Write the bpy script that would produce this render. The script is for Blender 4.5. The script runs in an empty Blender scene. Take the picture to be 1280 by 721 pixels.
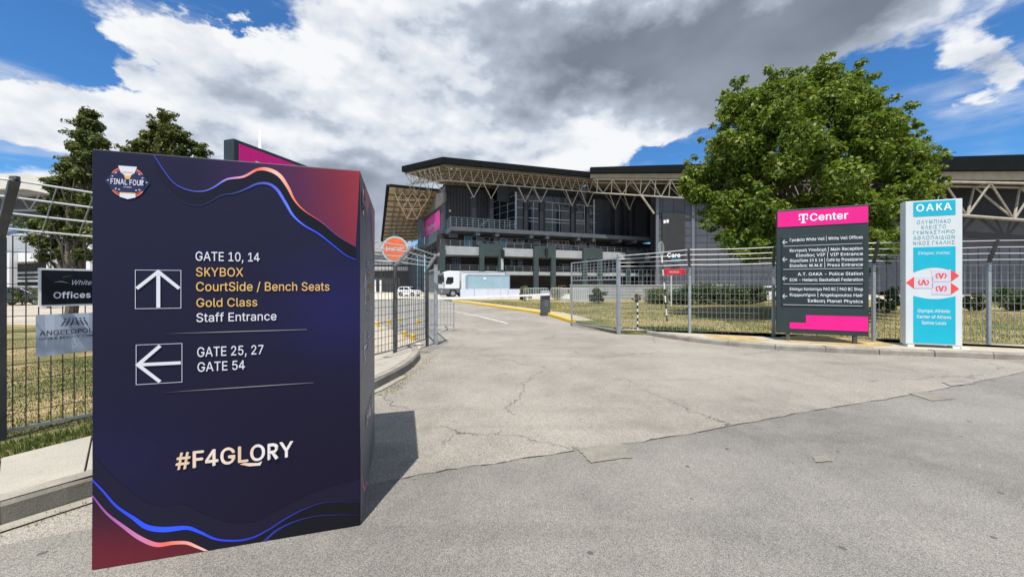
import bpy, bmesh, math, random
import numpy as np
from mathutils import Vector, Matrix
R = math.radians
rng = random.Random(7)
nr = np.random.default_rng(11)
S = bpy.context.scene
COL = S.collection

# ------------------------------------------------------------------ camera
F, CX, HY, EYE = 470.0, 640.0, 357.0, 1.55      # focal length in photo pixels, image centre, horizon row, eye height
cd = bpy.data.cameras.new('camera'); cam = bpy.data.objects.new('camera', cd); COL.objects.link(cam)
cam.location = (0, 0, EYE); cam.rotation_euler = (R(90), 0, 0)
cd.sensor_width = 36.0; cd.lens = 36.0 * F / 1280.0; cd.shift_y = -3.5 / 1280.0
cd.clip_start = 0.05; cd.clip_end = 4000
S.camera = cam
S.view_settings.view_transform = 'Standard'; S.view_settings.look = 'None'
S.view_settings.exposure = 0.64; S.view_settings.gamma = 1.0; S.view_settings.use_curve_mapping = False
S.cycles.max_bounces = 6; S.cycles.transparent_max_bounces = 8
S.cycles.use_denoising = True

# ------------------------------------------------------------------ sun
SUN = Vector((-0.14, -0.96, 2.28)).normalized()
sd = bpy.data.lights.new('sun', 'SUN'); so = bpy.data.objects.new('sun', sd); COL.objects.link(so)
sd.energy = 3.9; sd.angle = R(0.53); sd.color = (1.0, 0.955, 0.88)
so.rotation_euler = SUN.to_track_quat('Z', 'Y').to_euler(); so.location = (0, -20, 60)

# ------------------------------------------------------------------ sky with clouds
W = bpy.data.worlds.new('World'); S.world = W; W.use_nodes = True
nt = W.node_tree; N = nt.nodes; L = nt.links
N.clear()
def wn(t, **k):
    n = N.new(t)
    for a, b in k.items(): setattr(n, a, b)
    return n
def setin(n, i, v):
    if hasattr(v, 'is_output') : L.new(v, n.inputs[i])
    else: n.inputs[i].default_value = v
def M(op, a, b=None, c=None, clamp=False):
    n = wn('ShaderNodeMath', operation=op, use_clamp=clamp)
    setin(n, 0, a)
    if b is not None: setin(n, 1, b)
    if c is not None: setin(n, 2, c)
    return n.outputs[0]
def remap(v, a, b, c=0.0, d=1.0, smooth=True):
    n = wn('ShaderNodeMapRange', interpolation_type='SMOOTHSTEP' if smooth else 'LINEAR', clamp=True)
    setin(n, 0, v); setin(n, 1, a); setin(n, 2, b); setin(n, 3, c); setin(n, 4, d)
    return n.outputs[0]
def mixc(f, a, b):
    n = wn('ShaderNodeMix', data_type='RGBA')
    setin(n, 0, f); setin(n, 6, a); setin(n, 7, b)
    return n.outputs[2]
sky = wn('ShaderNodeTexSky', sky_type='NISHITA')
sky.sun_disc = False; sky.sun_elevation = math.asin(SUN.z); sky.sun_rotation = math.atan2(SUN.x, SUN.y)
sky.air_density = 1.0; sky.dust_density = 0.4; sky.ozone_density = 2.2
tc = wn('ShaderNodeTexCoord'); nm = wn('ShaderNodeVectorMath', operation='NORMALIZE'); L.new(tc.outputs['Generated'], nm.inputs[0])
sx = wn('ShaderNodeSeparateXYZ'); L.new(nm.outputs[0], sx.inputs[0])
AZ = M('ARCTAN2', sx.outputs[0], sx.outputs[1]); EL = M('ARCSINE', sx.outputs[2])
def noise(vec, scale, det, rough=0.55, w=0.0, dist=0.0):
    n = wn('ShaderNodeTexNoise', noise_dimensions='4D'); L.new(vec, n.inputs['Vector'])
    n.inputs['Scale'].default_value = scale; n.inputs['Detail'].default_value = det
    n.inputs['Roughness'].default_value = rough; n.inputs['W'].default_value = w; n.inputs['Distortion'].default_value = dist
    return n.outputs[0]
def vscale(v, s):
    n = wn('ShaderNodeVectorMath', operation='MULTIPLY'); L.new(v, n.inputs[0]); n.inputs[1].default_value = s; return n.outputs[0]
def vadd(v, s):
    n = wn('ShaderNodeVectorMath', operation='ADD'); L.new(v, n.inputs[0]); n.inputs[1].default_value = s; return n.outputs[0]
P3 = vscale(nm.outputs[0], (1, 1, 1.7))
n_big = noise(P3, 2.4, 10, 0.54, 1.3)
n_fine = noise(P3, 7.0, 10, 0.6, 4.1)
n_puff = noise(P3, 6.0, 7, 0.52, 41.0)
n_pshift = noise(vadd(P3, (-0.008, 0.0, 0.03)), 6.0, 7, 0.52, 41.0)
n_lo = noise(P3, 3.4, 5, 0.45, 1.3)
n_shift = noise(vadd(P3, (-0.015, 0.0, 0.06)), 3.4, 5, 0.45, 1.3)
n_soft = noise(P3, 3.4, 4, 0.5, 21.0)
n_wisp = noise(vscale(nm.outputs[0], (1.0, 1.0, 5.0)), 4.0, 8, 0.6, 33.0)
# angles jittered by noise so that no cloud keeps a smooth outline
wx = noise(P3, 3.2, 5, 0.55, 9.0); wy = noise(P3, 3.2, 5, 0.55, 15.0)
wx2 = noise(P3, 11.0, 6, 0.6, 51.0); wy2 = noise(P3, 11.0, 6, 0.6, 57.0)
AZw = M('ADD', M('ADD', AZ, M('MULTIPLY', M('SUBTRACT', wx, 0.5), 0.22)), M('MULTIPLY', M('SUBTRACT', wx2, 0.5), 0.16)); ELw = M('ADD', M('ADD', EL, M('MULTIPLY', M('SUBTRACT', wy, 0.5), 0.14)), M('MULTIPLY', M('SUBTRACT', wy2, 0.5), 0.13))
def ang(px, py):
    return math.atan((px - CX) / F), math.atan((HY - py) / math.hypot(F, px - CX))
def gsum(lst):
    tot = None
    for (px, py, rx, ry, amp) in lst:
        a, e = ang(px, py); a1 = ang(px + rx, py)[0]; a0 = ang(px - rx, py)[0]; e1 = ang(px, py - ry)[1]; e0 = ang(px, py + ry)[1]
        u = M('DIVIDE', M('SUBTRACT', AZw, a), (a1 - a0) / 2); v = M('DIVIDE', M('SUBTRACT', ELw, e), (e1 - e0) / 2)
        g = M('MULTIPLY', M('EXPONENT', M('MULTIPLY', M('ADD', M('MULTIPLY', u, u), M('MULTIPLY', v, v)), -1.0)), amp)
        tot = g if tot is None else M('ADD', tot, g)
    return tot
dens = gsum([(720, 55, 330, 100, 1.15), (480, 130, 190, 90, 0.9), (235, 60, 95, 36, 0.85), (40, 150, 140, 34, 0.85), (230, 145, 120, 50, 0.8),
             (430, 225, 190, 45, 0.85), (650, 185, 130, 36, 0.75), (980, 5, 260, 50, 1.0), (1240, 65, 50, 52, 0.62), (60, 235, 120, 30, 0.5), (770, 165, 80, 36, 0.75), (890, 110, 90, 50, 0.75), (1010, 60, 130, 45, 0.7), (430, 285, 170, 40, 0.6), (620, 230, 110, 30, 0.4),
             (60, 58, 130, 44, -0.9), (285, 18, 45, 20, -0.7), (865, 190, 75, 38, -0.62), (860, 175, 60, 10, 0.2), (1110, 140, 120, 50, -0.5), (120, 100, 40, 8, -0.3)])
el_hi = remap(EL, 0.75, 1.2, 0.0, 0.42)
back = remap(sx.outputs[1], 0.35, -0.2, 0.0, 0.36)
D = M('ADD', M('ADD', M('ADD', dens, el_hi), back), M('ADD', M('MULTIPLY', M('SUBTRACT', n_big, 0.5), 0.85), M('MULTIPLY', M('SUBTRACT', n_fine, 0.5), 1.15)))
cover = remap(M('SUBTRACT', D, M('MULTIPLY', M('SUBTRACT', n_puff, 0.5), -0.5)), 0.26, 0.52)
wisp = M('MULTIPLY', remap(n_wisp, 0.47, 0.72), remap(D, -0.4, 0.3, 0.10, 0.62))
cover = M('MAXIMUM', cover, wisp)
grey = gsum([(790, 62, 250, 75, 1.0), (1020, 18, 220, 42, 0.62), (430, 235, 150, 32, 0.62), (560, 205, 110, 28, 0.4), (60, 205, 130, 26, 0.4), (600, 5, 120, 40, 0.45), (390, 150, 90, 22, 0.12), (250, 175, 90, 18, 0.15), (905, 135, 100, 50, 0.8), (1060, 60, 110, 40, 0.6), (430, 290, 200, 50, 0.75), (300, 60, 40, 15, -.3), (520, 80, 90, 30, -.25), (745, 178, 40, 22, -.5), (1240, 80, 60, 40, .3)])
relief = M('ADD', M('MULTIPLY', M('SUBTRACT', n_lo, n_shift), 2.4), M('MULTIPLY', M('SUBTRACT', n_puff, n_pshift), 2.0))
deep = remap(grey, 0.35, 1.0, 1.0, 0.28)
thick = remap(D, 0.42, 1.6, 0.04, 0.22)
gfac = M('ADD', M('ADD', M('MULTIPLY', grey, 0.86), thick), M('MULTIPLY', M('MULTIPLY', relief, -1.0), deep), clamp=True)
dkc = mixc(remap(n_soft, .3, .7), (1.7, 2.02, 2.55, 1), (2.9, 3.3, 3.95, 1))
midc = mixc(remap(gfac, 0.0, 0.5, 0, 1, False), (8.5, 8.65, 8.85, 1), (5.2, 5.85, 6.85, 1))
ccol = mixc(remap(gfac, 0.35, 1.0, 0, 1, False), midc, dkc)
skyt = wn('ShaderNodeMix', data_type='RGBA', blend_type='MULTIPLY'); skyt.inputs[0].default_value = 1.0
L.new(sky.outputs[0], skyt.inputs[6]); skyt.inputs[7].default_value = (0.49, 0.98, 1.42, 1)
wcol = mixc(cover, skyt.outputs[2], ccol)
bg = wn('ShaderNodeBackground'); L.new(wcol, bg.inputs[0]); bg.inputs[1].default_value = 0.07
wo = wn('ShaderNodeOutputWorld'); L.new(bg.outputs[0], wo.inputs[0])

# ------------------------------------------------------------------ materials
def new_mat(name):
    m = bpy.data.materials.new(name); m.use_nodes = True
    t = m.node_tree; t.nodes.clear()
    o = t.nodes.new('ShaderNodeOutputMaterial'); b = t.nodes.new('ShaderNodeBsdfPrincipled'); t.links.new(b.outputs[0], o.inputs[0])
    return m, t, b
def c4(c): return (c[0], c[1], c[2], 1.0)
def srgb(r, g, b):
    f = lambda v: (v / 255 / 12.92) if v / 255 <= 0.04045 else ((v / 255 + 0.055) / 1.055) ** 2.4
    return (f(r), f(g), f(b))
def mat(name, col, rough=0.6, metal=0.0, var=0.25, scale=6.0, bump=0.0, bscale=80.0, col2=None, spec=0.5, detail=6):
    m, t, b = new_mat(name)
    tcn = t.nodes.new('ShaderNodeTexCoord'); nz = t.nodes.new('ShaderNodeTexNoise')
    t.links.new(tcn.outputs['Object'], nz.inputs['Vector']); nz.inputs['Scale'].default_value = scale; nz.inputs['Detail'].default_value = detail
    nz.inputs['Roughness'].default_value = 0.65
    rp = t.nodes.new('ShaderNodeValToRGB'); t.links.new(nz.outputs[0], rp.inputs[0])
    a = [max(0, x * (1 - var)) for x in col]; c2 = col2 or [min(1, x * (1 + var)) for x in col]
    rp.color_ramp.elements[0].position = 0.32; rp.color_ramp.elements[0].color = c4(a)
    rp.color_ramp.elements[1].position = 0.68; rp.color_ramp.elements[1].color = c4(c2)
    t.links.new(rp.outputs[0], b.inputs['Base Color'])
    b.inputs['Roughness'].default_value = rough; b.inputs['Metallic'].default_value = metal; b.inputs['Specular IOR Level'].default_value = spec
    if bump:
        n2 = t.nodes.new('ShaderNodeTexNoise'); t.links.new(tcn.outputs['Object'], n2.inputs['Vector']); n2.inputs['Scale'].default_value = bscale; n2.inputs['Detail'].default_value = 5
        bp = t.nodes.new('ShaderNodeBump'); bp.inputs['Strength'].default_value = bump; bp.inputs['Distance'].default_value = 0.02
        t.links.new(n2.outputs[0], bp.inputs['Height']); t.links.new(bp.outputs[0], b.inputs['Normal'])
    return m
def TN(t, typ, **k):
    n = t.nodes.new(typ)
    for a, b in k.items(): setattr(n, a, b)
    return n
def tmix(t, f, a, b, blend='MIX'):
    n = TN(t, 'ShaderNodeMix', data_type='RGBA', blend_type=blend)
    for i, v in ((0, f), (6, a), (7, b)):
        if hasattr(v, 'is_output'): t.links.new(v, n.inputs[i])
        else: n.inputs[i].default_value = v
    return n.outputs[2]
def tmath(t, op, a, b=None, clamp=False):
    n = TN(t, 'ShaderNodeMath', operation=op, use_clamp=clamp)
    for i, v in ((0, a), (1, b)):
        if v is None: continue
        if hasattr(v, 'is_output'): t.links.new(v, n.inputs[i])
        else: n.inputs[i].default_value = v
    return n.outputs[0]
def tmap(t, v, a, b, c=0.0, d=1.0):
    n = TN(t, 'ShaderNodeMapRange', clamp=True, interpolation_type='SMOOTHSTEP')
    t.links.new(v, n.inputs[0])
    for i, x in enumerate((a, b, c, d)): n.inputs[i + 1].default_value = x
    return n.outputs[0]
def tnoise(t, vec, scale, det=4, rough=0.6, dist=0.0):
    n = TN(t, 'ShaderNodeTexNoise'); t.links.new(vec, n.inputs['Vector'])
    n.inputs['Scale'].default_value = scale; n.inputs['Detail'].default_value = det; n.inputs['Roughness'].default_value = rough; n.inputs['Distortion'].default_value = dist
    return n
def asphalt(name, base, warm, crack=1.0, spots=1.0, grain=1.0):
    m, t, b = new_mat(name)
    co = TN(t, 'ShaderNodeTexCoord').outputs['Object']
    big = tmap(t, tnoise(t, co, 0.35, 5).outputs[0], 0.32, 0.7)
    mid = tmap(t, tnoise(t, co, 2.3, 6, 0.7).outputs[0], 0.3, 0.72)
    col = tmix(t, big, c4([x * 0.84 for x in base]), c4([x * 1.08 for x in warm]))
    col = tmix(t, tmath(t, 'MULTIPLY', mid, 0.45), col, c4([x * 1.18 for x in warm]))
    # aggregate: stones of different tone
    v = TN(t, 'ShaderNodeTexVoronoi'); t.links.new(co, v.inputs['Vector']); v.inputs['Scale'].default_value = 230
    vr = TN(t, 'ShaderNodeSeparateColor'); t.links.new(v.outputs['Color'], vr.inputs[0])
    st = tmap(t, vr.outputs[0], 0.0, 1.0, 1 - 0.42 * grain, 1 + 0.42 * grain)
    col = tmix(t, 1.0, col, TNgray(t, st), 'MULTIPLY')
    fine = tmap(t, tnoise(t, co, 260, 2).outputs[0], 0.35, 0.68, 0.78, 1.2)
    col = tmix(t, 1.0, col, TNgray(t, fine), 'MULTIPLY')
    # streaks worn by tyres
    mp = TN(t, 'ShaderNodeMapping'); t.links.new(co, mp.inputs['Vector']); mp.inputs['Rotation'].default_value = (0, 0, R(24)); mp.inputs['Scale'].default_value = (0.12, 1.4, 1)
    strk = tmap(t, tnoise(t, mp.outputs[0], 1.2, 4).outputs[0], 0.5, 0.75, 1.0, 0.86)
    col = tmix(t, 1.0, col, TNgray(t, strk), 'MULTIPLY')
    # brown and dark stains with shapes of their own
    stn = tmap(t, tnoise(t, co, 0.75, 6, 0.62, 0.8).outputs[0], 0.56, 0.72, 0.0, 0.34)
    col = tmix(t, stn, col, c4([base[0] * 0.62, base[1] * 0.57, base[2] * 0.50]))
    dst = tmap(t, tnoise(t, co, 1.9, 7, 0.7, 0.3).outputs[0], 0.58, 0.75, 0.0, 0.3)
    col = tmix(t, dst, col, c4([min(1, x * 1.35) for x in warm]))
    # cracks
    wz = tnoise(t, co, 1.3, 5, 0.65)
    wv = TN(t, 'ShaderNodeVectorMath', operation='MULTIPLY_ADD'); t.links.new(wz.outputs['Color'], wv.inputs[0]); wv.inputs[1].default_value = (0.8, 0.8, 0); t.links.new(co, wv.inputs[2])
    ve = TN(t, 'ShaderNodeTexVoronoi', feature='DISTANCE_TO_EDGE', voronoi_dimensions='2D'); t.links.new(wv.outputs[0], ve.inputs['Vector']); ve.inputs['Scale'].default_value = 0.42
    ck = tmap(t, ve.outputs['Distance'], 0.0015, 0.007, 1.0, 0.0)
    cm = tmap(t, tnoise(t, co, 0.5, 3).outputs[0], 0.43, 0.52)
    ckf = tmath(t, 'MULTIPLY', tmath(t, 'MULTIPLY', ck, cm), 0.55 * crack)
    col = tmix(t, ckf, col, (0.035, 0.033, 0.03, 1))
    # dark gum and oil spots
    vs = TN(t, 'ShaderNodeTexVoronoi', voronoi_dimensions='2D'); 
    wv2 = TN(t, 'ShaderNodeVectorMath', operation='MULTIPLY_ADD'); t.links.new(tnoise(t, co, 9, 3).outputs['Color'], wv2.inputs[0]); wv2.inputs[1].default_value = (0.06, 0.06, 0); t.links.new(co, wv2.inputs[2])
    t.links.new(wv2.outputs[0], vs.inputs['Vector']); vs.inputs['Scale'].default_value = 1.9
    vsr = TN(t, 'ShaderNodeSeparateColor'); t.links.new(vs.outputs['Color'], vsr.inputs[0])
    rad = tmap(t, vsr.outputs[0], 0.15, 1.0, 0.0, 0.040)
    sp = tmath(t, 'LESS_THAN', vs.outputs['Distance'], rad)
    col = tmix(t, tmath(t, 'MULTIPLY', sp, 0.62 * spots), col, (0.03, 0.03, 0.032, 1))
    t.links.new(col, b.inputs['Base Color']); b.inputs['Roughness'].default_value = 0.88; b.inputs['Specular IOR Level'].default_value = 0.3
    bp = TN(t, 'ShaderNodeBump'); bp.inputs['Strength'].default_value = 0.45; bp.inputs['Distance'].default_value = 0.003
    hh = tmath(t, 'ADD', v.outputs['Distance'], tmath(t, 'MULTIPLY', ckf, -2.0)); t.links.new(hh, bp.inputs['Height']); t.links.new(bp.outputs[0], b.inputs['Normal'])
    return m
def TNgray(t, v):
    n = TN(t, 'ShaderNodeCombineColor')
    for i in range(3): t.links.new(v, n.inputs[i])
    return n.outputs[0]
def leaf_mat(name, dark, mid, light, trans=0.35):
    m, t, b = new_mat(name)
    g = TN(t, 'ShaderNodeNewGeometry'); rp = TN(t, 'ShaderNodeValToRGB'); t.links.new(g.outputs['Random Per Island'], rp.inputs[0])
    e = rp.color_ramp.elements; e[0].color = c4(dark); e[1].color = c4(light); k = e.new(0.55); k.color = c4(mid)
    nz = tnoise(t, TN(t, 'ShaderNodeTexCoord').outputs['Object'], 0.9, 3)
    col = tmix(t, tmap(t, nz.outputs[0], 0.35, 0.7, 0.0, 0.5), rp.outputs[0], c4(light))
    t.links.new(col, b.inputs['Base Color']); b.inputs['Roughness'].default_value = 0.5; b.inputs['Specular IOR Level'].default_value = 0.35
    tr = TN(t, 'ShaderNodeBsdfTranslucent'); t.links.new(col, tr.inputs[0])
    mx = TN(t, 'ShaderNodeMixShader'); mx.inputs[0].default_value = trans
    t.links.new(b.outputs[0], mx.inputs[1]); t.links.new(tr.outputs[0], mx.inputs[2]); t.links.new(mx.outputs[0], t.nodes['Material Output'].inputs[0])
    return m
def soil_mat(name, cols, scale=1.2, bump=0.6):
    m, t, b = new_mat(name)
    co = TN(t, 'ShaderNodeTexCoord').outputs['Object']
    rp = TN(t, 'ShaderNodeValToRGB'); t.links.new(tnoise(t, co, scale, 8, 0.7, 0.4).outputs[0], rp.inputs[0])
    e = rp.color_ramp.elements; e[0].position = 0.36; e[0].color = c4(cols[0]); e[1].position = 0.66; e[1].color = c4(cols[-1])
    for i, c in enumerate(cols[1:-1]): k = e.new(0.36 + 0.3 * (i + 1) / (len(cols) - 1)); k.color = c4(c)
    sp = tmap(t, tnoise(t, co, 38, 4, 0.7).outputs[0], 0.3, 0.7, 0.65, 1.3)
    t.links.new(tmix(t, 1.0, rp.outputs[0], TNgray(t, sp), 'MULTIPLY'), b.inputs['Base Color']); b.inputs['Roughness'].default_value = 0.95; b.inputs['Specular IOR Level'].default_value = 0.15
    bp = TN(t, 'ShaderNodeBump'); bp.inputs['Strength'].default_value = bump; bp.inputs['Distance'].default_value = 0.03
    t.links.new(tnoise(t, co, 30, 5).outputs[0], bp.inputs['Height']); t.links.new(bp.outputs[0], b.inputs['Normal'])
    return m
def concrete(name, base, stain=0.5, scale=1.6):
    m, t, b = new_mat(name)
    co = TN(t, 'ShaderNodeTexCoord').outputs['Object']
    a = tmap(t, tnoise(t, co, scale, 8, 0.7).outputs[0], 0.3, 0.7)
    col = tmix(t, a, c4([x * (1 - 0.35 * stain) for x in base]), c4([min(1, x * 1.12) for x in base]))
    d = tmap(t, tnoise(t, co, 7, 6, 0.75, 0.5).outputs[0], 0.55, 0.78, 0.0, stain)
    col = tmix(t, d, col, c4([base[0] * 0.4, base[1] * 0.38, base[2] * 0.36]))
    g = tmap(t, tnoise(t, co, 140, 3).outputs[0], 0.3, 0.7, 0.82, 1.14)
    t.links.new(tmix(t, 1.0, col, TNgray(t, g), 'MULTIPLY'), b.inputs['Base Color']); b.inputs['Roughness'].default_value = 0.9; b.inputs['Specular IOR Level'].default_value = 0.25
    bp = TN(t, 'ShaderNodeBump'); bp.inputs['Strength'].default_value = 0.4; bp.inputs['Distance'].default_value = 0.01
    t.links.new(tnoise(t, co, 90, 4).outputs[0], bp.inputs['Height']); t.links.new(bp.outputs[0], b.inputs['Normal'])
    return m
def wear_paint(name, col, under, amount=0.5, rough=0.6):
    m, t, b = new_mat(name)
    co = TN(t, 'ShaderNodeTexCoord').outputs['Object']
    w = tmap(t, tnoise(t, co, 4, 8, 0.75, 0.3).outputs[0], 0.62 - 0.2 * amount, 0.72 - 0.12 * amount)
    t.links.new(tmix(t, w, c4(col), c4(under)), b.inputs['Base Color']); b.inputs['Roughness'].default_value = rough
    return m

# ------------------------------------------------------------------ mesh helpers
def rotz(a): return Matrix.Rotation(a, 4, 'Z')
class MB:
    def __init__(s): s.v = []; s.f = []
    def add(s, vs, fs):
        o = len(s.v); s.v += [tuple(v) for v in vs]; s.f += [tuple(i + o for i in f) for f in fs]; return s
    def box(s, x0, x1, y0, y1, z0, z1):
        vs = [(x, y, z) for z in (z0, z1) for y in (y0, y1) for x in (x0, x1)]
        return s.add(vs, [(0, 2, 3, 1), (4, 5, 7, 6), (0, 1, 5, 4), (2, 6, 7, 3), (0, 4, 6, 2), (1, 3, 7, 5)])
    def beam(s, a, b, w, h=None, up=(0, 0, 1)):
        a = Vector(a); b = Vector(b); d = (b - a).normalized(); h = w if h is None else h
        u = Vector(up)
        if abs(d.dot(u)) > 0.98: u = Vector((0, 1, 0))
        r = d.cross(u).normalized() * (w / 2); q = r.cross(d).normalized() * (h / 2)
        vs = [a - r - q, a + r - q, a + r + q, a - r + q, b - r - q, b + r - q, b + r + q, b - r + q]
        return s.add(vs, [(3, 2, 1, 0), (4, 5, 6, 7), (0, 1, 5, 4), (1, 2, 6, 5), (2, 3, 7, 6), (3, 0, 4, 7)])
    def tube(s, pts, r, n=8, cap=True, rads=None):
        pts = [Vector(p) for p in pts]; rings = []
        for i, p in enumerate(pts):
            d = (pts[min(i + 1, len(pts) - 1)] - pts[max(i - 1, 0)]).normalized()
            u = Vector((0, 0, 1)) if abs(d.z) < 0.95 else Vector((1, 0, 0))
            a = d.cross(u).normalized(); c = a.cross(d).normalized(); rr = rads[i] if rads else r
            rings.append([p + a * rr * math.cos(2 * math.pi * k / n) + c * rr * math.sin(2 * math.pi * k / n) for k in range(n)])
        vs = [v for g in rings for v in g]; fs = []
        for i in range(len(rings) - 1):
            for k in range(n):
                fs.append((i * n + k, i * n + (k + 1) % n, (i + 1) * n + (k + 1) % n, (i + 1) * n + k))
        if cap: fs += [tuple(range(n))[::-1], tuple((len(rings) - 1) * n + k for k in range(n))]
        return s.add(vs, fs)
    def prism(s, poly, y0, y1):            # polygon in x,z extruded along y
        n = len(poly); vs = [(x, y0, z) for x, z in poly] + [(x, y1, z) for x, z in poly]
        return s.add(vs, [tuple(range(n)), tuple(range(2 * n - 1, n - 1, -1))] + [(i, i + n, (i + 1) % n + n, (i + 1) % n) for i in range(n)])
    def slab(s, poly, z0, z1):             # polygon in x,y extruded along z
        n = len(poly); vs = [(x, y, z0) for x, y in poly] + [(x, y, z1) for x, y in poly]
        return s.add(vs, [tuple(range(n - 1, -1, -1)), tuple(range(n, 2 * n))] + [(i, (i + 1) % n, (i + 1) % n + n, i + n) for i in range(n)])
    def quad3(s, a, b, c, d): return s.add([a, b, c, d], [(0, 1, 2, 3)])
    def plate(s, pts, th, direction=(0, 1, 0)):   # any flat polygon thickened along a direction
        n = len(pts); d = Vector(direction).normalized() * th
        vs = [Vector(p) for p in pts] + [Vector(p) + d for p in pts]
        return s.add(vs, [tuple(range(n)), tuple(range(2 * n - 1, n - 1, -1))] + [(i, i + n, (i + 1) % n + n, (i + 1) % n) for i in range(n)])
    def build(s, name, m, parent=None, smooth=False, bevel=0.0, tri=False):
        me = bpy.data.meshes.new(name); me.from_pydata(s.v, [], s.f); me.materials.append(m)
        bm = bmesh.new(); bm.from_mesh(me); bmesh.ops.recalc_face_normals(bm, faces=bm.faces)
        if bevel: bmesh.ops.bevel(bm, geom=[e for e in bm.edges], offset=bevel, segments=2, affect='EDGES', profile=0.5)
        bm.to_mesh(me); bm.free()
        if smooth:
            me.polygons.foreach_set('use_smooth', [True] * len(me.polygons))
        o = bpy.data.objects.new(name, me); COL.objects.link(o)
        if parent: o.parent = parent
        return o
def arrmesh(name, V, Fq, m, parent=None):
    me = bpy.data.meshes.new(name); V = np.asarray(V, dtype=np.float32); Fq = np.asarray(Fq, dtype=np.int32); k = Fq.shape[1]
    me.vertices.add(len(V)); me.vertices.foreach_set('co', V.ravel()); me.loops.add(Fq.size); me.loops.foreach_set('vertex_index', Fq.ravel())
    me.polygons.add(len(Fq)); me.polygons.foreach_set('loop_start', np.arange(0, Fq.size, k, dtype=np.int32)); me.polygons.foreach_set('loop_total', np.full(len(Fq), k, dtype=np.int32))
    me.update(calc_edges=True); me.materials.append(m)
    o = bpy.data.objects.new(name, me); COL.objects.link(o)
    if parent: o.parent = parent
    return o
def thing(name, label, cat, loc=(0, 0, 0), rz=0.0, group=None):
    o = bpy.data.objects.new(name, None); COL.objects.link(o); o.location = loc; o.rotation_euler = (0, 0, rz); o.empty_display_size = 0.3
    o['label'] = label; o['category'] = cat
    if group: o['group'] = group
    return o
def tag(o, label, cat, group=None):
    o['label'] = label; o['category'] = cat
    if group: o['group'] = group
    return o
def structure(o): o['kind'] = 'structure'; return o
def copy_tree(o, parent=None):
    c = o.copy(); COL.objects.link(c)
    if parent: c.parent = parent
    for ch in list(o.children): copy_tree(ch, c)
    return c
def sheet(name, pts, z, m):
    b = MB(); b.add([(x, y, z) for x, y in pts], [tuple(range(len(pts)))]); return structure(b.build(name, m))
def gp(px, py, h=0.0):                      # where the photo's pixel meets the level h
    d = (EYE - h) * F / (py - HY); return ((px - CX) / F * d, d)
def at(px, py, d):                          # a photo pixel at distance d
    return ((px - CX) / F * d, d, EYE + (HY - py) / F * d)

# text: flat letters in the x,z plane, fitted to a width / height, lower left at (x, z)
def put_text(mb, txt, x, z, y, width=None, cap=None, weight=0.012, align='L', shear=0.0, space=1.0, kind=None):
    kind = kind or ('b' if weight >= .035 else 's')
    vs, fs = text_geo(txt, kind, shear, space)
    x0 = min(v[0] for v in vs); x1 = max(v[0] for v in vs); k = cap / {'b': .541, 's': .519, 'l': .509}[kind] if cap else None
    sxx = width / (x1 - x0) if width else k
    szz = k if k else sxx
    w = (x1 - x0) * sxx; ox = x if align == 'L' else (x - w if align == 'R' else x - w / 2)
    mb.add([(ox + (v[0] - x0) * sxx, y - v[2] * .0002, z + v[1] * szz) for v in vs], fs); return w

MT = {}
def mm(k, *a, **kw):
    if k not in MT: MT[k] = mat(k, *a, **kw)
    return MT[k]
galv = mm('galvanised_steel', (0.33, 0.36, 0.38), 0.55, 0.35, var=0.18, scale=5, bump=0.1)
galv_d = mm('weathered_dark_steel', (0.085, 0.09, 0.09), 0.6, 0.3, var=0.3, scale=4, bump=0.1)
wirem = mm('galvanised_wire', (0.30, 0.32, 0.33), 0.45, 0.3, var=0.15)
wire_b = mm('bright_wire', (0.52, 0.53, 0.52), 0.45, 0.1, var=0.1)
wire_d = mm('rusty_dark_wire', (0.06, 0.055, 0.05), 0.7, 0.2, var=0.3, scale=9)
blackm = mm('black_rubber', (0.018, 0.018, 0.02), 0.7)
white = mm('white_paint', (0.75, 0.76, 0.77), 0.4, var=0.06, scale=3)
dgreen = mm('dark_green_panel', (0.020, 0.034, 0.036), 0.5, var=0.15, scale=3)
magenta = mm('magenta_panel', (0.78, 0.004, 0.235), 0.45, var=0.05, scale=2)
lettering = mm('white_lettering', (0.8, 0.82, 0.84), 0.5, var=0.03)

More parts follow.
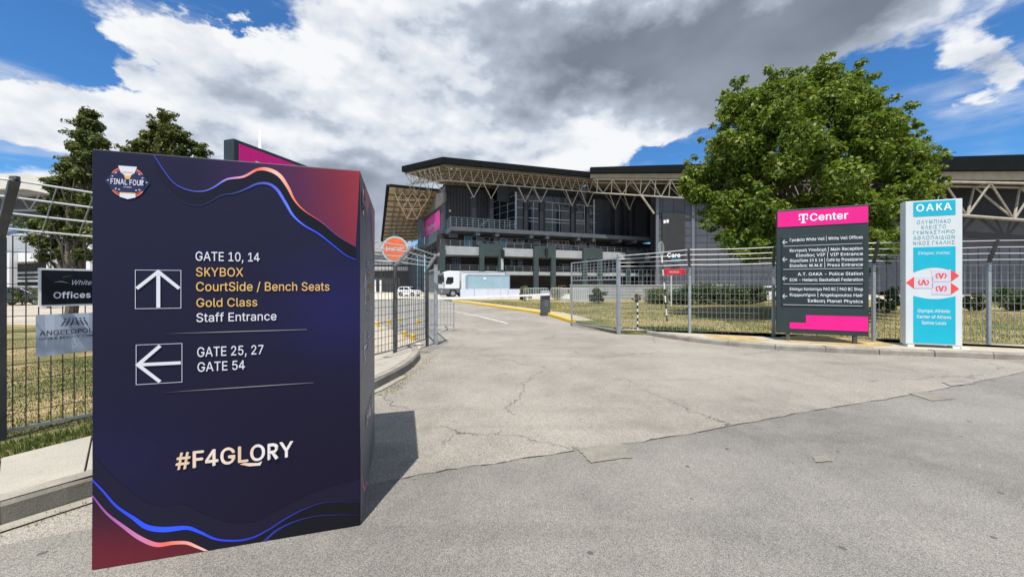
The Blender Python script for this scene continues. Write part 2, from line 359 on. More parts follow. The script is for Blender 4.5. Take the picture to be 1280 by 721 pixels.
# letter shapes: (character number, advance, corners as x, y, x, y ..., pieces as lists of triangles) in 4/1000 of an em
LETTERS = [
(32,47,[],[]),
(35,110,[16,0,50,127,37,127,29,0,60,0,94,127,82,127,74,0,10,79,107,92,12,92,105,79,2,35,100,48,5,48,98,35],[[0,1,2,0,3,1],[4,5,6,4,7,5],[8,9,10,8,11,9],[12,13,14,12,15,13]]),
(38,112,[41,128,59,128,50,128,34,125,66,125,27,120,72,120,77,115,23,114,50,115,46,115,56,114,80,108,42,113,20,108,61,111,39,111,64,107,36,108,81,101,35,104,19,100,66,101,34,100,65,97,80,96,35,95,20,92,64,94,79,90,36,91,62,91,22,86,39,86,59,88,76,86,56,86,42,82,26,80,54,84,73,81,35,70,46,77,69,77,30,73,64,73,51,71,36,66,80,30,110,0,28,64,43,58,21,59,16,53,38,54,91,0,86,46,102,56,87,56,101,45,32,49,12,47,28,44,9,41,84,38,99,36,25,38,8,33,24,33,96,29,10,24,25,27,75,24,89,19,93,23,27,22,14,16,70,19,31,18,86,16,63,15,36,14,83,12,20,8,56,12,42,12,48,12,76,6,28,3,68,2,38,0,58,-1,49,-2],[[3,1,0,3,4,1,5,4,3,5,6,4,5,7,6,8,9,5,9,7,5,8,10,9,11,7,9,11,12,7,8,13,10,14,13,8,15,12,11,14,16,13,17,12,15,14,18,16,17,19,12,14,20,18,21,20,14,22,19,17,21,23,20,24,19,22,24,25,19,21,26,23,27,26,21,28,25,24,28,29,25,27,30,26,31,29,28,32,30,27,32,33,30,34,29,31,34,35,29,36,35,34,32,37,33,38,37,32,39,35,36,39,40,35,41,42,39,42,40,39,38,42,37,42,43,40,44,42,38,42,45,43,44,41,42,41,46,42,47,41,44,41,48,46,48,49,46,47,48,41,50,51,47,52,51,50,53,51,52,53,54,51,54,55,51,56,57,58,56,59,57,53,60,54,61,60,53,61,62,60,63,62,61,64,59,56,64,65,59,63,66,62,67,66,63,67,68,66,70,68,67,70,71,68,72,73,48,73,49,48,70,75,71,76,75,70,76,78,75,76,81,78,83,81,76,83,85,81,83,86,85,83,87,86,88,87,83,88,89,87,90,89,88,90,91,89,92,91,90],[50,47,41,48,65,64,48,69,65,49,74,48,74,69,48,77,73,72,77,79,73,80,79,77,80,82,79,84,82,80,86,87,82],[73,49,74]]),
(44,47,[10,-30,34,18,17,18,21,-30],[[0,1,2,0,3,1]]),
(45,113,[28,47,84,61,28,61,84,47],[[0,1,2,0,3,1]]),
(46,47,[20,21,28,21,24,22,16,18,32,18,13,15,34,15,12,10,35,10,13,6,34,6,16,2,32,2,20,0,28,0,24,-1],[[0,1,2,3,1,0,3,4,1,5,4,3,5,6,4,7,6,5,7,8,6,9,8,7,9,10,8,11,10,9,11,12,10,13,12,11,13,14,12,15,14,13]]),
(47,62,[4,-19,59,133,44,133,18,-19],[[0,1,2,0,3,1]]),
(48,113,[44,127,70,127,57,129,32,121,81,121,24,112,57,115,90,112,48,113,65,113,41,109,72,109,17,99,96,99,35,101,78,101,31,91,82,91,13,82,100,82,28,78,85,78,12,64,101,64,27,64,86,64,13,44,28,48,85,48,100,44,31,36,82,36,17,28,96,28,35,26,78,26,24,16,90,16,41,18,72,18,48,14,65,14,32,6,81,6,57,12,44,0,70,0,57,-2],[[0,1,2,3,1,0,3,4,1,5,4,3,5,6,4,6,7,4,5,8,6,9,7,6,5,10,8,11,7,9,12,10,5,11,13,7,12,14,10,15,13,11,12,16,14,17,13,15,18,16,12,17,19,13,18,20,16,21,19,17,22,20,18,21,23,19,22,24,20,25,23,21,26,24,22,26,27,24,28,23,25,28,29,23,26,30,27,31,29,28,32,30,26,31,33,29,32,34,30,35,33,31,36,34,32,35,37,33,36,38,34,39,37,35,36,40,38,41,37,39,42,40,36,41,43,37,42,44,40,44,43,41,42,43,44,45,43,42,45,46,43,45,47,46]]),
(49,113,[22,107,69,127,50,127,52,112,53,112,69,0,22,90,53,0,19,0,98,14,19,14,98,0],[[0,1,2,0,3,1,3,4,1,4,5,1,0,6,3,7,5,4],[8,9,10,8,11,9]]),
(50,113,[46,128,67,128,56,129,76,124,36,124,84,118,28,118,90,111,22,110,49,114,56,115,62,114,68,112,43,112,73,109,38,108,94,103,18,101,77,105,35,103,79,99,32,98,95,93,16,90,80,93,32,90,94,86,80,87,78,82,93,80,75,76,89,72,70,70,84,65,65,64,76,56,58,57,16,12,67,45,38,15,38,14,97,14,97,0,16,0],[[0,1,2,0,3,1,4,3,0,4,5,3,6,5,4,6,7,5,8,9,6,9,10,6,10,11,6,11,7,6,12,7,11,8,13,9,14,7,12,8,15,13,14,16,7,17,15,8,18,16,14,17,19,15,20,16,18,17,21,19,20,22,16,23,21,17,24,22,20,23,25,21,24,26,22,27,26,24,28,26,27,28,29,26,30,29,28,30,31,29,32,31,30,32,33,31,34,33,32,34,35,33,36,35,34,37,35,36,37,38,35,37,39,38,37,40,39,37,41,40,37,42,41,43,42,37]]),
(52,113,[10,40,78,127,62,127,27,42,70,36,86,80,70,80,86,0,27,41,103,41,103,26,10,26,70,30,70,0],[[0,1,2,0,3,1,4,5,6,4,7,5,0,8,3,11,4,0,11,12,4,11,13,12],[0,9,8,0,4,9,4,10,9,7,10,4],[13,10,11,13,7,10]]),
(53,113,[17,63,38,113,24,127,92,127,92,113,34,75,51,83,66,82,57,84,44,81,74,80,39,79,80,76,86,71,48,69,54,69,91,65,62,68,42,67,69,66,36,64,74,61,95,58,32,62,78,55,97,50,81,48,98,41,82,40,96,29,81,33,78,26,16,23,30,32,15,32,32,27,92,19,34,22,74,20,21,15,38,18,69,16,86,10,43,15,62,13,49,13,27,8,55,12,77,4,35,3,67,0,44,0,55,-2],[[0,1,2,1,3,2,1,4,3,0,5,1,6,7,8,9,7,6,9,10,7,11,10,9,11,12,10,5,12,11,5,13,12,0,14,5,14,15,5,15,13,5,15,16,13,17,16,15,0,18,14,19,16,17,0,20,18,21,16,19,21,22,16,0,23,20,24,22,21,24,25,22,26,25,24,26,27,25,28,27,26,28,29,27,30,29,28,31,29,30,32,33,34,32,35,33,31,36,29,32,37,35,38,36,31,39,37,32,39,40,37,41,36,38,41,42,36,39,43,40,44,42,41,39,45,43,46,45,39,47,42,44,46,47,45,46,42,47,46,48,42,49,48,46,49,50,48,51,50,49,51,52,50]]),
(55,113,[16,113,98,127,16,127,81,113,98,112,81,112,41,0,24,0],[[0,1,2,0,3,1,3,4,1,5,4,3,5,6,4,7,6,5]]),
(65,120,[4,0,58,120,50,127,69,127,61,120,116,0,28,50,57,105,62,105,92,50,66,93,53,93,69,84,50,83,72,76,48,76,28,36,21,0,99,0,92,36],[[0,1,2,1,3,2,1,4,3,4,5,3,0,6,1,6,7,1,7,8,1,8,9,4,9,5,4,10,9,8,6,11,7,12,9,10,6,13,11,14,9,12,6,15,13,6,16,15,16,17,15,18,19,14,19,9,14,0,16,6,19,5,9,0,17,16,18,5,19],[7,8,4,16,9,6,16,19,9]]),
(66,114,[15,0,31,113,15,127,60,127,72,126,82,123,90,117,60,113,95,110,31,71,71,112,78,107,98,102,82,101,100,94,84,93,99,86,83,87,81,82,97,80,77,77,93,75,72,74,89,72,66,72,60,71,84,69,31,58,79,67,79,66,85,64,91,61,62,58,96,57,31,14,70,57,76,54,100,51,82,51,104,43,86,46,88,40,104,34,89,34,87,26,103,25,82,20,100,17,74,16,94,10,61,14,86,4,75,1,62,0],[[0,1,2,1,3,2,1,4,3,1,5,4,1,6,5,1,7,6,7,8,6,0,9,1,10,8,7,11,8,10,11,12,8,13,12,11,13,14,12,15,14,13,15,16,14,17,16,15,18,16,17,18,19,16,20,19,18,20,21,19,22,21,20,22,23,21,24,23,22,25,23,24,25,26,23,0,27,9,27,25,9,27,26,25,27,28,26,27,29,28,27,30,29,27,31,30,27,32,31,32,33,31,0,34,27,35,33,32,36,33,35,36,37,33,38,37,36,38,39,37,40,39,38,41,39,40,41,42,39,43,42,41,44,42,43,44,45,42,46,45,44,46,47,45,48,47,46,48,49,47,50,49,48,0,50,34,0,49,50,0,51,49,0,52,51,0,53,52]]),
(67,128,[51,127,76,128,67,129,85,126,38,121,93,122,100,118,26,111,67,114,107,112,56,112,73,114,79,112,46,108,84,110,112,104,18,98,89,107,38,101,94,103,116,96,97,99,31,91,100,93,12,82,118,87,102,87,27,78,10,64,26,64,12,45,27,48,31,36,18,29,100,34,118,40,102,40,116,31,38,26,97,28,112,23,26,16,94,24,46,19,89,20,107,16,84,17,56,15,79,15,38,6,100,10,73,14,67,13,93,5,51,0,85,1,76,-1,67,-2],[[0,1,2,0,3,1,4,3,0,4,5,3,4,6,5,7,6,4,7,8,6,8,9,6,7,10,8,11,9,8,12,9,11,7,13,10,14,9,12,14,15,9,16,13,7,17,15,14,16,18,13,19,15,17,19,20,15,21,20,19,16,22,18,23,20,21,24,22,16,23,25,20,26,25,23,24,27,22,28,27,24,28,29,27,30,29,28,30,31,29,30,32,31,33,32,30,34,35,36,34,37,35,33,38,32,39,37,34,39,40,37,41,38,33,42,40,39,41,43,38,44,40,42,44,45,40,46,45,44,41,47,43,48,45,46,49,47,41,48,50,45,51,50,48,49,52,47,52,50,51,49,50,52,49,53,50,54,53,49,54,55,53,54,56,55,57,56,54]]),
(69,105,[15,0,31,113,15,127,93,127,93,113,31,72,31,57,89,72,89,57,31,14,94,14,94,0],[[0,1,2,1,3,2,1,4,3,0,5,1,0,6,5,6,7,5,6,8,7,0,9,6,0,10,9,0,11,10]]),
(70,102,[15,0,31,113,15,127,92,127,92,113,31,70,31,55,86,70,86,55,31,0],[[0,1,2,1,3,2,1,4,3,0,5,1,0,6,5,6,7,5,6,8,7,0,9,6]]),
(71,130,[51,127,76,128,66,129,85,126,37,121,94,122,101,117,26,111,66,114,107,111,56,112,73,114,79,112,46,108,84,110,17,98,112,104,89,107,38,101,93,103,116,96,97,98,31,91,12,82,100,93,118,87,102,87,27,78,10,64,26,64,71,50,120,64,71,64,104,50,120,50,12,45,27,48,102,40,108,50,118,35,31,36,17,29,99,31,38,26,113,23,94,23,26,16,46,19,86,18,105,12,56,15,77,14,37,6,67,13,94,5,51,0,82,0,67,-2],[[0,1,2,0,3,1,4,3,0,4,5,3,4,6,5,7,6,4,7,8,6,8,9,6,7,10,8,11,9,8,12,9,11,7,13,10,14,9,12,15,13,7,14,16,9,17,16,14,15,18,13,19,16,17,19,20,16,21,20,19,15,22,18,23,22,15,24,20,21,24,25,20,26,25,24,23,27,22,28,27,23,28,29,27,30,31,32,30,33,31,33,34,31,35,29,28,35,36,29,30,37,33,38,39,34,37,39,38,35,40,36,41,40,35,42,39,37,41,43,40,42,44,39,45,44,42,46,43,41,46,47,43,48,44,45,48,49,44,46,50,47,51,49,48,52,50,46,52,53,50,53,49,51,52,49,53,52,54,49,55,54,52,55,56,54,57,56,55],[37,38,30]]),
(72,129,[15,0,31,127,15,127,31,72,98,72,114,127,98,127,114,0,31,58,98,58,31,0,98,0],[[0,1,2,0,3,1,4,5,6,4,7,5,0,8,3,8,4,3,8,9,4,9,7,4,0,10,8,11,7,9]]),
(73,75,[8,113,67,127,8,127,67,113,30,113,30,14,46,113,46,14,8,0,8,14,67,14,67,0],[[0,1,2,0,3,1,5,6,4,5,7,6,8,5,9,8,7,5,8,10,7,8,11,10]]),
(75,117,[15,0,31,127,15,127,31,84,53,86,112,127,91,127,57,77,58,69,48,81,26,54,30,60,31,56,44,76,47,65,112,0,39,70,35,65,26,36,57,69,93,0,31,48,31,0],[[0,1,2,0,3,1,4,5,6,4,7,5,7,8,5,9,7,4,0,10,3,10,11,3,11,12,3,13,7,9,13,14,7,16,14,13,17,14,16,18,8,19,18,15,8,11,14,17,0,18,10,0,15,18],[8,15,7,11,20,14,12,20,11,21,20,12,22,20,21]]),
(76,98,[15,0,31,127,15,127,31,14,90,14,90,0],[[0,1,2,0,3,1,0,4,3,0,5,4]]),
(77,157,[15,0,28,114,15,127,38,127,30,114,69,47,88,47,127,114,119,127,142,127,128,114,142,0,30,108,30,109,127,109,126,108,30,104,126,103,124,102,32,102,30,98,122,96,30,93,120,91,30,88,118,85,30,82,117,80,30,77,115,76,30,73,114,73,30,0,86,0,87,44,86,40,84,35,82,30,81,26,80,21,78,16,79,16,80,12,77,12],[[0,1,2,1,3,2,1,4,3,4,5,3,0,12,1,13,5,4,12,5,13,0,16,12,16,19,12,0,20,16,0,22,20,0,24,22,0,26,24,0,28,26,0,30,28,0,32,30],[6,7,8,7,9,8,7,10,9,10,11,9,6,14,7,15,14,10,14,11,10,6,15,14,15,17,14,6,18,15,6,21,18,6,23,21,6,25,23,6,27,25,6,29,27,6,31,29,6,33,31,34,33,6,35,33,34,36,33,35,37,33,36,38,33,37,39,33,38,40,41,39,41,33,39,40,42,41,43,42,40]]),
(78,131,[15,0,27,113,15,127,34,127,30,114,86,46,100,49,116,127,100,127,116,0,30,104,32,103,30,96,37,95,31,88,41,88,44,83,31,82,48,78,31,77,50,72,31,73,31,0,97,0,100,44,88,42,100,39,91,38,100,34,94,32,100,27,97,27,100,20,101,14,104,14],[[0,1,2,1,3,2,1,4,3,4,5,3,6,7,8,6,9,7,10,11,4,11,5,4,0,10,1,0,12,10,13,5,11,0,14,12,15,5,13,16,5,15,0,17,14,18,5,16,0,19,17,20,5,18,0,21,19,0,22,21,23,5,20,24,9,6,23,25,5,26,9,24,23,27,25,28,9,26,23,29,27,30,9,28,23,31,29,32,9,30,23,32,31,23,33,32,33,34,32,23,9,33],[10,11,1,33,9,32]]),
(79,133,[51,127,82,127,67,129,38,121,96,121,26,111,67,114,107,111,56,112,78,112,87,108,46,108,18,98,116,98,96,101,38,101,102,91,31,91,12,82,122,82,106,78,27,78,10,64,123,64,108,64,26,64,12,45,27,48,106,48,122,45,31,36,102,36,18,29,116,29,38,26,96,26,26,16,107,16,46,19,87,19,56,15,78,15,96,6,38,6,67,13,51,0,82,0,67,-2],[[0,1,2,3,1,0,3,4,1,5,4,3,5,6,4,6,7,4,5,8,6,9,7,6,10,7,9,5,11,8,12,11,5,10,13,7,14,13,10,12,15,11,16,13,14,12,17,15,18,17,12,16,19,13,20,19,16,18,21,17,22,21,18,20,23,19,24,23,20,22,25,21,26,25,22,26,27,25,28,23,24,28,29,23,26,30,27,31,29,28,32,30,26,31,33,29,32,34,30,35,33,31,36,34,32,35,37,33,36,38,34,39,37,35,36,40,38,41,37,39,41,42,37,43,40,36,43,44,40,44,42,41,43,42,44,45,42,43,45,46,42,45,47,46]]),
(80,111,[15,0,31,113,15,127,59,127,72,126,83,122,92,116,58,113,67,112,98,108,27,60,31,0,74,110,80,106,101,98,83,100,86,94,102,87,86,87,86,80,101,76,83,74,98,66,80,68,74,64,92,58,67,62,58,60,27,46,59,46,83,52,72,48],[[0,1,2,1,3,2,1,4,3,1,5,4,1,6,5,1,7,6,7,8,6,8,9,6,0,10,1,10,11,1,12,9,8,13,9,12,13,14,9,15,14,13,16,14,15,16,17,14,18,17,16,19,17,18,19,20,17,21,20,19,21,22,20,23,22,21,24,22,23,24,25,22,26,25,24,27,25,26,0,28,10,11,29,27,29,25,27,29,30,25,29,31,30],[11,27,10],[0,29,28,0,11,29]]),
(82,112,[15,0,24,64,15,127,31,113,59,127,72,126,83,122,92,116,58,113,67,112,98,108,31,0,74,110,80,106,101,99,84,101,86,95,102,88,86,88,86,81,101,77,84,75,98,68,80,70,74,67,92,60,67,64,58,64,24,50,58,57,76,57,83,54,59,50,88,0,107,0,72,51],[[0,1,2,1,3,2,3,4,2,3,5,4,3,6,5,3,7,6,3,8,7,8,9,7,9,10,7,1,11,3,12,10,9,13,10,12,13,14,10,15,14,13,16,14,15,16,17,14,18,17,16,19,17,18,19,20,17,21,20,19,21,22,20,23,22,21,24,22,23,24,25,22,26,25,24,27,25,26,0,28,1,11,29,27,29,25,27,29,30,25,30,31,25,11,32,29,32,33,29,34,31,30],[11,27,1,35,34,31,32,34,35,33,34,32],[0,32,28,0,11,32]]),
(83,112,[45,128,69,128,57,129,34,124,79,124,26,119,88,119,94,112,19,112,56,115,48,114,67,113,42,112,76,109,98,104,14,103,36,109,82,103,32,104,30,100,100,94,13,93,84,94,29,94,30,88,15,82,33,84,37,80,22,72,42,77,48,75,53,73,66,70,32,65,72,68,78,66,84,63,46,60,90,60,61,56,95,55,68,54,99,50,74,51,79,48,101,43,83,45,86,40,102,35,86,35,85,28,101,25,12,24,26,34,10,34,28,28,82,23,31,22,96,16,16,15,78,18,36,18,72,15,42,15,90,8,64,13,23,8,48,13,56,12,81,3,32,2,70,-1,43,-1,56,-2],[[0,1,2,3,1,0,3,4,1,5,4,3,5,6,4,5,7,6,8,9,5,9,7,5,8,10,9,11,7,9,8,12,10,13,7,11,13,14,7,15,12,8,15,16,12,17,14,13,15,18,16,15,19,18,17,20,14,21,19,15,22,20,17,21,23,19,21,24,23,25,24,21,25,26,24,25,27,26,28,27,25,28,29,27,28,30,29,28,31,30,28,32,31,33,32,28,33,34,32,33,35,34,33,36,35,37,36,33,37,38,36,39,38,37,39,40,38,41,40,39,41,42,40,43,42,41,44,42,43,44,45,42,46,45,44,47,45,46,47,48,45,49,48,47,50,48,49,50,51,48,52,53,54,52,55,53,56,51,50,52,57,55,56,58,51,59,57,52,60,58,56,59,61,57,62,58,60,59,63,61,62,64,58,65,64,62,66,63,59,66,67,63,68,64,65,66,68,67,66,64,68,66,69,64,70,69,66,70,71,69,72,71,70,72,73,71]]),
(84,112,[8,113,104,127,8,127,104,113,48,113,48,0,64,113,64,0],[[0,1,2,0,3,1,5,6,4,5,7,6]]),
(85,129,[15,43,31,127,15,127,31,44,98,44,114,127,98,127,114,43,32,36,97,36,16,31,113,31,35,28,94,28,108,20,21,20,40,22,89,22,47,17,83,17,28,11,101,11,55,14,74,14,65,13,38,4,91,4,51,0,79,0,65,-2],[[0,1,2,0,3,1,4,5,6,4,7,5,0,8,3,9,7,4,10,8,0,9,11,7,10,12,8,13,11,9,13,14,11,15,12,10,15,16,12,17,14,13,15,18,16,19,14,17,20,18,15,19,21,14,20,22,18,23,21,19,20,24,22,24,21,23,20,21,24,25,21,20,25,26,21,27,26,25,27,28,26,29,28,27]]),
(86,120,[51,0,21,127,4,127,48,52,72,52,116,127,99,127,70,0,51,44,70,44,67,34,54,34,63,22,58,22,59,8,62,8],[[0,1,2,0,3,1,4,5,6,4,7,5,0,8,3,9,7,4,10,7,9,0,11,8,12,7,10,0,13,11,14,15,12,15,7,12,0,7,15],[0,15,13]]),
(87,172,[39,0,20,127,4,127,41,49,56,49,84,119,76,127,95,127,88,119,116,49,131,49,168,127,151,127,132,0,86,108,84,99,88,98,82,90,90,89,80,81,92,81,58,0,114,0,42,43,54,43,117,43,129,43,44,36,53,36,118,36,128,36,45,30,51,30,120,30,126,30,47,24,50,24,122,24,125,24,48,17,123,17,47,10,49,10,122,10,124,10],[[0,1,2,0,3,1,4,5,6,5,7,6,5,8,7,8,9,7,10,11,12,10,13,11,4,14,5,14,9,8,4,15,14,16,9,14,4,17,15,18,9,16,4,19,17,20,9,18,4,21,19,22,9,20,0,23,3,24,21,4,22,25,9,26,13,10,0,27,23,28,21,24,22,29,25,30,13,26,0,31,27,32,21,28,22,33,29,34,13,30,0,35,31,36,21,32,22,37,33,38,13,34,0,39,35,39,21,36,22,40,37,40,13,38,0,41,39,41,42,39,22,43,40,43,44,40,0,21,41,22,13,43],[41,21,39,43,13,40]]),
(88,118,[54,59,26,127,7,127,44,100,74,100,112,127,94,127,65,60,48,95,71,95,51,90,68,90,54,86,65,86,54,71,56,82,63,82,65,72,58,78,61,78,58,73,61,73,114,0,4,0,58,58,61,58,59,53,60,53,56,49,62,49,54,45,65,45,52,42,67,41,49,37,70,37,46,32,73,32,23,0,96,0],[[0,1,2,0,3,1,4,5,6,4,7,5,0,8,3,9,7,4,0,10,8,11,7,9,0,12,10,13,7,11,14,15,12,16,17,13,14,18,15,19,17,16,14,20,18,20,21,18,14,17,20,24,25,14,25,22,14,23,26,24,26,27,24,26,27,25,27,22,25,23,28,26,29,22,27,23,30,28,31,22,29,23,32,30,33,22,31,23,34,32,35,22,33,23,36,34,37,22,35,23,38,36,39,22,37],[20,17,19,14,22,17,23,24,14]]),
(89,118,[51,52,23,127,4,127,48,86,70,86,114,127,95,127,67,52,52,80,66,80,63,73,56,73,59,66,56,58,62,58,51,0,67,0],[[0,1,2,0,3,1,4,5,6,4,7,5,0,8,3,9,7,4,10,7,9,0,11,8,12,7,10,0,12,11,13,14,12,14,7,12,0,7,14,15,7,0,15,16,7],[0,14,12]]),
(97,97,[41,96,54,96,48,96,60,95,33,94,66,93,26,91,72,90,20,86,76,86,14,80,49,83,80,80,43,82,55,82,37,80,60,80,33,78,10,73,64,78,83,72,30,75,67,74,27,72,68,70,25,68,84,63,69,64,68,61,84,0,66,59,63,58,69,48,58,57,52,56,44,55,38,54,31,53,25,51,20,48,14,45,68,46,69,34,65,46,62,45,11,40,58,44,54,43,50,43,46,42,44,42,38,41,34,40,8,34,29,38,26,35,24,31,68,29,8,27,23,26,66,23,9,18,24,22,62,18,69,13,26,18,57,15,12,11,28,15,32,13,50,12,68,13,37,12,66,10,69,0,42,11,17,6,63,6,59,3,24,1,54,0,32,-1,48,-2,40,-2],[[0,3,1,4,3,0,4,5,3,6,5,4,6,7,5,8,7,6,8,9,7,10,9,8,10,11,9,11,12,9,10,13,11,14,12,11,10,15,13,16,12,14,10,17,15,18,17,10,19,12,16,19,20,12,18,21,17,22,20,19,18,23,21,24,20,22,25,23,18,24,26,20,27,26,24,28,26,27,28,29,26,30,29,28,31,32,30,32,29,30,33,32,31,34,32,33,35,32,34,36,32,35,37,32,36,38,32,37,39,32,38,40,32,39,40,41,32,42,29,32,40,43,41,40,44,43,45,44,40,45,46,44,45,47,46,45,48,47,45,49,48,45,50,49,45,51,50,45,52,51,53,52,45,53,54,52,53,55,54,53,56,55,57,29,42,58,56,53,58,59,56,60,29,57,61,59,58,61,62,59,63,64,60,64,29,60,61,65,62,66,64,63,67,65,61,67,68,65,67,69,68,70,71,66,71,64,66,67,72,69,70,73,71,74,29,64,75,73,70,67,75,72,67,73,75,76,73,67,76,77,73,76,78,77,79,78,76,79,80,78,81,80,79,81,82,80,83,82,81]]),
(98,106,[13,0,28,127,13,127,28,80,49,95,68,94,57,96,43,93,78,90,38,90,86,83,34,86,32,83,55,82,63,81,92,73,30,80,47,81,40,78,70,78,31,66,35,73,75,72,96,61,79,65,29,57,81,57,98,47,28,47,82,47,29,38,81,38,96,33,79,29,31,29,92,21,75,22,28,15,35,22,70,16,40,16,86,11,63,13,30,15,47,13,28,0,32,12,55,12,34,8,78,4,38,4,43,1,68,0,50,-1,57,-2],[[0,1,2,0,3,1,4,5,6,7,5,4,7,8,5,9,8,7,9,10,8,11,10,9,12,10,11,12,13,10,13,14,10,14,15,10,16,13,12,16,17,13,16,18,17,19,15,14,0,16,3,0,20,16,20,21,16,21,18,16,22,15,19,22,23,15,24,23,22,0,25,20,26,23,24,26,27,23,0,28,25,29,27,26,0,30,28,31,27,29,31,32,27,33,32,31,0,34,30,33,35,32,36,35,33,0,37,34,37,38,34,39,35,36,37,40,38,39,41,35,42,41,39,37,43,40,43,44,40,0,45,37,46,44,43,47,41,42,46,47,44,46,41,47,48,41,46,48,49,41,50,49,48,51,49,50,51,52,49,53,52,51,53,54,52]]),
(99,99,[40,94,58,96,52,96,65,94,29,90,71,92,76,89,20,82,81,85,52,82,85,80,14,73,43,81,56,82,60,81,36,78,64,80,88,75,68,78,70,75,31,72,72,72,90,69,10,61,74,69,27,64,76,66,25,56,8,47,24,47,10,33,25,38,27,29,14,21,31,22,75,26,91,26,76,29,88,20,73,22,70,19,36,16,20,12,85,14,68,16,64,14,43,13,61,13,81,9,56,12,52,12,29,4,76,5,71,2,40,0,65,0,59,-2,52,-2],[[0,1,2,0,3,1,4,3,0,4,5,3,4,6,5,7,6,4,7,8,6,7,9,8,9,10,8,11,12,7,12,9,7,13,10,9,14,10,13,11,15,12,16,10,14,16,17,10,18,17,16,19,17,18,11,20,15,21,17,19,21,22,17,23,20,11,24,22,21,23,25,20,24,26,22,23,27,25,28,27,23,28,29,27,30,29,28,30,31,29,30,32,31,33,32,30,33,34,32,35,36,37,35,38,36,39,38,35,40,38,39,33,41,34,42,41,33,40,43,38,44,43,40,45,43,44,42,46,41,47,43,45,47,48,43,49,48,47,42,50,46,50,48,49,42,48,50,51,48,42,51,52,48,51,53,52,54,53,51,54,55,53,54,56,55,57,56,54]]),
(100,106,[78,80,93,127,78,127,93,0,38,94,57,95,49,96,63,93,28,90,68,90,20,83,72,86,74,83,14,73,43,81,51,82,76,80,59,81,66,78,36,78,71,73,75,66,31,72,10,61,27,65,77,57,25,57,8,47,78,47,24,47,25,38,77,38,10,33,27,29,75,29,14,21,31,22,71,22,78,15,36,16,66,16,20,11,43,13,59,13,77,15,74,12,78,0,51,12,72,8,28,4,68,4,63,1,38,0,57,-1,49,-2],[[0,1,2,0,3,1,4,5,6,4,7,5,8,7,4,8,9,7,10,9,8,10,11,9,10,12,11,13,14,10,14,15,10,15,12,10,15,16,12,17,16,15,18,16,17,13,19,14,18,0,16,18,20,0,20,21,0,21,3,0,13,22,19,23,22,13,23,24,22,25,3,21,23,26,24,27,26,23,28,3,25,27,29,26,27,30,29,31,3,28,32,30,27,32,33,30,34,3,31,35,33,32,35,36,33,37,38,34,38,3,34,35,39,36,40,38,37,41,39,35,41,42,39,43,44,40,44,38,40,43,45,44,46,3,38,41,47,42,47,45,43,41,45,47,41,48,45,49,48,41,49,50,48,49,51,50,52,51,49,52,53,51,54,53,52]]),
(101,101,[39,94,59,96,51,96,66,94,29,90,74,90,80,85,20,82,51,82,85,79,43,82,59,82,14,72,66,78,36,78,89,70,71,74,31,74,74,67,27,68,10,60,92,60,25,60,77,59,84,55,93,48,8,47,19,55,24,53,78,50,19,42,24,44,93,42,10,33,25,35,28,26,14,21,32,20,74,22,91,23,76,26,88,16,71,18,20,12,38,15,68,15,84,10,45,12,64,13,58,12,53,12,29,4,78,5,71,1,40,0,62,-1,53,-2],[[0,1,2,0,3,1,4,3,0,4,5,3,4,6,5,7,6,4,7,8,6,8,9,6,11,9,8,12,10,7,13,9,11,12,14,10,13,15,9,16,15,13,12,17,14,18,15,16,12,19,17,20,19,12,18,21,15,20,22,19,23,21,18,23,24,21,24,25,21,26,27,20,27,22,20,27,28,22,29,24,23,26,30,27,31,25,28,31,32,25,33,30,26,34,32,31,33,34,32,33,35,34,36,35,33,36,37,35,38,39,40,38,41,39,42,41,38,43,37,36,43,44,37,45,41,42,45,46,41,43,47,44,48,46,45,49,46,48,50,46,49,43,46,50,51,46,43,51,52,46,51,53,52,54,53,51,54,55,53,56,55,54],[28,24,27,28,25,24,33,32,30]]),
(102,64,[40,132,52,132,47,132,56,132,34,130,58,131,61,130,57,117,28,126,56,118,24,122,52,118,54,118,21,115,49,118,43,118,38,115,20,108,36,111,36,105,20,0,36,0,2,82,57,95,2,95,57,82],[[4,3,0,4,5,3,4,6,5,4,7,6,8,9,4,9,7,4,10,11,8,11,12,8,12,9,8,13,14,10,14,11,10,13,15,14,13,16,15,17,16,13,17,18,16,17,19,18,20,19,17,20,21,19],[22,23,24,22,25,23]]),
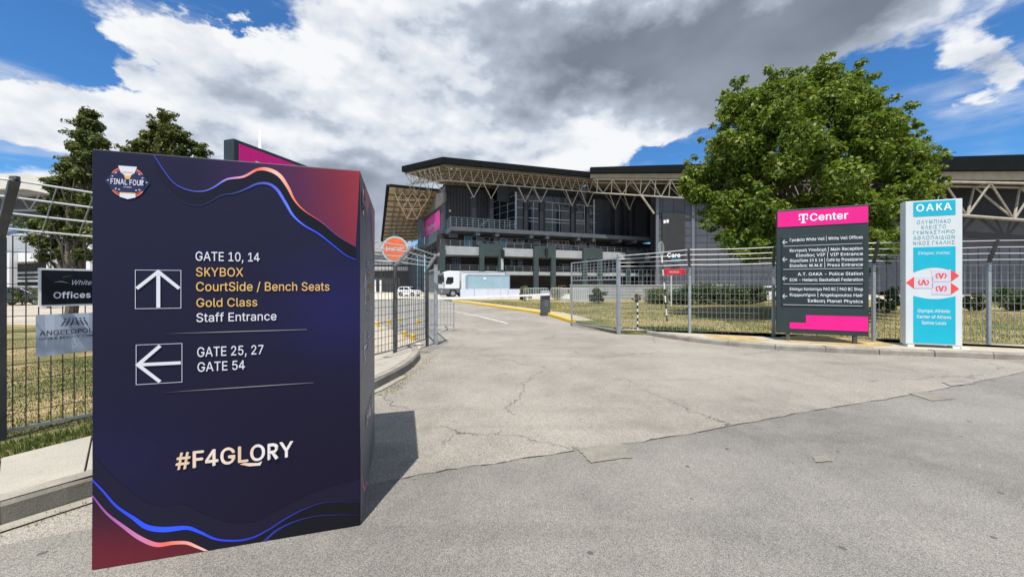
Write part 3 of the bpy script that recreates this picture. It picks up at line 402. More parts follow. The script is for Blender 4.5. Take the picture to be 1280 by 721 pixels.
(103,106,[38,94,57,96,49,96,63,93,78,80,93,95,78,95,93,-2,28,90,68,90,20,83,72,86,75,83,14,73,43,81,51,82,77,80,59,81,66,78,36,78,71,73,75,66,77,58,31,72,10,62,27,66,25,57,8,48,78,48,24,48,25,39,77,38,10,34,27,31,75,30,14,22,31,24,71,24,78,17,36,19,66,19,20,13,43,16,59,16,76,17,74,14,78,-2,51,15,72,10,28,7,68,7,63,4,38,2,57,2,49,1,76,-12,92,-14,13,-17,28,-13,25,-10,70,-19,30,-16,88,-22,34,-20,16,-23,62,-23,38,-22,44,-24,81,-29,20,-28,52,-24,26,-32,73,-34,34,-35,63,-37,42,-37,52,-38],[[0,1,2,0,3,1,4,5,6,4,7,5,8,3,0,8,9,3,10,9,8,10,11,9,10,12,11,13,14,10,14,15,10,15,12,10,15,16,12,17,16,15,18,16,17,13,19,14,18,4,16,18,20,4,20,21,4,21,22,4,22,7,4,13,23,19,24,23,13,24,25,23,24,26,25,27,26,24,28,7,22,27,29,26,27,30,29,31,7,28,32,30,27,32,33,30,34,7,31,35,33,32,35,36,33,37,38,34,38,7,34,35,39,36,40,38,37,41,39,35,41,42,39,43,44,40,44,38,40,43,45,44,46,7,38,41,47,42,47,45,43,41,45,47,41,48,45,49,48,41,49,50,48,49,51,50,52,51,49,52,53,51,54,53,52,55,7,46,55,56,7,57,58,59,60,56,55,57,61,58,60,62,56,57,63,61,64,63,57,65,62,60,64,66,63,64,67,66,65,68,62,69,67,64,70,68,65,69,70,67,69,68,70,71,68,69,71,72,68,73,72,71,73,74,72,75,74,73,75,76,74]]),
(104,102,[13,0,28,127,13,127,26,72,28,72,47,95,66,95,57,96,74,92,38,90,80,87,31,83,52,82,85,80,40,79,46,82,62,81,68,76,88,71,35,76,72,69,32,71,29,64,89,60,74,59,28,57,89,0,74,0,28,0],[[0,1,2,0,3,1,3,4,1,5,6,7,5,8,6,9,8,5,9,10,8,11,10,9,11,12,10,12,13,10,14,15,11,15,12,11,16,13,12,17,13,16,17,18,13,3,19,14,20,18,17,3,21,19,0,22,3,22,21,3,20,23,18,24,23,20,0,25,22,24,26,23,27,26,24,0,28,25],[3,14,11]]),
(105,42,[13,0,28,95,13,95,28,0,17,130,25,130,21,131,14,128,28,128,11,125,31,125,10,121,32,121,11,117,31,117,14,114,28,114,17,112,25,112,21,111],[[0,1,2,0,3,1],[4,5,6,7,5,4,7,8,5,9,8,7,9,10,8,11,10,9,11,12,10,13,12,11,13,14,12,15,14,13,15,16,14,17,16,15,17,18,16,19,18,17]]),
(107,95,[13,0,28,127,13,127,28,53,28,0,30,53,90,95,71,95,48,57,46,50,37,46,93,0,28,34,44,50,74,0],[[0,1,2,0,3,1,5,6,7,5,8,6,8,9,6,5,10,8,0,12,3,4,5,3,4,10,5,4,14,10],[9,11,8,12,9,13,12,11,9,0,11,12]]),
(108,47,[13,21,28,127,13,127,28,25,29,19,14,12,30,16,32,14,36,13,41,13,45,1,42,14,40,13,38,13,18,5,25,1,35,0,43,0,40,0,38,0],[[0,1,2,0,3,1,0,4,3,5,4,0,5,6,4,5,7,6,5,8,7,9,10,11,12,10,9,13,10,12,8,10,13,5,10,8,14,10,5,15,10,14,16,10,15,16,17,10]]),
(109,152,[49,96,64,95,55,96,102,96,117,96,109,96,43,94,95,94,124,93,72,90,13,0,28,95,13,95,27,74,28,74,38,91,89,90,130,88,33,86,84,86,77,83,135,82,30,81,50,82,80,80,105,82,57,82,80,74,44,82,99,82,112,82,138,74,40,80,94,80,118,78,63,78,78,74,35,77,90,77,122,72,67,72,32,72,86,72,139,64,29,66,84,68,124,64,68,65,84,62,28,60,68,0,139,0,124,0,84,0,28,0],[[0,1,2,6,1,0,7,4,3,7,8,4,6,9,1,10,11,12,10,13,11,13,14,11,15,9,6,16,8,7,16,17,8,18,9,15,19,17,16,18,20,9,19,21,17,22,23,18,23,20,18,24,25,19,25,21,19,23,26,20,26,27,20,22,28,23,24,29,25,30,31,21,22,32,28,24,33,29,34,31,30,35,27,26,13,32,22,13,37,32,36,38,33,39,31,34,40,36,35,36,27,35,13,41,37,36,42,38,39,43,31,10,44,13,44,41,13,40,42,36,40,45,42,46,43,39,47,45,40,47,48,45,10,49,44,50,48,47,46,51,43,52,51,46,50,53,48,10,54,49],[36,33,24]]),
(110,102,[47,95,66,95,57,96,74,92,13,0,28,95,13,95,26,72,28,72,38,90,80,87,31,83,52,82,85,80,40,79,46,82,62,81,68,76,88,71,35,76,72,69,32,71,29,64,89,60,74,59,28,57,89,0,74,0,28,0],[[0,1,2,0,3,1,4,5,6,4,7,5,7,8,5,9,3,0,9,10,3,11,10,9,11,12,10,12,13,10,14,15,11,15,12,11,16,13,12,17,13,16,17,18,13,7,19,14,20,18,17,7,21,19,4,22,7,22,21,7,20,23,18,24,23,20,4,25,22,24,26,23,27,26,24,4,28,25],[7,14,11]]),
(111,104,[40,94,64,94,52,96,29,90,75,90,20,82,83,82,14,73,43,81,52,82,60,81,90,73,36,78,68,78,31,72,73,72,10,61,94,61,27,64,77,64,25,56,79,56,8,47,95,47,24,47,80,47,10,33,25,38,79,38,94,33,27,29,77,29,90,21,14,21,31,22,73,22,36,16,68,16,20,12,83,12,43,13,60,13,52,12,29,4,75,4,40,0,64,0,52,-2],[[0,1,2,3,1,0,3,4,1,5,4,3,5,6,4,7,8,5,8,9,5,9,10,6,10,11,6,7,12,8,13,11,10,7,14,12,15,11,13,16,14,7,15,17,11,16,18,14,19,17,15,16,20,18,21,17,19,22,20,16,21,23,17,22,24,20,25,23,21,26,24,22,26,27,24,28,23,25,28,29,23,26,30,27,31,29,28,31,32,29,33,30,26,33,34,30,35,32,31,33,36,34,37,32,35,38,36,33,37,39,32,38,40,36,41,39,37,38,42,40,42,39,41,43,39,38,43,44,39,45,44,43,45,46,44,47,46,45]]),
(112,106,[49,95,68,94,57,96,43,93,13,-36,28,95,13,95,28,80,78,90,38,90,86,83,34,86,32,83,55,82,63,81,92,73,30,80,47,81,40,78,70,78,29,57,31,66,35,73,75,72,96,61,79,65,81,57,98,47,28,47,82,47,29,38,81,38,96,33,79,29,31,29,92,21,75,22,28,15,35,22,70,16,40,16,86,11,63,13,30,15,47,13,28,-36,32,12,55,12,34,8,78,4,38,4,43,1,68,0,50,-1,57,-2],[[0,1,2,3,1,0,4,5,6,4,7,5,3,8,1,9,8,3,9,10,8,11,10,9,12,10,11,12,13,10,13,14,10,14,15,10,16,13,12,16,17,13,16,18,17,19,15,14,4,16,7,4,20,16,20,21,16,21,22,16,22,18,16,23,15,19,23,24,15,25,24,23,26,24,25,26,27,24,4,28,20,29,27,26,4,30,28,31,27,29,31,32,27,33,32,31,4,34,30,33,35,32,36,35,33,4,37,34,37,38,34,39,35,36,37,40,38,39,41,35,42,41,39,37,43,40,43,44,40,4,45,37,46,44,43,47,41,42,46,47,44,46,41,47,48,41,46,48,49,41,50,49,48,51,49,50,51,52,49,53,52,51,53,54,52]]),
(114,65,[45,95,55,96,53,96,57,96,59,96,61,96,61,80,38,92,13,0,28,95,13,95,28,80,32,87,29,80,52,82,55,81,58,81,60,81,46,81,40,79,29,66,32,71,35,75,28,59,28,0],[[0,1,2,0,3,1,0,4,3,0,5,4,0,6,5,7,6,0,8,9,10,8,11,9,12,6,7,13,14,12,14,15,12,15,16,12,16,17,12,17,6,12,13,18,14,13,19,18,8,13,11,8,20,13,20,21,13,21,22,13,22,19,13,8,23,20,8,24,23]]),
(115,91,[37,95,56,95,47,96,64,93,29,92,70,90,22,88,75,85,16,83,47,83,78,79,39,82,55,82,13,76,33,79,61,79,28,75,81,72,64,74,12,68,27,69,67,69,28,64,13,59,31,61,36,58,18,52,43,56,57,52,69,48,26,46,76,43,37,42,81,36,53,39,59,37,64,34,83,27,66,30,67,26,9,24,26,20,24,27,82,19,66,20,11,16,61,16,31,15,78,12,16,10,54,12,38,12,45,11,72,6,21,4,65,2,28,1,56,-1,36,-1,46,-2],[[0,1,2,0,3,1,4,3,0,4,5,3,6,5,4,6,7,5,8,7,6,8,9,7,9,10,7,8,11,9,12,10,9,13,11,8,13,14,11,15,10,12,13,16,14,15,17,10,18,17,15,19,16,13,19,20,16,21,17,18,19,22,20,23,22,19,23,24,22,23,25,24,26,25,23,26,27,25,26,28,27,26,29,28,30,29,26,30,31,29,32,31,30,32,33,31,34,33,32,35,33,34,36,33,35,36,37,33,38,37,36,39,37,38,40,41,42,39,43,37,44,43,39,45,41,40,46,43,44,45,47,41,46,48,43,49,47,45,50,48,46,49,51,47,52,48,50,49,52,51,52,53,48,49,53,52,54,53,49,54,55,53,56,55,54,56,57,55,58,57,56,58,59,57]]),
(116,57,[16,23,32,118,16,118,32,24,2,82,51,95,2,95,51,82,32,19,18,13,34,15,38,13,48,13,53,0,50,14,42,12,46,13,23,5,44,12,31,0,42,-1,51,0,48,-1,45,-1],[[0,1,2,0,3,1,0,8,3,9,8,0,9,10,8,9,11,10,12,13,14,9,15,11,16,13,12,17,15,9,18,13,16,15,13,18,17,13,15,19,13,17,20,13,19,20,21,13,20,22,21],[4,5,6,4,7,5]]),
(117,102,[13,35,28,95,13,95,28,36,74,38,89,95,74,95,89,0,73,30,30,26,14,24,71,24,77,23,34,19,67,19,74,23,17,15,72,12,74,0,62,16,41,14,56,13,22,8,50,12,64,4,29,3,56,0,36,0,46,-1],[[0,1,2,0,3,1,4,5,6,4,7,5,8,7,4,0,9,3,10,9,0,11,12,8,12,7,8,10,13,9,14,15,11,15,12,11,16,13,10,14,17,15,17,18,15,19,17,14,16,20,13,21,17,19,22,20,16,22,23,20,23,17,21,22,17,23,22,24,17,25,24,22,25,26,24,27,26,25,27,28,26],[17,7,12,18,7,17]]),
(121,97,[41,0,21,95,4,95,41,39,56,39,93,95,76,95,51,-14,44,30,53,30,50,22,52,5,47,22,48,13,49,13,46,5,38,-9,35,-14,48,-21,32,-18,30,-21,26,-22,44,-27,12,-35,18,-22,15,-22,22,-22,40,-31,35,-34,29,-36,14,-35,16,-36,23,-36,19,-36],[[0,1,2,0,3,1,4,5,6,4,7,5,0,8,3,9,7,4,10,11,9,11,7,9,0,12,8,13,14,10,14,11,10,0,13,12,13,14,12,0,15,13,0,11,15,0,7,11,16,7,0,17,7,16,17,18,7,19,18,17,20,18,19,21,18,20,21,22,18,23,24,25,23,26,24,26,22,21,23,22,26,23,27,22,23,28,27,23,29,28,30,29,23,31,29,30]]),
(124,58,[22,-41,35,168,22,168,35,-41],[[0,1,2,0,3,1]]),
(233,101,[39,94,59,96,51,96,66,94,29,90,74,90,80,85,20,82,51,82,85,79,43,82,59,82,14,72,66,78,36,78,89,70,71,74,31,74,74,67,27,68,10,60,92,60,25,60,77,59,84,55,93,48,8,47,19,55,24,53,78,50,19,42,24,44,93,42,10,33,25,35,28,26,14,21,32,20,74,22,91,23,76,26,88,16,71,18,20,12,38,15,68,15,84,10,45,12,64,13,58,12,53,12,29,4,78,5,71,1,40,0,62,-1,53,-2,44,107,73,132,56,132,57,107],[[0,1,2,0,3,1,4,3,0,4,5,3,4,6,5,7,6,4,7,8,6,8,9,6,11,9,8,12,10,7,13,9,11,12,14,10,13,15,9,16,15,13,12,17,14,18,15,16,12,19,17,20,19,12,18,21,15,20,22,19,23,21,18,23,24,21,24,25,21,26,27,20,27,22,20,27,28,22,29,24,23,26,30,27,31,25,28,31,32,25,33,30,26,34,32,31,33,34,32,33,35,34,36,35,33,36,37,35,38,39,40,38,41,39,42,41,38,43,37,36,43,44,37,45,41,42,45,46,41,43,47,44,48,46,45,49,46,48,50,46,49,43,46,50,51,46,43,51,52,46,51,53,52,54,53,51,54,55,53,56,55,54],[28,24,27,28,25,24,33,32,30],[57,58,59,57,60,58]]),
(904,128,[38,0,54,113,38,127,116,127,116,113,54,72,54,57,112,72,112,57,54,14,117,14,117,0,8,102,27,127,11,127,18,102],[[0,1,2,1,3,2,1,4,3,0,5,1,0,6,5,6,7,5,6,8,7,0,9,6,0,10,9,0,11,10],[12,13,14,12,15,13]]),
(913,120,[4,0,58,120,50,127,69,127,61,120,116,0,28,50,57,105,62,105,92,50,66,93,53,93,69,84,50,83,72,76,48,76,28,36,21,0,99,0,92,36],[[0,1,2,1,3,2,1,4,3,4,5,3,0,6,1,6,7,1,7,8,1,8,9,4,9,5,4,10,9,8,6,11,7,12,9,10,6,13,11,14,9,12,6,15,13,6,16,15,16,17,15,18,19,14,19,9,14,0,16,6,19,5,9,0,17,16,18,5,19],[7,8,4,16,9,6,16,19,9]]),
(915,100,[15,0,31,113,15,127,92,127,92,113,31,0],[[0,1,2,1,3,2,1,4,3,0,5,1]]),
(916,118,[4,0,68,127,51,127,59,106,60,106,114,0,26,14,92,14],[[0,1,2,0,3,1,3,4,1,4,5,1,0,6,3,7,5,4,0,7,6,0,5,7]]),
(917,105,[15,0,31,113,15,127,93,127,93,113,31,72,31,57,89,72,89,57,31,14,94,14,94,0],[[0,1,2,1,3,2,1,4,3,0,5,1,0,6,5,6,7,5,6,8,7,0,9,6,0,10,9,0,11,10]]),
(919,129,[15,0,31,127,15,127,31,72,98,72,114,127,98,127,114,0,31,58,98,58,31,0,98,0],[[0,1,2,0,3,1,4,5,6,4,7,5,0,8,3,8,4,3,8,9,4,9,7,4,0,10,8,11,7,9]]),
(920,133,[51,127,82,127,67,129,38,121,96,121,26,111,67,114,107,111,56,112,78,112,87,108,46,108,18,98,116,98,96,101,38,101,102,91,31,91,12,82,122,82,106,78,27,78,10,64,123,64,108,64,26,64,40,57,94,70,40,70,94,57,12,45,27,48,106,48,122,45,31,36,102,36,18,29,116,29,38,26,96,26,26,16,107,16,46,19,87,19,56,15,78,15,96,6,38,6,67,13,51,0,82,0,67,-2],[[0,1,2,3,1,0,3,4,1,5,4,3,5,6,4,6,7,4,5,8,6,9,7,6,10,7,9,5,11,8,12,11,5,10,13,7,14,13,10,12,15,11,16,13,14,12,17,15,18,17,12,16,19,13,20,19,16,18,21,17,22,21,18,20,23,19,24,23,20,22,25,21,30,25,22,30,31,25,32,23,24,32,33,23,30,34,31,35,33,32,36,34,30,35,37,33,36,38,34,39,37,35,40,38,36,39,41,37,40,42,38,43,41,39,40,44,42,45,41,43,45,46,41,47,44,40,47,48,44,48,46,45,47,46,48,49,46,47,49,50,46,49,51,50],[26,27,28,26,29,27]]),
(921,46,[15,0,31,127,15,127,31,0],[[0,1,2,0,3,1]]),
(922,117,[15,0,31,127,15,127,31,84,53,86,112,127,91,127,57,77,58,69,48,81,26,54,30,60,31,56,44,76,47,65,112,0,39,70,35,65,26,36,57,69,93,0,31,48,31,0],[[0,1,2,0,3,1,4,5,6,4,7,5,7,8,5,9,7,4,0,10,3,10,11,3,11,12,3,13,7,9,13,14,7,16,14,13,17,14,16,18,8,19,18,15,8,11,14,17,0,18,10,0,15,18],[8,15,7,11,20,14,12,20,11,21,20,12,22,20,21]]),
(923,120,[4,0,58,120,50,127,69,127,61,120,116,0,57,105,62,105,66,93,53,93,69,84,50,83,72,76,48,76,21,0,99,0],[[0,1,2,1,3,2,1,4,3,4,5,3,0,6,1,6,7,1,7,5,4,8,5,7,0,9,6,10,5,8,0,11,9,12,5,10,0,13,11,0,14,13,15,5,12],[6,7,4]]),
(924,157,[15,0,28,114,15,127,38,127,30,114,69,47,88,47,127,114,119,127,142,127,128,114,142,0,30,108,30,109,127,109,126,108,30,104,126,103,124,102,32,102,30,98,122,96,30,93,120,91,30,88,118,85,30,82,117,80,30,77,115,76,30,73,114,73,30,0,86,0,87,44,86,40,84,35,82,30,81,26,80,21,78,16,79,16,80,12,77,12],[[0,1,2,1,3,2,1,4,3,4,5,3,0,12,1,13,5,4,12,5,13,0,16,12,16,19,12,0,20,16,0,22,20,0,24,22,0,26,24,0,28,26,0,30,28,0,32,30],[6,7,8,7,9,8,7,10,9,10,11,9,6,14,7,15,14,10,14,11,10,6,15,14,15,17,14,6,18,15,6,21,18,6,23,21,6,25,23,6,27,25,6,29,27,6,31,29,6,33,31,34,33,6,35,33,34,36,33,35,37,33,36,38,33,37,39,33,38,40,41,39,41,33,39,40,42,41,43,42,40]]),
(925,131,[15,0,27,113,15,127,34,127,30,114,86,46,100,49,116,127,100,127,116,0,30,104,32,103,30,96,37,95,31,88,41,88,44,83,31,82,48,78,31,77,50,72,31,73,31,0,97,0,100,44,88,42,100,39,91,38,100,34,94,32,100,27,97,27,100,20,101,14,104,14],[[0,1,2,1,3,2,1,4,3,4,5,3,6,7,8,6,9,7,10,11,4,11,5,4,0,10,1,0,12,10,13,5,11,0,14,12,15,5,13,16,5,15,0,17,14,18,5,16,0,19,17,20,5,18,0,21,19,0,22,21,23,5,20,24,9,6,23,25,5,26,9,24,23,27,25,28,9,26,23,29,27,30,9,28,23,31,29,32,9,30,23,32,31,23,33,32,33,34,32,23,9,33],[10,11,1,33,9,32]]),
(927,133,[51,127,82,127,67,129,38,121,96,121,26,111,67,114,107,111,56,112,78,112,87,108,46,108,18,98,116,98,96,101,38,101,102,91,31,91,12,82,122,82,106,78,27,78,10,64,123,64,108,64,26,64,12,45,27,48,106,48,122,45,31,36,102,36,18,29,116,29,38,26,96,26,26,16,107,16,46,19,87,19,56,15,78,15,96,6,38,6,67,13,51,0,82,0,67,-2],[[0,1,2,3,1,0,3,4,1,5,4,3,5,6,4,6,7,4,5,8,6,9,7,6,10,7,9,5,11,8,12,11,5,10,13,7,14,13,10,12,15,11,16,13,14,12,17,15,18,17,12,16,19,13,20,19,16,18,21,17,22,21,18,20,23,19,24,23,20,22,25,21,26,25,22,26,27,25,28,23,24,28,29,23,26,30,27,31,29,28,32,30,26,31,33,29,32,34,30,35,33,31,36,34,32,35,37,33,36,38,34,39,37,35,36,40,38,41,37,39,41,42,37,43,40,36,43,44,40,44,42,41,43,42,44,45,42,43,45,46,42,45,47,46]]),
(928,129,[15,0,31,113,15,127,114,127,98,113,114,0,31,0,98,0],[[0,1,2,1,3,2,1,4,3,4,5,3,0,6,1,7,5,4]]),
(929,111,[15,0,31,113,15,127,59,127,72,126,83,122,92,116,58,113,67,112,98,108,27,60,31,0,74,110,80,106,101,98,83,100,86,94,102,87,86,87,86,80,101,76,83,74,98,66,80,68,74,64,92,58,67,62,58,60,27,46,59,46,83,52,72,48],[[0,1,2,1,3,2,1,4,3,1,5,4,1,6,5,1,7,6,7,8,6,8,9,6,0,10,1,10,11,1,12,9,8,13,9,12,13,14,9,15,14,13,16,14,15,16,17,14,18,17,16,19,17,18,19,20,17,21,20,19,21,22,20,23,22,21,24,22,23,24,25,22,26,25,24,27,25,26,0,28,10,11,29,27,29,25,27,29,30,25,29,31,30],[11,27,10],[0,29,28,0,11,29]]),
(931,119,[14,115,108,127,14,127,30,116,108,113,31,114,33,114,48,80,36,112,37,113,43,113,49,113,56,113,39,108,43,105,47,102,51,97,79,68,51,76,55,73,58,70,61,67,66,69,64,67,66,62,79,63,64,64,61,64,58,61,51,34,55,58,51,55,48,51,11,12,46,28,42,24,38,20,34,16,28,14,30,13,48,14,108,14,56,14,108,0,41,14,34,14,27,11,11,0],[[0,1,2,0,3,1,3,4,1,0,5,3,6,4,3,7,5,0,8,9,6,9,4,6,7,8,5,8,9,5,7,13,8,7,14,13,7,15,14,7,16,15,7,17,16,18,17,7,19,17,18,20,17,19,21,22,20,22,17,20,21,23,22,24,17,22,24,25,17,26,23,21,27,24,26,28,24,27,24,29,25,28,29,24,30,29,28,31,29,30,32,29,31,33,29,32,33,34,29,33,35,34,33,36,35,33,37,36,33,38,37,38,39,37,40,43,41,44,43,40,45,43,44,38,39,45,39,43,45,33,46,38,46,43,39,47,46,33,47,43,46],[27,26,23]]),
(932,112,[8,113,104,127,8,127,104,113,48,113,48,0,64,113,64,0],[[0,1,2,0,3,1,5,6,4,5,7,6]]),
(933,118,[51,52,23,127,4,127,48,86,70,86,114,127,95,127,67,52,52,80,66,80,63,73,56,73,59,66,56,58,62,58,51,0,67,0],[[0,1,2,0,3,1,4,5,6,4,7,5,0,8,3,9,7,4,10,7,9,0,11,8,12,7,10,0,12,11,13,14,12,14,7,12,0,7,14,15,7,0,15,16,7],[0,14,12]]),
(935,118,[54,59,26,127,7,127,44,100,74,100,112,127,94,127,65,60,48,95,71,95,51,90,68,90,54,86,65,86,54,71,56,82,63,82,65,72,58,78,61,78,58,73,61,73,114,0,4,0,58,58,61,58,59,53,60,53,56,49,62,49,54,45,65,45,52,42,67,41,49,37,70,37,46,32,73,32,23,0,96,0],[[0,1,2,0,3,1,4,5,6,4,7,5,0,8,3,9,7,4,0,10,8,11,7,9,0,12,10,13,7,11,14,15,12,16,17,13,14,18,15,19,17,16,14,20,18,20,21,18,14,17,20,24,25,14,25,22,14,23,26,24,26,27,24,26,27,25,27,22,25,23,28,26,29,22,27,23,30,28,31,22,29,23,32,30,33,22,31,23,34,32,35,22,33,23,36,34,37,22,35,23,38,36,39,22,37],[20,17,19,14,22,17,23,24,14]]),
(937,134,[55,128,79,128,67,129,44,124,90,124,34,119,100,119,26,112,67,114,108,112,56,112,78,112,46,108,88,108,19,104,115,104,38,102,96,102,14,94,120,94,31,93,102,93,11,82,123,82,28,82,106,82,26,69,108,69,10,70,124,70,11,58,123,58,28,54,106,54,14,47,120,47,34,41,100,41,18,38,116,38,44,31,90,31,24,30,110,30,56,26,78,26,32,24,102,24,42,20,56,0,78,0,92,20,42,14,92,14,10,0,10,14,124,14,124,0],[[0,1,2,3,1,0,3,4,1,5,4,3,5,6,4,7,6,5,7,8,6,8,9,6,7,10,8,11,9,8,7,12,10,13,9,11,14,12,7,13,15,9,14,16,12,17,15,13,18,16,14,17,19,15,18,20,16,21,19,17,22,20,18,21,23,19,22,24,20,25,23,21,22,26,24,27,23,25,28,26,22,27,29,23,30,26,28,27,31,29,30,32,26,33,31,27,34,32,30,33,35,31,34,36,32,37,35,33,38,36,34,37,39,35,38,40,36,41,39,37,42,40,38,41,43,39,42,44,40,45,43,41,46,44,42,45,47,43,46,48,44,48,49,44,50,51,45,51,47,45,52,49,48,50,53,51,54,52,55,54,49,52,50,56,53,50,57,56]]),
(940,116,[39,94,60,95,51,96,67,93,82,47,87,66,93,95,107,95,94,60,94,48,94,47,29,90,73,89,20,82,78,84,52,82,59,82,82,79,44,81,14,72,65,79,37,78,70,75,85,73,32,73,74,70,28,66,10,61,77,64,79,58,81,53,82,48,88,60,25,57,8,47,24,47,87,29,94,0,109,0,81,42,94,35,10,34,25,37,79,36,27,28,76,30,89,35,14,22,73,24,85,22,31,21,69,19,82,16,20,12,36,16,64,15,78,10,43,13,58,12,51,12,29,4,72,6,66,2,39,0,59,-1,50,-2,46,107,66,132,50,132,57,107],[[0,1,2,0,3,1,4,5,6,5,7,6,5,8,7,8,9,7,9,10,7,11,3,0,11,12,3,13,12,11,13,14,12,13,15,14,15,16,14,16,17,14,13,18,15,19,18,13,20,17,16,19,21,18,22,17,20,22,23,17,19,24,21,25,23,22,19,26,24,25,5,23,27,26,19,28,5,25,28,29,5,29,30,5,30,31,5,31,4,5,4,32,5,27,33,26,34,33,27,34,35,33,4,36,31,36,37,31,10,38,9,39,36,4,40,38,10,41,35,34,41,42,35,43,36,39,41,44,42,45,36,43,36,40,46,36,38,40,47,44,41,48,36,45,48,49,36,37,38,36,47,50,44,51,49,48,51,52,49,53,50,47,53,54,50,55,52,51,55,56,52,53,57,54,58,56,55,53,59,57,59,56,58,60,59,53,60,56,59,60,61,56,60,62,61,63,62,60,63,64,62,65,64,63],[66,67,68,66,69,67]]),
(942,102,[47,95,66,95,57,96,74,92,13,0,28,95,13,95,26,72,28,72,38,90,80,87,31,83,52,82,85,80,40,79,46,82,62,81,68,76,88,71,35,76,72,69,32,71,29,64,89,60,74,59,28,57,89,-36,74,-36,28,0,47,107,66,132,50,132,58,107],[[0,1,2,0,3,1,4,5,6,4,7,5,7,8,5,9,3,0,9,10,3,11,10,9,11,12,10,12,13,10,14,15,11,15,12,11,16,13,12,17,13,16,17,18,13,7,19,14,20,18,17,7,21,19,4,22,7,22,21,7,20,23,18,24,23,20,4,25,22,24,26,23,27,26,24,4,28,25],[7,14,11],[29,30,31,29,32,30]]),
(943,47,[13,21,28,95,13,95,28,25,29,19,14,12,30,16,32,14,36,13,41,13,45,1,42,14,40,13,38,13,18,5,25,1,35,0,43,0,40,0,38,0,16,107,35,132,18,132,26,107],[[0,1,2,0,3,1,0,4,3,5,4,0,5,6,4,5,7,6,5,8,7,9,10,11,12,10,9,13,10,12,8,10,13,5,10,8,14,10,5,15,10,14,16,10,15,16,17,10],[20,21,22,20,23,21]]),
(945,116,[39,94,60,95,51,96,67,93,82,47,87,66,93,95,107,95,94,60,94,48,94,47,29,90,73,89,20,82,78,84,52,82,59,82,82,79,44,81,14,72,65,79,37,78,70,75,85,73,32,73,74,70,28,66,10,61,77,64,79,58,81,53,82,48,88,60,25,57,8,47,24,47,87,29,94,0,109,0,81,42,94,35,10,34,25,37,79,36,27,28,76,30,89,35,14,22,73,24,85,22,31,21,69,19,82,16,20,12,36,16,64,15,78,10,43,13,58,12,51,12,29,4,72,6,66,2,39,0,59,-1,50,-2],[[0,1,2,0,3,1,4,5,6,5,7,6,5,8,7,8,9,7,9,10,7,11,3,0,11,12,3,13,12,11,13,14,12,13,15,14,15,16,14,16,17,14,13,18,15,19,18,13,20,17,16,19,21,18,22,17,20,22,23,17,19,24,21,25,23,22,19,26,24,25,5,23,27,26,19,28,5,25,28,29,5,29,30,5,30,31,5,31,4,5,4,32,5,27,33,26,34,33,27,34,35,33,4,36,31,36,37,31,10,38,9,39,36,4,40,38,10,41,35,34,41,42,35,43,36,39,41,44,42,45,36,43,36,40,46,36,38,40,47,44,41,48,36,45,48,49,36,37,38,36,47,50,44,51,49,48,51,52,49,53,50,47,53,54,50,55,52,51,55,56,52,53,57,54,58,56,55,53,59,57,59,56,58,60,59,53,60,56,59,60,61,56,60,62,61,63,62,60,63,64,62,65,64,63]]),
(948,102,[53,126,80,127,66,127,80,114,42,124,33,121,26,117,23,112,55,113,63,114,48,112,43,111,22,104,40,109,38,106,37,103,22,100,38,100,38,98,24,96,40,96,26,93,43,94,46,92,29,90,50,91,55,89,33,88,61,88,38,86,68,85,44,84,51,85,74,82,39,84,51,83,29,80,79,77,20,74,51,74,84,72,43,74,58,74,14,65,36,71,65,71,88,66,31,66,70,66,27,59,90,59,74,59,10,55,25,51,76,51,92,51,8,42,24,42,77,42,93,42,92,29,10,29,25,32,76,32,74,25,27,25,88,18,14,18,70,19,31,19,65,15,36,15,20,10,81,10,43,12,58,12,51,12,29,3,73,3,39,-1,62,-1,51,-2],[[0,1,2,0,3,1,4,3,0,5,3,4,6,3,5,7,8,6,8,9,6,9,3,6,7,10,8,7,11,10,12,11,7,12,13,11,12,14,13,12,15,14,16,15,12,16,17,15,16,18,17,19,18,16,19,20,18,21,20,19,21,22,20,21,23,22,24,23,21,24,25,23,24,26,25,27,26,24,27,28,26,29,28,27,29,30,28,31,32,29,32,30,29,32,33,30,31,34,32,35,33,32,34,35,31,36,35,34,36,33,35,36,37,33,38,37,36,38,39,37,39,40,37,42,40,39,43,41,38,43,44,41,45,40,42,45,46,40,43,47,44,48,46,45,43,49,47,48,50,46,51,50,48,52,49,43,52,53,49,54,50,51,54,55,50,56,53,52,56,57,53,58,55,54,58,59,55,58,60,59,61,57,56,61,62,57,63,60,58,64,60,63,61,65,62,64,66,60,67,65,61,68,66,64,67,69,65,70,66,68,67,71,69,72,71,67,70,73,66,72,74,71,75,73,70,72,76,74,76,73,75,72,73,76,77,73,72,77,78,73,79,78,77,79,80,78,79,81,80]]),
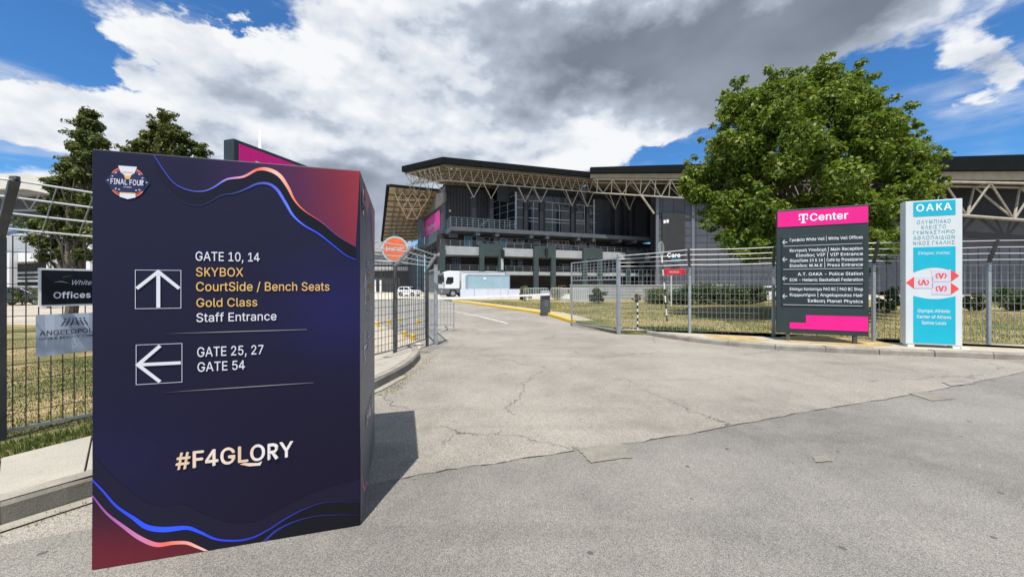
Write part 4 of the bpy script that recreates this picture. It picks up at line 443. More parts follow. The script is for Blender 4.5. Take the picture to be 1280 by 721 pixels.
(949,93,[37,95,56,96,47,96,64,93,28,93,71,90,21,89,76,85,15,83,47,83,80,79,12,76,38,82,55,82,61,79,32,78,82,72,65,74,28,74,11,68,68,68,26,68,11,64,28,63,12,60,31,59,14,56,38,56,17,53,46,55,58,55,58,50,58,46,22,50,28,48,35,49,45,50,58,42,27,48,21,45,36,46,45,46,16,42,46,42,40,42,13,38,35,40,31,38,10,34,28,35,26,31,9,30,25,27,9,26,68,23,84,25,69,28,26,21,10,18,82,17,66,19,31,16,63,16,14,11,78,10,38,13,59,14,54,12,48,12,20,6,72,5,28,2,66,2,37,-1,57,-1,47,-2],[[0,1,2,0,3,1,4,3,0,4,5,3,6,5,4,6,7,5,8,7,6,8,9,7,9,10,7,11,12,8,12,9,8,13,10,9,14,10,13,11,15,12,14,16,10,17,16,14,11,18,15,19,18,11,20,16,17,19,21,18,22,21,19,22,23,21,24,23,22,24,25,23,26,25,24,26,27,25,28,27,26,28,29,27,28,30,29,28,31,30,33,31,28,34,35,33,35,36,33,38,34,35,39,34,38,39,40,34,39,41,40,39,32,41,39,37,32,42,43,39,43,37,39,45,44,42,45,46,44,45,47,46,48,47,45,48,49,47,48,50,49,51,50,48,51,52,50,53,52,51,54,55,56,53,57,52,58,57,53,54,59,55,60,59,54,58,61,57,62,59,60,63,61,58,62,64,59,63,65,61,66,64,62,67,64,66,63,68,65,68,64,67,63,64,68,69,64,63,69,70,64,71,70,69,71,72,70,73,72,71,73,74,72,75,74,73]]),
(951,102,[47,95,66,95,57,96,74,92,13,0,28,95,13,95,26,72,28,72,38,90,80,87,31,83,52,82,85,80,40,79,46,82,62,81,68,76,88,71,35,76,72,69,32,71,29,64,89,60,74,59,28,57,89,-36,74,-36,28,0],[[0,1,2,0,3,1,4,5,6,4,7,5,7,8,5,9,3,0,9,10,3,11,10,9,11,12,10,12,13,10,14,15,11,15,12,11,16,13,12,17,13,16,17,18,13,7,19,14,20,18,17,7,21,19,4,22,7,22,21,7,20,23,18,24,23,20,4,25,22,24,26,23,27,26,24,4,28,25],[7,14,11]]),
(952,108,[41,127,66,127,54,129,30,122,77,122,22,112,54,116,86,112,42,112,66,112,33,104,75,104,16,100,92,100,27,89,80,89,12,84,96,84,26,69,82,69,10,66,21,70,87,70,98,66,21,57,87,57,26,58,82,58,10,61,12,43,27,38,80,38,33,24,75,24,42,14,66,14,54,12],[[0,1,2,3,1,0,3,4,1,5,4,3,5,6,4,6,7,4,5,8,6,9,7,6,5,10,8,11,7,9,12,10,5,11,13,7,12,14,10,15,13,11,16,14,12,15,17,13,16,18,14,19,17,15,20,21,16,21,18,16,19,22,17,22,23,17,20,24,21,18,22,21,18,19,22,19,25,22,26,19,18,26,27,19,28,24,20,29,24,28,30,27,26,30,31,27,32,31,30,32,33,31,34,33,32,34,35,33,36,35,34]]),
(953,47,[13,21,28,95,13,95,28,25,29,19,14,12,30,16,32,14,36,13,41,13,45,1,42,14,40,13,38,13,18,5,25,1,35,0,43,0,40,0,38,0],[[0,1,2,0,3,1,0,4,3,5,4,0,5,6,4,5,7,6,5,8,7,9,10,11,12,10,9,13,10,12,8,10,13,5,10,8,14,10,5,15,10,14,16,10,15,16,17,10]]),
(954,91,[13,0,28,95,13,95,22,53,28,0,36,53,89,95,70,95,43,53,44,42,35,42,88,0,22,42,70,0],[[0,1,2,0,3,1,3,4,1,5,6,7,5,8,6,8,9,6,5,10,8,0,12,3,4,13,10],[9,11,8,4,10,3,10,5,3],[0,9,12,0,11,9]]),
(956,102,[13,-36,28,95,13,95,25,30,28,38,74,38,89,95,74,95,89,22,28,30,29,30,73,30,74,30,78,30,26,22,28,-36,74,22,77,22,71,23,31,9,32,23,68,18,35,18,90,18,75,14,76,12,28,14,63,15,40,15,91,15,94,14,58,13,46,13,72,9,98,13,101,13,101,0,52,12,80,6,68,5,34,5,88,1,38,2,64,2,43,0,60,0,98,0,48,-1,56,-1,52,-1],[[0,1,2,0,3,1,3,4,1,5,6,7,5,8,6,3,9,4,9,10,4,11,12,5,12,13,5,13,8,5,0,14,3,15,10,9,11,16,12,17,8,13,18,16,11,15,19,10,19,20,10,21,16,18,19,22,20,17,23,8,21,24,16,24,25,16,0,26,14,24,23,17,27,24,21,19,28,22,24,29,23,24,30,29,31,24,27,19,32,28,31,33,24,25,30,24,25,34,30,25,35,34,25,36,35,37,33,31,19,37,32,38,36,25,19,33,37,19,39,33,40,39,19,41,36,38,42,39,40,42,43,39,44,43,42,44,45,43,46,36,41,47,45,44,47,48,45],[0,19,26,0,15,19]]),
(957,102,[4,82,7,96,4,96,15,94,60,39,97,95,81,95,61,0,22,92,27,88,6,82,30,82,10,82,12,81,14,79,46,39,16,76,45,0,48,30,58,30,55,22,51,22,53,13,54,13,50,5,56,5],[[0,1,2,0,3,1,4,5,6,4,7,5,0,8,3,0,9,8,0,10,9,10,11,9,13,11,12,13,14,11,14,15,11,16,15,14,17,15,16,17,18,15,19,7,4,20,7,19,17,21,18,22,23,20,23,7,20,17,22,21,22,23,21,17,24,22,25,7,23,17,25,24,17,7,25]]),
(959,104,[40,94,64,94,52,96,29,90,75,90,20,82,83,82,14,73,43,81,52,82,60,81,90,73,36,78,68,78,31,72,73,72,10,61,94,61,27,64,77,64,25,56,79,56,8,47,95,47,24,47,80,47,10,33,25,38,79,38,94,33,27,29,77,29,90,21,14,21,31,22,73,22,36,16,68,16,20,12,83,12,43,13,60,13,52,12,29,4,75,4,40,0,64,0,52,-2],[[0,1,2,3,1,0,3,4,1,5,4,3,5,6,4,7,8,5,8,9,5,9,10,6,10,11,6,7,12,8,13,11,10,7,14,12,15,11,13,16,14,7,15,17,11,16,18,14,19,17,15,16,20,18,21,17,19,22,20,16,21,23,17,22,24,20,25,23,21,26,24,22,26,27,24,28,23,25,28,29,23,26,30,27,31,29,28,31,32,29,33,30,26,33,34,30,35,32,31,33,36,34,37,32,35,38,36,33,37,39,32,38,40,36,41,39,37,38,42,40,42,39,41,43,39,38,43,44,39,45,44,43,45,46,44,47,46,45]]),
(960,106,[4,82,19,90,4,95,102,95,34,90,70,90,85,90,102,82,19,0,34,0,70,21,85,25,86,19,71,12,87,16,89,14,94,13,98,13,102,1,99,14,97,13,96,13,75,5,82,1,92,0,100,0,98,0,94,0],[[0,1,2,1,3,2,1,4,3,4,5,3,5,6,3,6,7,3,0,8,1,9,5,4,9,10,5,11,7,6,10,12,11,13,12,10,13,14,12,13,15,14,13,16,15,17,18,19,20,18,17,21,18,20,16,18,21,13,18,16,22,18,13,23,18,22,24,18,23,24,25,18],[8,7,0,8,10,7,10,11,7,8,9,10]]),
(961,106,[43,94,67,94,56,96,78,90,33,90,86,83,25,83,55,82,64,81,92,73,18,73,47,81,40,78,70,78,35,73,76,72,96,61,14,61,31,66,79,65,29,57,81,57,98,47,13,47,28,48,82,48,29,38,81,38,13,-36,96,34,79,29,31,29,92,21,75,22,28,15,35,22,70,16,40,16,86,12,63,13,30,15,47,13,28,-36,32,12,55,12,78,4,34,8,38,4,43,1,68,0,50,-1,57,-2],[[0,1,2,0,3,1,4,3,0,4,5,3,6,5,4,6,7,5,7,8,5,8,9,5,10,11,6,11,7,6,10,12,11,13,9,8,10,14,12,15,9,13,15,16,9,17,14,10,17,18,14,19,16,15,17,20,18,21,16,19,21,22,16,23,20,17,23,24,20,25,22,21,23,26,24,27,22,25,28,26,23,27,29,22,30,29,27,28,31,26,30,32,29,33,32,30,28,34,31,34,35,31,36,32,33,34,37,35,36,38,32,39,38,36,34,40,37,40,41,37,28,42,34,43,41,40,44,38,39,43,44,41,43,45,38,46,45,43,47,45,46,48,45,47,48,49,45,50,49,48,50,51,49]]),
(962,98,[40,94,58,96,52,96,65,94,29,90,71,92,76,89,20,82,81,85,52,82,85,80,14,73,43,81,56,82,60,81,36,78,64,80,88,75,68,78,70,75,31,72,72,72,90,69,10,61,74,69,27,64,76,66,25,56,8,47,24,47,10,33,25,38,27,30,14,22,31,23,36,18,20,12,43,14,52,13,60,13,68,12,74,10,29,6,80,7,84,2,40,2,60,0,65,-1,86,-4,52,0,69,-3,72,-6,87,-10,72,-11,87,-24,72,-24],[[0,1,2,0,3,1,4,3,0,4,5,3,4,6,5,7,6,4,7,8,6,7,9,8,9,10,8,11,12,7,12,9,7,13,10,9,14,10,13,11,15,12,16,10,14,16,17,10,18,17,16,19,17,18,11,20,15,21,17,19,21,22,17,23,20,11,24,22,21,23,25,20,24,26,22,23,27,25,28,27,23,28,29,27,30,29,28,30,31,29,30,32,31,33,32,30,33,34,32,33,35,34,36,35,33,36,37,35,36,38,37,36,39,38,36,40,39,36,41,40,42,41,36,42,43,41,42,44,43,45,44,42,45,46,44,46,47,44,47,48,44,49,46,45,50,48,47,51,48,50,51,52,48,53,52,51,53,54,52,55,54,53]]),
(963,108,[40,93,105,95,52,95,105,82,29,89,20,82,52,86,52,81,61,85,70,83,77,80,64,82,14,72,43,80,60,80,36,76,68,76,83,75,31,71,73,71,88,70,10,60,27,64,77,64,92,63,25,56,79,56,94,54,8,47,24,47,80,47,95,45,10,33,25,38,79,38,94,32,77,29,27,29,14,21,90,21,73,22,31,22,68,16,36,16,20,12,83,11,60,13,43,13,52,12,29,4,75,4,40,0,64,0,52,-2],[[0,1,2,0,3,1,4,3,0,5,6,4,6,3,4,5,7,6,8,3,6,9,3,8,10,3,9,12,13,5,13,7,5,13,14,7,14,10,7,12,15,13,16,10,14,16,17,10,12,18,15,19,17,16,19,20,17,21,18,12,21,22,18,23,20,19,23,24,20,21,25,22,26,24,23,26,27,24,28,25,21,28,29,25,30,27,26,30,31,27,32,29,28,32,33,29,34,31,30,34,35,31,36,35,34,32,37,33,38,37,32,36,39,35,40,39,36,38,41,37,42,39,40,38,43,41,44,43,38,42,45,39,46,45,42,44,47,43,48,45,46,44,48,47,44,45,48,49,45,44,49,50,45,51,50,49,51,52,50,53,52,51],[7,3,11,7,10,3]]),
(964,81,[2,81,80,95,2,95,80,81,33,81,33,23,48,81,48,24,49,19,35,13,51,15,54,13,66,13,70,0,67,14,60,12,63,13,40,5,61,12,48,0,59,-1,68,0,65,-1,62,-1],[[0,1,2,0,3,1,5,6,4,5,7,6,5,8,7,9,8,5,9,10,8,9,11,10,12,13,14,9,15,11,16,13,12,17,15,9,18,13,16,15,13,18,17,13,15,19,13,17,20,13,19,20,21,13,20,22,21]]),
(966,125,[72,96,90,95,80,96,66,93,30,92,43,82,39,96,99,91,61,89,22,86,106,84,58,83,16,78,81,83,87,82,112,74,56,76,78,82,75,82,37,80,92,79,73,80,32,76,71,77,96,74,12,69,70,74,29,72,55,68,116,63,70,70,99,67,26,65,70,-36,10,58,55,-36,60,12,62,12,101,59,24,58,116,50,102,50,8,47,24,49,100,38,115,34,25,38,10,33,97,28,28,28,110,22,15,21,33,21,92,21,102,11,22,11,40,16,84,16,49,13,74,13,46,0,78,0,91,4,33,4,60,-2,62,-2],[[0,1,2,3,1,0,4,5,6,3,7,1,8,7,3,9,5,4,8,10,7,11,10,8,12,5,9,11,13,10,13,14,10,14,15,10,16,17,11,17,13,11,16,18,17,12,19,5,20,15,14,16,21,18,12,22,19,16,23,21,24,15,20,25,22,12,16,26,23,25,27,22,28,26,16,24,29,15,28,30,26,31,29,24,25,32,27,28,33,30,34,32,25,35,36,28,36,37,28,37,33,28,38,29,31,34,39,32,38,40,29,41,40,38,42,39,34,42,43,39,44,40,41,44,45,40,42,46,43,47,46,42,48,45,44,47,49,46,48,50,45,51,49,47,51,52,49,53,50,48,53,54,50,55,52,51,55,56,52,57,54,53,55,58,56,59,54,57,61,62,54,63,60,55,35,65,64,35,33,65],[55,36,58,37,54,59,55,60,36,60,35,36,33,61,37,61,54,37],[35,64,60,65,33,61]]),
(967,98,[2,82,6,96,2,96,12,95,17,94,49,45,92,95,76,95,52,39,54,25,22,92,25,89,28,84,6,82,9,82,12,81,32,78,14,80,16,78,17,76,20,71,44,25,46,39,6,-36,79,-12,49,16,22,-36,66,-19,81,-16,83,-19,84,-20,70,-25,87,-21,90,-22,93,-22,97,-22,97,-36,73,-30,77,-32,82,-34,87,-35,93,-36],[[0,1,2,0,3,1,0,4,3,5,6,7,5,8,6,8,9,6,0,10,4,0,11,10,0,12,11,0,13,12,13,14,12,14,15,12,15,16,12,17,16,15,18,16,17,19,16,18,19,5,16,20,5,19,21,22,20,22,5,20,22,8,5,23,9,21,23,25,9,25,24,9,23,26,25,27,24,25,27,28,24,27,29,28,27,30,29,31,30,27,31,32,30,31,33,32,31,34,33,31,35,34,31,36,35,37,36,31,38,36,37,39,36,38,40,36,39,41,36,40],[23,21,22,9,24,8]]),
(969,140,[24,90,46,95,29,95,41,88,99,89,111,95,94,95,115,90,120,84,20,83,104,82,36,82,124,76,16,75,109,74,31,74,128,66,12,66,112,65,27,64,130,55,9,54,115,54,25,54,63,41,78,61,63,61,78,41,131,42,8,42,116,42,24,42,10,29,25,30,115,30,130,29,62,28,78,28,29,20,111,20,13,18,127,18,58,20,68,22,71,22,82,20,70,16,69,16,36,14,104,14,52,14,87,14,18,10,122,10,73,10,66,10,44,12,96,12,77,5,62,5,26,4,114,4,82,2,57,2,34,0,106,0,88,0,51,-1,44,-1,96,-1],[[0,1,2,0,3,1,4,5,6,4,7,5,4,8,7,9,3,0,10,8,4,9,11,3,10,12,8,13,11,9,14,12,10,13,15,11,14,16,12,17,15,13,18,16,14,17,19,15,18,20,16,21,19,17,22,20,18,21,23,19,24,25,26,24,27,25,22,28,20,29,23,21,30,28,22,29,31,23,32,31,29,32,33,31,34,28,30,34,35,28,36,27,24,36,37,27,32,38,33,39,35,34,40,38,32,39,41,35,42,37,36,42,43,37,43,44,37,44,45,37,42,46,43,47,45,44,40,48,38,49,41,39,50,46,42,47,51,45,52,48,40,49,53,41,50,47,46,47,54,46,50,55,47,54,51,47,52,56,48,57,53,49,56,55,50,54,57,51,52,55,56,54,53,57,58,53,54,52,59,55,60,59,52,58,61,53,62,61,58,60,63,59,64,63,60,62,65,61,66,65,62,64,67,63,68,67,64,66,69,65]]),
(973,102,[13,36,28,95,13,95,28,36,74,36,89,95,74,95,89,36,29,29,73,29,14,24,88,24,31,23,72,23,18,15,85,15,34,18,68,18,38,15,64,15,23,8,80,8,44,13,58,13,51,12,30,3,72,3,40,0,62,0,51,-2,46,107,65,132,49,132,56,107],[[0,1,2,0,3,1,4,5,6,4,7,5,0,8,3,9,7,4,10,8,0,9,11,7,10,12,8,13,11,9,14,12,10,13,15,11,14,16,12,17,15,13,14,18,16,19,15,17,20,18,14,19,21,15,20,22,18,23,21,19,20,24,22,24,21,23,20,21,24,25,21,20,25,26,21,27,26,25,27,28,26,29,28,27],[30,31,32,30,33,31]]),
]
GLYPH = {}
for a, b, c, d in LETTERS: GLYPH[a] = (b * .004, [(c[i] * .004, c[i + 1] * .004) for i in range(0, len(c), 2)], [[tuple(e[i:i + 3]) for i in range(0, len(e), 3)] for e in d])
def stroked(advance, *lines):
    # a letter drawn as straight strokes, each a quad
    v = []; pieces = []
    for ln in lines:
        for (x0, y0), (x1, y1) in zip(ln[:-1], ln[1:]):
            d = math.hypot(x1 - x0, y1 - y0); ux, uy = (x1 - x0) / d * 3 * (len(ln) > 2), (y1 - y0) / d * 3 * (len(ln) > 2); nx, ny = -(y1 - y0) / d * 8.2, (x1 - x0) / d * 8.2; o = len(v)
            v += [(a * .004, b * .004) for a, b in ((x0 - ux - nx, y0 - uy - ny), (x1 + ux - nx, y1 + uy - ny), (x1 + ux + nx, y1 + uy + ny), (x0 - ux + nx, y0 - uy + ny))]; pieces.append([(o, o + 1, o + 2), (o, o + 2, o + 3)])
    return (advance * .004, v, pieces)
def ring(cx, cy, rx, ry): return [(cx + rx * math.cos(k * math.pi / 8), cy + ry * math.sin(k * math.pi / 8)) for k in range(17)]
GLYPH[52] = stroked(106, [(68, 0), (68, 127)], [(4, 36), (98, 36)], [(66, 122), (10, 42)])
for o in (75, 922): GLYPH[o] = stroked(108, [(26, 0), (26, 127)], [(32, 48), (94, 126)], [(52, 66), (98, 1)])
for o in (77, 924): GLYPH[o] = stroked(146, [(26, 0), (26, 127)], [(120, 0), (120, 127)], [(28, 124), (73, 10)], [(118, 124), (73, 10)])
bowl = [(26, 119), (60, 119), (78, 114), (88, 102), (88, 76), (78, 64), (60, 59), (26, 59)]
for o in (80, 929): GLYPH[o] = stroked(102, [(26, 0), (26, 127)], bowl)
GLYPH[82] = stroked(106, [(26, 0), (26, 127)], bowl, [(56, 58), (92, 1)])
GLYPH[107] = stroked(90, [(22, 0), (22, 132)], [(26, 36), (76, 95)], [(42, 54), (80, 1)])
GLYPH[954] = stroked(90, [(22, 0), (22, 96)], [(26, 36), (76, 95)], [(42, 54), (80, 1)])
GLYPH[952] = stroked(102, ring(51, 64, 33, 58), [(20, 64), (82, 64)])
GLYPH[960] = stroked(112, [(4, 88), (108, 88)], [(30, 0), (30, 88)], [(82, 0), (82, 88)])
GLYPH[966] = stroked(122, ring(61, 46, 40, 42), [(61, -34), (61, 128)])
FAT = {'b': [(-.020, 0), (.020, 0), (0, -.016), (0, .016), (.010, .009), (-.010, -.009)], 's': [(-.007, 0), (.007, 0), (0, .005), (0, -.005)], 'l': [(0, 0)]}
def text_geo(txt, kind='s', shear=0.0, space=1.0):
    # corners carry a layer number: overlapping strokes lie a fraction of a millimetre apart
    x = 0.0; vs = []; fs = []
    for ch in txt:
        adv, v, pieces = GLYPH[ord(ch)]; layer = 0
        for dx, dy in FAT[kind]:
            for piece in pieces:
                o = len(vs); ix = sorted({i for t in piece for i in t}); m = {i: o + k for k, i in enumerate(ix)}
                vs += [(x + v[i][0] + dx + (v[i][1] + dy) * shear, v[i][1] + dy, layer) for i in ix]; fs += [tuple(m[i] for i in t) for t in piece]; layer += 1
        x += adv * space + (.02 if kind == 'b' else .006)
    return vs, fs

# ================================================================== GROUND, ROADS, KERBS
ground_m = soil_mat('pale_dusty_paving', [(0.33, 0.29, 0.23), (0.40, 0.355, 0.29), (0.45, 0.41, 0.34)], 0.6, 0.25)
entry_m = asphalt('light_old_asphalt', (0.240, 0.224, 0.195), (0.285, 0.264, 0.228), crack=1.2, spots=0.4, grain=1.2)
main_m = asphalt('grey_street_asphalt', (0.170, 0.161, 0.147), (0.218, 0.206, 0.184), crack=0.25, spots=1.0, grain=1.0)
patch_m = concrete('pale_repair_mortar', (0.225, 0.21, 0.178), 0.5, 5.0)
walk_m = concrete('pale_pavement_concrete', (0.36, 0.34, 0.29), 0.25, 1.4)
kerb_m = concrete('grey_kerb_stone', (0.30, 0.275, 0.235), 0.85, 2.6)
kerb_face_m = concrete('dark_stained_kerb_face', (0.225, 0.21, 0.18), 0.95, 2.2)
lawn_m = soil_mat('dry_lawn_soil', [(0.10, 0.12, 0.035), (0.20, 0.19, 0.07), (0.33, 0.26, 0.13), (0.13, 0.145, 0.05)], 0.5, 0.8)
verge_m = soil_mat('verge_soil', [(0.075, 0.10, 0.028), (0.19, 0.165, 0.075), (0.40, 0.30, 0.16)], 0.8, 0.8)

sheet('ground', [(-900, -300), (900, -300), (900, 1500), (-900, 1500)], -0.004, ground_m)
sheet('entry_road', [(-4.2, 1.0), (14, 1.0), (14, 12.5), (3.4, 14), (2.6, 16.2), (1.9, 19.7), (-2.3, 29.7), (-5.6, 36), (-10, 46), (-24, 46), (-12.5, 30), (-5.2, 15), (-2.45, 10.2), (-2.25, 9.2), (-1.9, 7), (-2.4, 4)], 0.0, entry_m)
seam = [gp(x, y) for x, y in ((486, 601), (560, 588), (640, 576), (716, 564), (790, 554), (860, 543), (930, 530), (1004, 516), (1090, 502), (1165, 489), (1230, 476), (1280, 465))]
seam_j = []
for i in range(len(seam) - 1):
    for k in range(6):
        t = k / 6; a, b = seam[i], seam[i + 1]
        seam_j.append((a[0] + (b[0] - a[0]) * t + rng.uniform(-.02, .02), a[1] + (b[1] - a[1]) * t + rng.uniform(-.015, .015)))
seam_j.append(seam[-1])
sheet('main_road', [(-60, -60), (60, -60), (60, 9), (12.5, 8.2)] + seam_j[::-1] + [(-1.6, 2.78), (-2.3, 2.55), (-3.4, 2.1), (-60, 1.9)], 0.004, main_m)
# the open joint between the two surfaces
jb = MB()
for i in range(len(seam_j) - 1):
    a = Vector((*seam_j[i], 0.0)); b = Vector((*seam_j[i + 1], 0.0)); w0 = rng.uniform(.003, .010); w1 = rng.uniform(.003, .010)
    jb.add([(a.x, a.y - w0, .008), (b.x, b.y - w1, .008), (b.x, b.y + w1, .008), (a.x, a.y + w0, .008)], [(0, 1, 2, 3)])
structure(jb.build('road_joint', mat('dark_joint_tar', (0.05, 0.048, 0.044), 0.9, var=0.5, scale=8)))
def rough_patch(name, pix, z, m, step=9, jit=.014):
    P = [gp(x, y, z if z > .1 else 0) for x, y in pix]; out = []
    for i in range(len(P)):
        a, b = P[i], P[(i + 1) % len(P)]
        for k in range(step): out.append((a[0] + (b[0] - a[0]) * k / step + rng.uniform(-jit, jit), a[1] + (b[1] - a[1]) * k / step + rng.uniform(-jit, jit)))
    return sheet(name, out, z, m)
rough_patch('road_patch', [(722, 561), (776, 555), (792, 573), (738, 579)], .012, patch_m)
rough_patch('road_patch', [(1136, 492), (1158, 489.5), (1192, 499), (1166, 502)], .012, patch_m)
rough_patch('road_patch', [(1176, 478), (1205, 475), (1218, 480), (1190, 483)], .012, kerb_m)
rough_patch('road_patch', [(1014, 571), (1032, 570), (1040, 577), (1020, 578)], .012, patch_m, 4)
# worn white lane line
ln = [gp(566, 389), gp(593, 394), gp(620, 400.5), gp(634, 404)]
lb = MB()
for i in range(len(ln) - 1):
    a, b = ln[i], ln[i + 1]; lb.add([(a[0] - .07, a[1], .006), (b[0] - .07, b[1], .006), (b[0] + .07, b[1], .006), (a[0] + .07, a[1], .006)], [(0, 1, 2, 3)])
structure(lb.build('road_line', wear_paint('worn_white_line', (0.6, 0.59, 0.55), (0.29, 0.265, 0.225), 0.7, 0.8)))

def kerb(name, pts, w, h, m, seg=0.9, z0=-.05, side=1, mface=None):
    # separate stones along a line, each a bevelled block; w goes to the side of the kerb away from the road
    P = [Vector((x, y, 0)) for x, y in pts]; b = MB(); Ls = [(P[i + 1] - P[i]).length for i in range(len(P) - 1)]; tot = sum(Ls)
    def pos(s):
        for i, l in enumerate(Ls):
            if s <= l or i == len(Ls) - 1: return P[i] + (P[i + 1] - P[i]) * (s / l)
            s -= l
    n = max(1, int(tot / seg)); 
    def normal(s):
        d = (pos(min(s + .12, tot)) - pos(max(s - .12, 0))).normalized(); return Vector((-d.y, d.x, 0)) * side
    for k in range(n):
        s0 = tot * k / n + .006; s1 = tot * (k + 1) / n - .006; dz = rng.uniform(-.006, .006)
        m_ = 4; rows = []
        for q in range(m_ + 1):
            s = s0 + (s1 - s0) * q / m_; p = pos(s); nn = normal(s)
            e = rng.uniform(-.006, .006)
            rows.append([p + nn * e + Vector((0, 0, z0)), p + nn * (e + .004) + Vector((0, 0, h - .03 + dz + e)), p + nn * (.03 + e) + Vector((0, 0, h + dz + rng.uniform(-.004, .003))), p + nn * w + Vector((0, 0, h + dz)), p + nn * w + Vector((0, 0, z0))])
        vs = [v for r in rows for v in r]; fs = []
        for q in range(m_):
            for j in range(4): fs.append((q * 5 + j, q * 5 + j + 1, (q + 1) * 5 + j + 1, (q + 1) * 5 + j))
        fs += [(0, 1, 2, 3, 4), tuple(m_ * 5 + j for j in (4, 3, 2, 1, 0))]
        b.add(vs, fs)
    return structure(b.build(name, m))
def offset(pts, d):
    out = []
    for i, p in enumerate(pts):
        a = Vector(pts[max(i - 1, 0)]); b = Vector(pts[min(i + 1, len(pts) - 1)]); t = (b - a).normalized(); out.append((p[0] + t.y * d, p[1] - t.x * d))
    return out
LK = [(-4.6, .6), (-3.75, 1.72), (-3.29, 2.415), (-3.066, 2.75), (-2.6, 3.9), (-2.25, 4.9), (-2.03, 5.56), (-1.9, 6.4), (-1.88, 7.2), (-1.95, 8.0), (-2.13, 8.6), (-2.3, 8.75)]
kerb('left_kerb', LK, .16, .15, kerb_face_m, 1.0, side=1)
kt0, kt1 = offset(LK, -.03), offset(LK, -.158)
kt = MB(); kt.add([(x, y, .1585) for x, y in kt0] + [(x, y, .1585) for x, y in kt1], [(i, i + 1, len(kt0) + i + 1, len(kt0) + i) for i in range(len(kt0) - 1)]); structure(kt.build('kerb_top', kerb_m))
# pavement behind the left kerb: slabs divided by open joints
inner = [(-4.75, .7), (-3.89, 1.83), (-3.43, 2.50), (-3.205, 2.82), (-2.75, 3.96), (-2.40, 4.95), (-2.18, 5.60), (-2.05, 6.43), (-2.03, 7.2), (-2.1, 7.95), (-2.25, 8.45), (-2.4, 8.55)]
outer = [(-6.2, .2), (-4.95, 1.9), (-4.18, 3.07), (-3.95, 3.54), (-3.35, 4.75), (-3.05, 5.6), (-2.85, 6.3), (-2.66, 6.95), (-2.52, 7.5), (-2.42, 8.05), (-2.4, 8.4), (-2.42, 8.6)]
for i in range(len(inner) - 1):
    a, b_, c, d = [Vector((*p, 0)) for p in (inner[i], inner[i + 1], outer[i + 1], outer[i])]
    g = .006
    e1 = (b_ - a).normalized() * g; e2 = (c - d).normalized() * g
    for q0, q1 in ((0, .47), (.475, 1)):
        pl = [a + e1 + (d - a) * q0, b_ - e1 + (c - b_) * q0, b_ - e1 + (c - b_) * q1, a + e1 + (d - a) * q1]
        s_ = MB(); s_.slab([(p.x, p.y) for p in pl], -.05, .145 + rng.uniform(-.003, .003)); structure(s_.build('left_pavement', walk_m, bevel=.004))
# gutter strip along the left kerb and the dirt in it
gm = concrete('pale_gutter_concrete', (0.33, 0.31, 0.265), 0.55, 2.0)
g1 = offset(LK[1:8], .11)
sheet('gutter', list(LK[1:8]) + g1[::-1], .012, gm)
# ---- right pavement and kerb
RK = [gp(*p) for p in ((785, 412), (796, 416.5), (828, 422), (861, 427), (921, 433.5), (980, 438), (1090, 443), (1280, 450))] + [(16, 6.4), (30, 2.6), (45, -1.5)]
kerb('right_kerb', RK, .2, .13, kerb_m, 1.0, side=1)
ri = offset(RK, -.2)
FR = [(3.4, 12.0), (5.38, 11.39), (7.42, 10.67), (9.23, 9.6), (11.6, 9.15), (14.0, 8.6), (16.4, 8.0), (30, 5.0), (45, 1.5)]
path_m = concrete('dusty_path_concrete', (0.40, 0.355, 0.28), 0.35, 1.2)
rp = MB(); rp.slab([(3.5, 12.15)] + [p for p in ri] + [(p[0] + .1, p[1] + .12) for p in FR[::-1][:-1]], -.05, .12); structure(rp.build('right_pavement', path_m))
sand_m = soil_mat('yellow_sand', [(0.30, 0.22, 0.10), (0.42, 0.32, 0.16), (0.50, 0.39, 0.21)], 2.0, .5)
rough_patch('sand', [(975, 421), (1010, 418.5), (1092, 424), (1118, 431), (1085, 433), (1030, 429), (985, 427)], .126, sand_m, 7, .03)
rough_patch('sand', [(880, 418), (930, 420), (962, 425), (930, 427), (890, 423)], .126, sand_m, 7, .03)
# ---- lawn island with its yellow kerb
YK = [(2.42, 15.4), (2.2, 17.0)] + [gp(682, 394), gp(660, 390.5), gp(640, 387.5), gp(620, 384.5), gp(600, 381.7), gp(580, 379.0), gp(565, 377.3)]
yel = wear_paint('worn_yellow_kerb_paint', (0.62, 0.40, 0.035), (0.42, 0.36, 0.22), 0.45, 0.7)
kerb('yellow_kerb', YK, .22, .15, yel, 1.0, side=-1)
lw = MB()
yi = offset(YK, .2)
lw.slab([(x + .05, y + .1) for x, y in FR] + [(60, 1.5), (70, 38)] + [(10, 40), (-7.5, 40)] + yi[::-1] + [(2.7, 14.6), (3.3, 12.2)], -.05, .11)
structure(lw.build('lawn', lawn_m))
yb = MB(); yw = offset(YK, .19); yw2 = offset(YK, 1.0)
yb.add([(x, y, .116) for x, y in yw] + [(x, y, .116) for x, y in yw2], [(i, i + 1, len(yw) + i + 1, len(yw) + i) for i in range(len(yw) - 1)])
structure(yb.build('lawn_path', path_m))
# ---- verge behind the left fence
FL = [(-5.9, 1.8), (-4.72, 3.46), (-3.75, 5.1), (-2.95, 6.65), (-2.48, 7.98), (-2.17, 9.62)]
vg = MB(); vg.slab([(-40, -2), (-6.0, .5)] + outer[1:7] + [(-3.3, 6.9), (-4.2, 8.2), (-6.5, 10.5), (-11, 13), (-40, 16)], -.05, .125); structure(vg.build('verge', verge_m))
# ---- bright forecourt in front of the arena
sheet('forecourt', [(-60, 43), (45, 41), (60, 110), (-120, 130)], .004, concrete('pale_forecourt_concrete', (0.50, 0.46, 0.38), 0.25, .3))

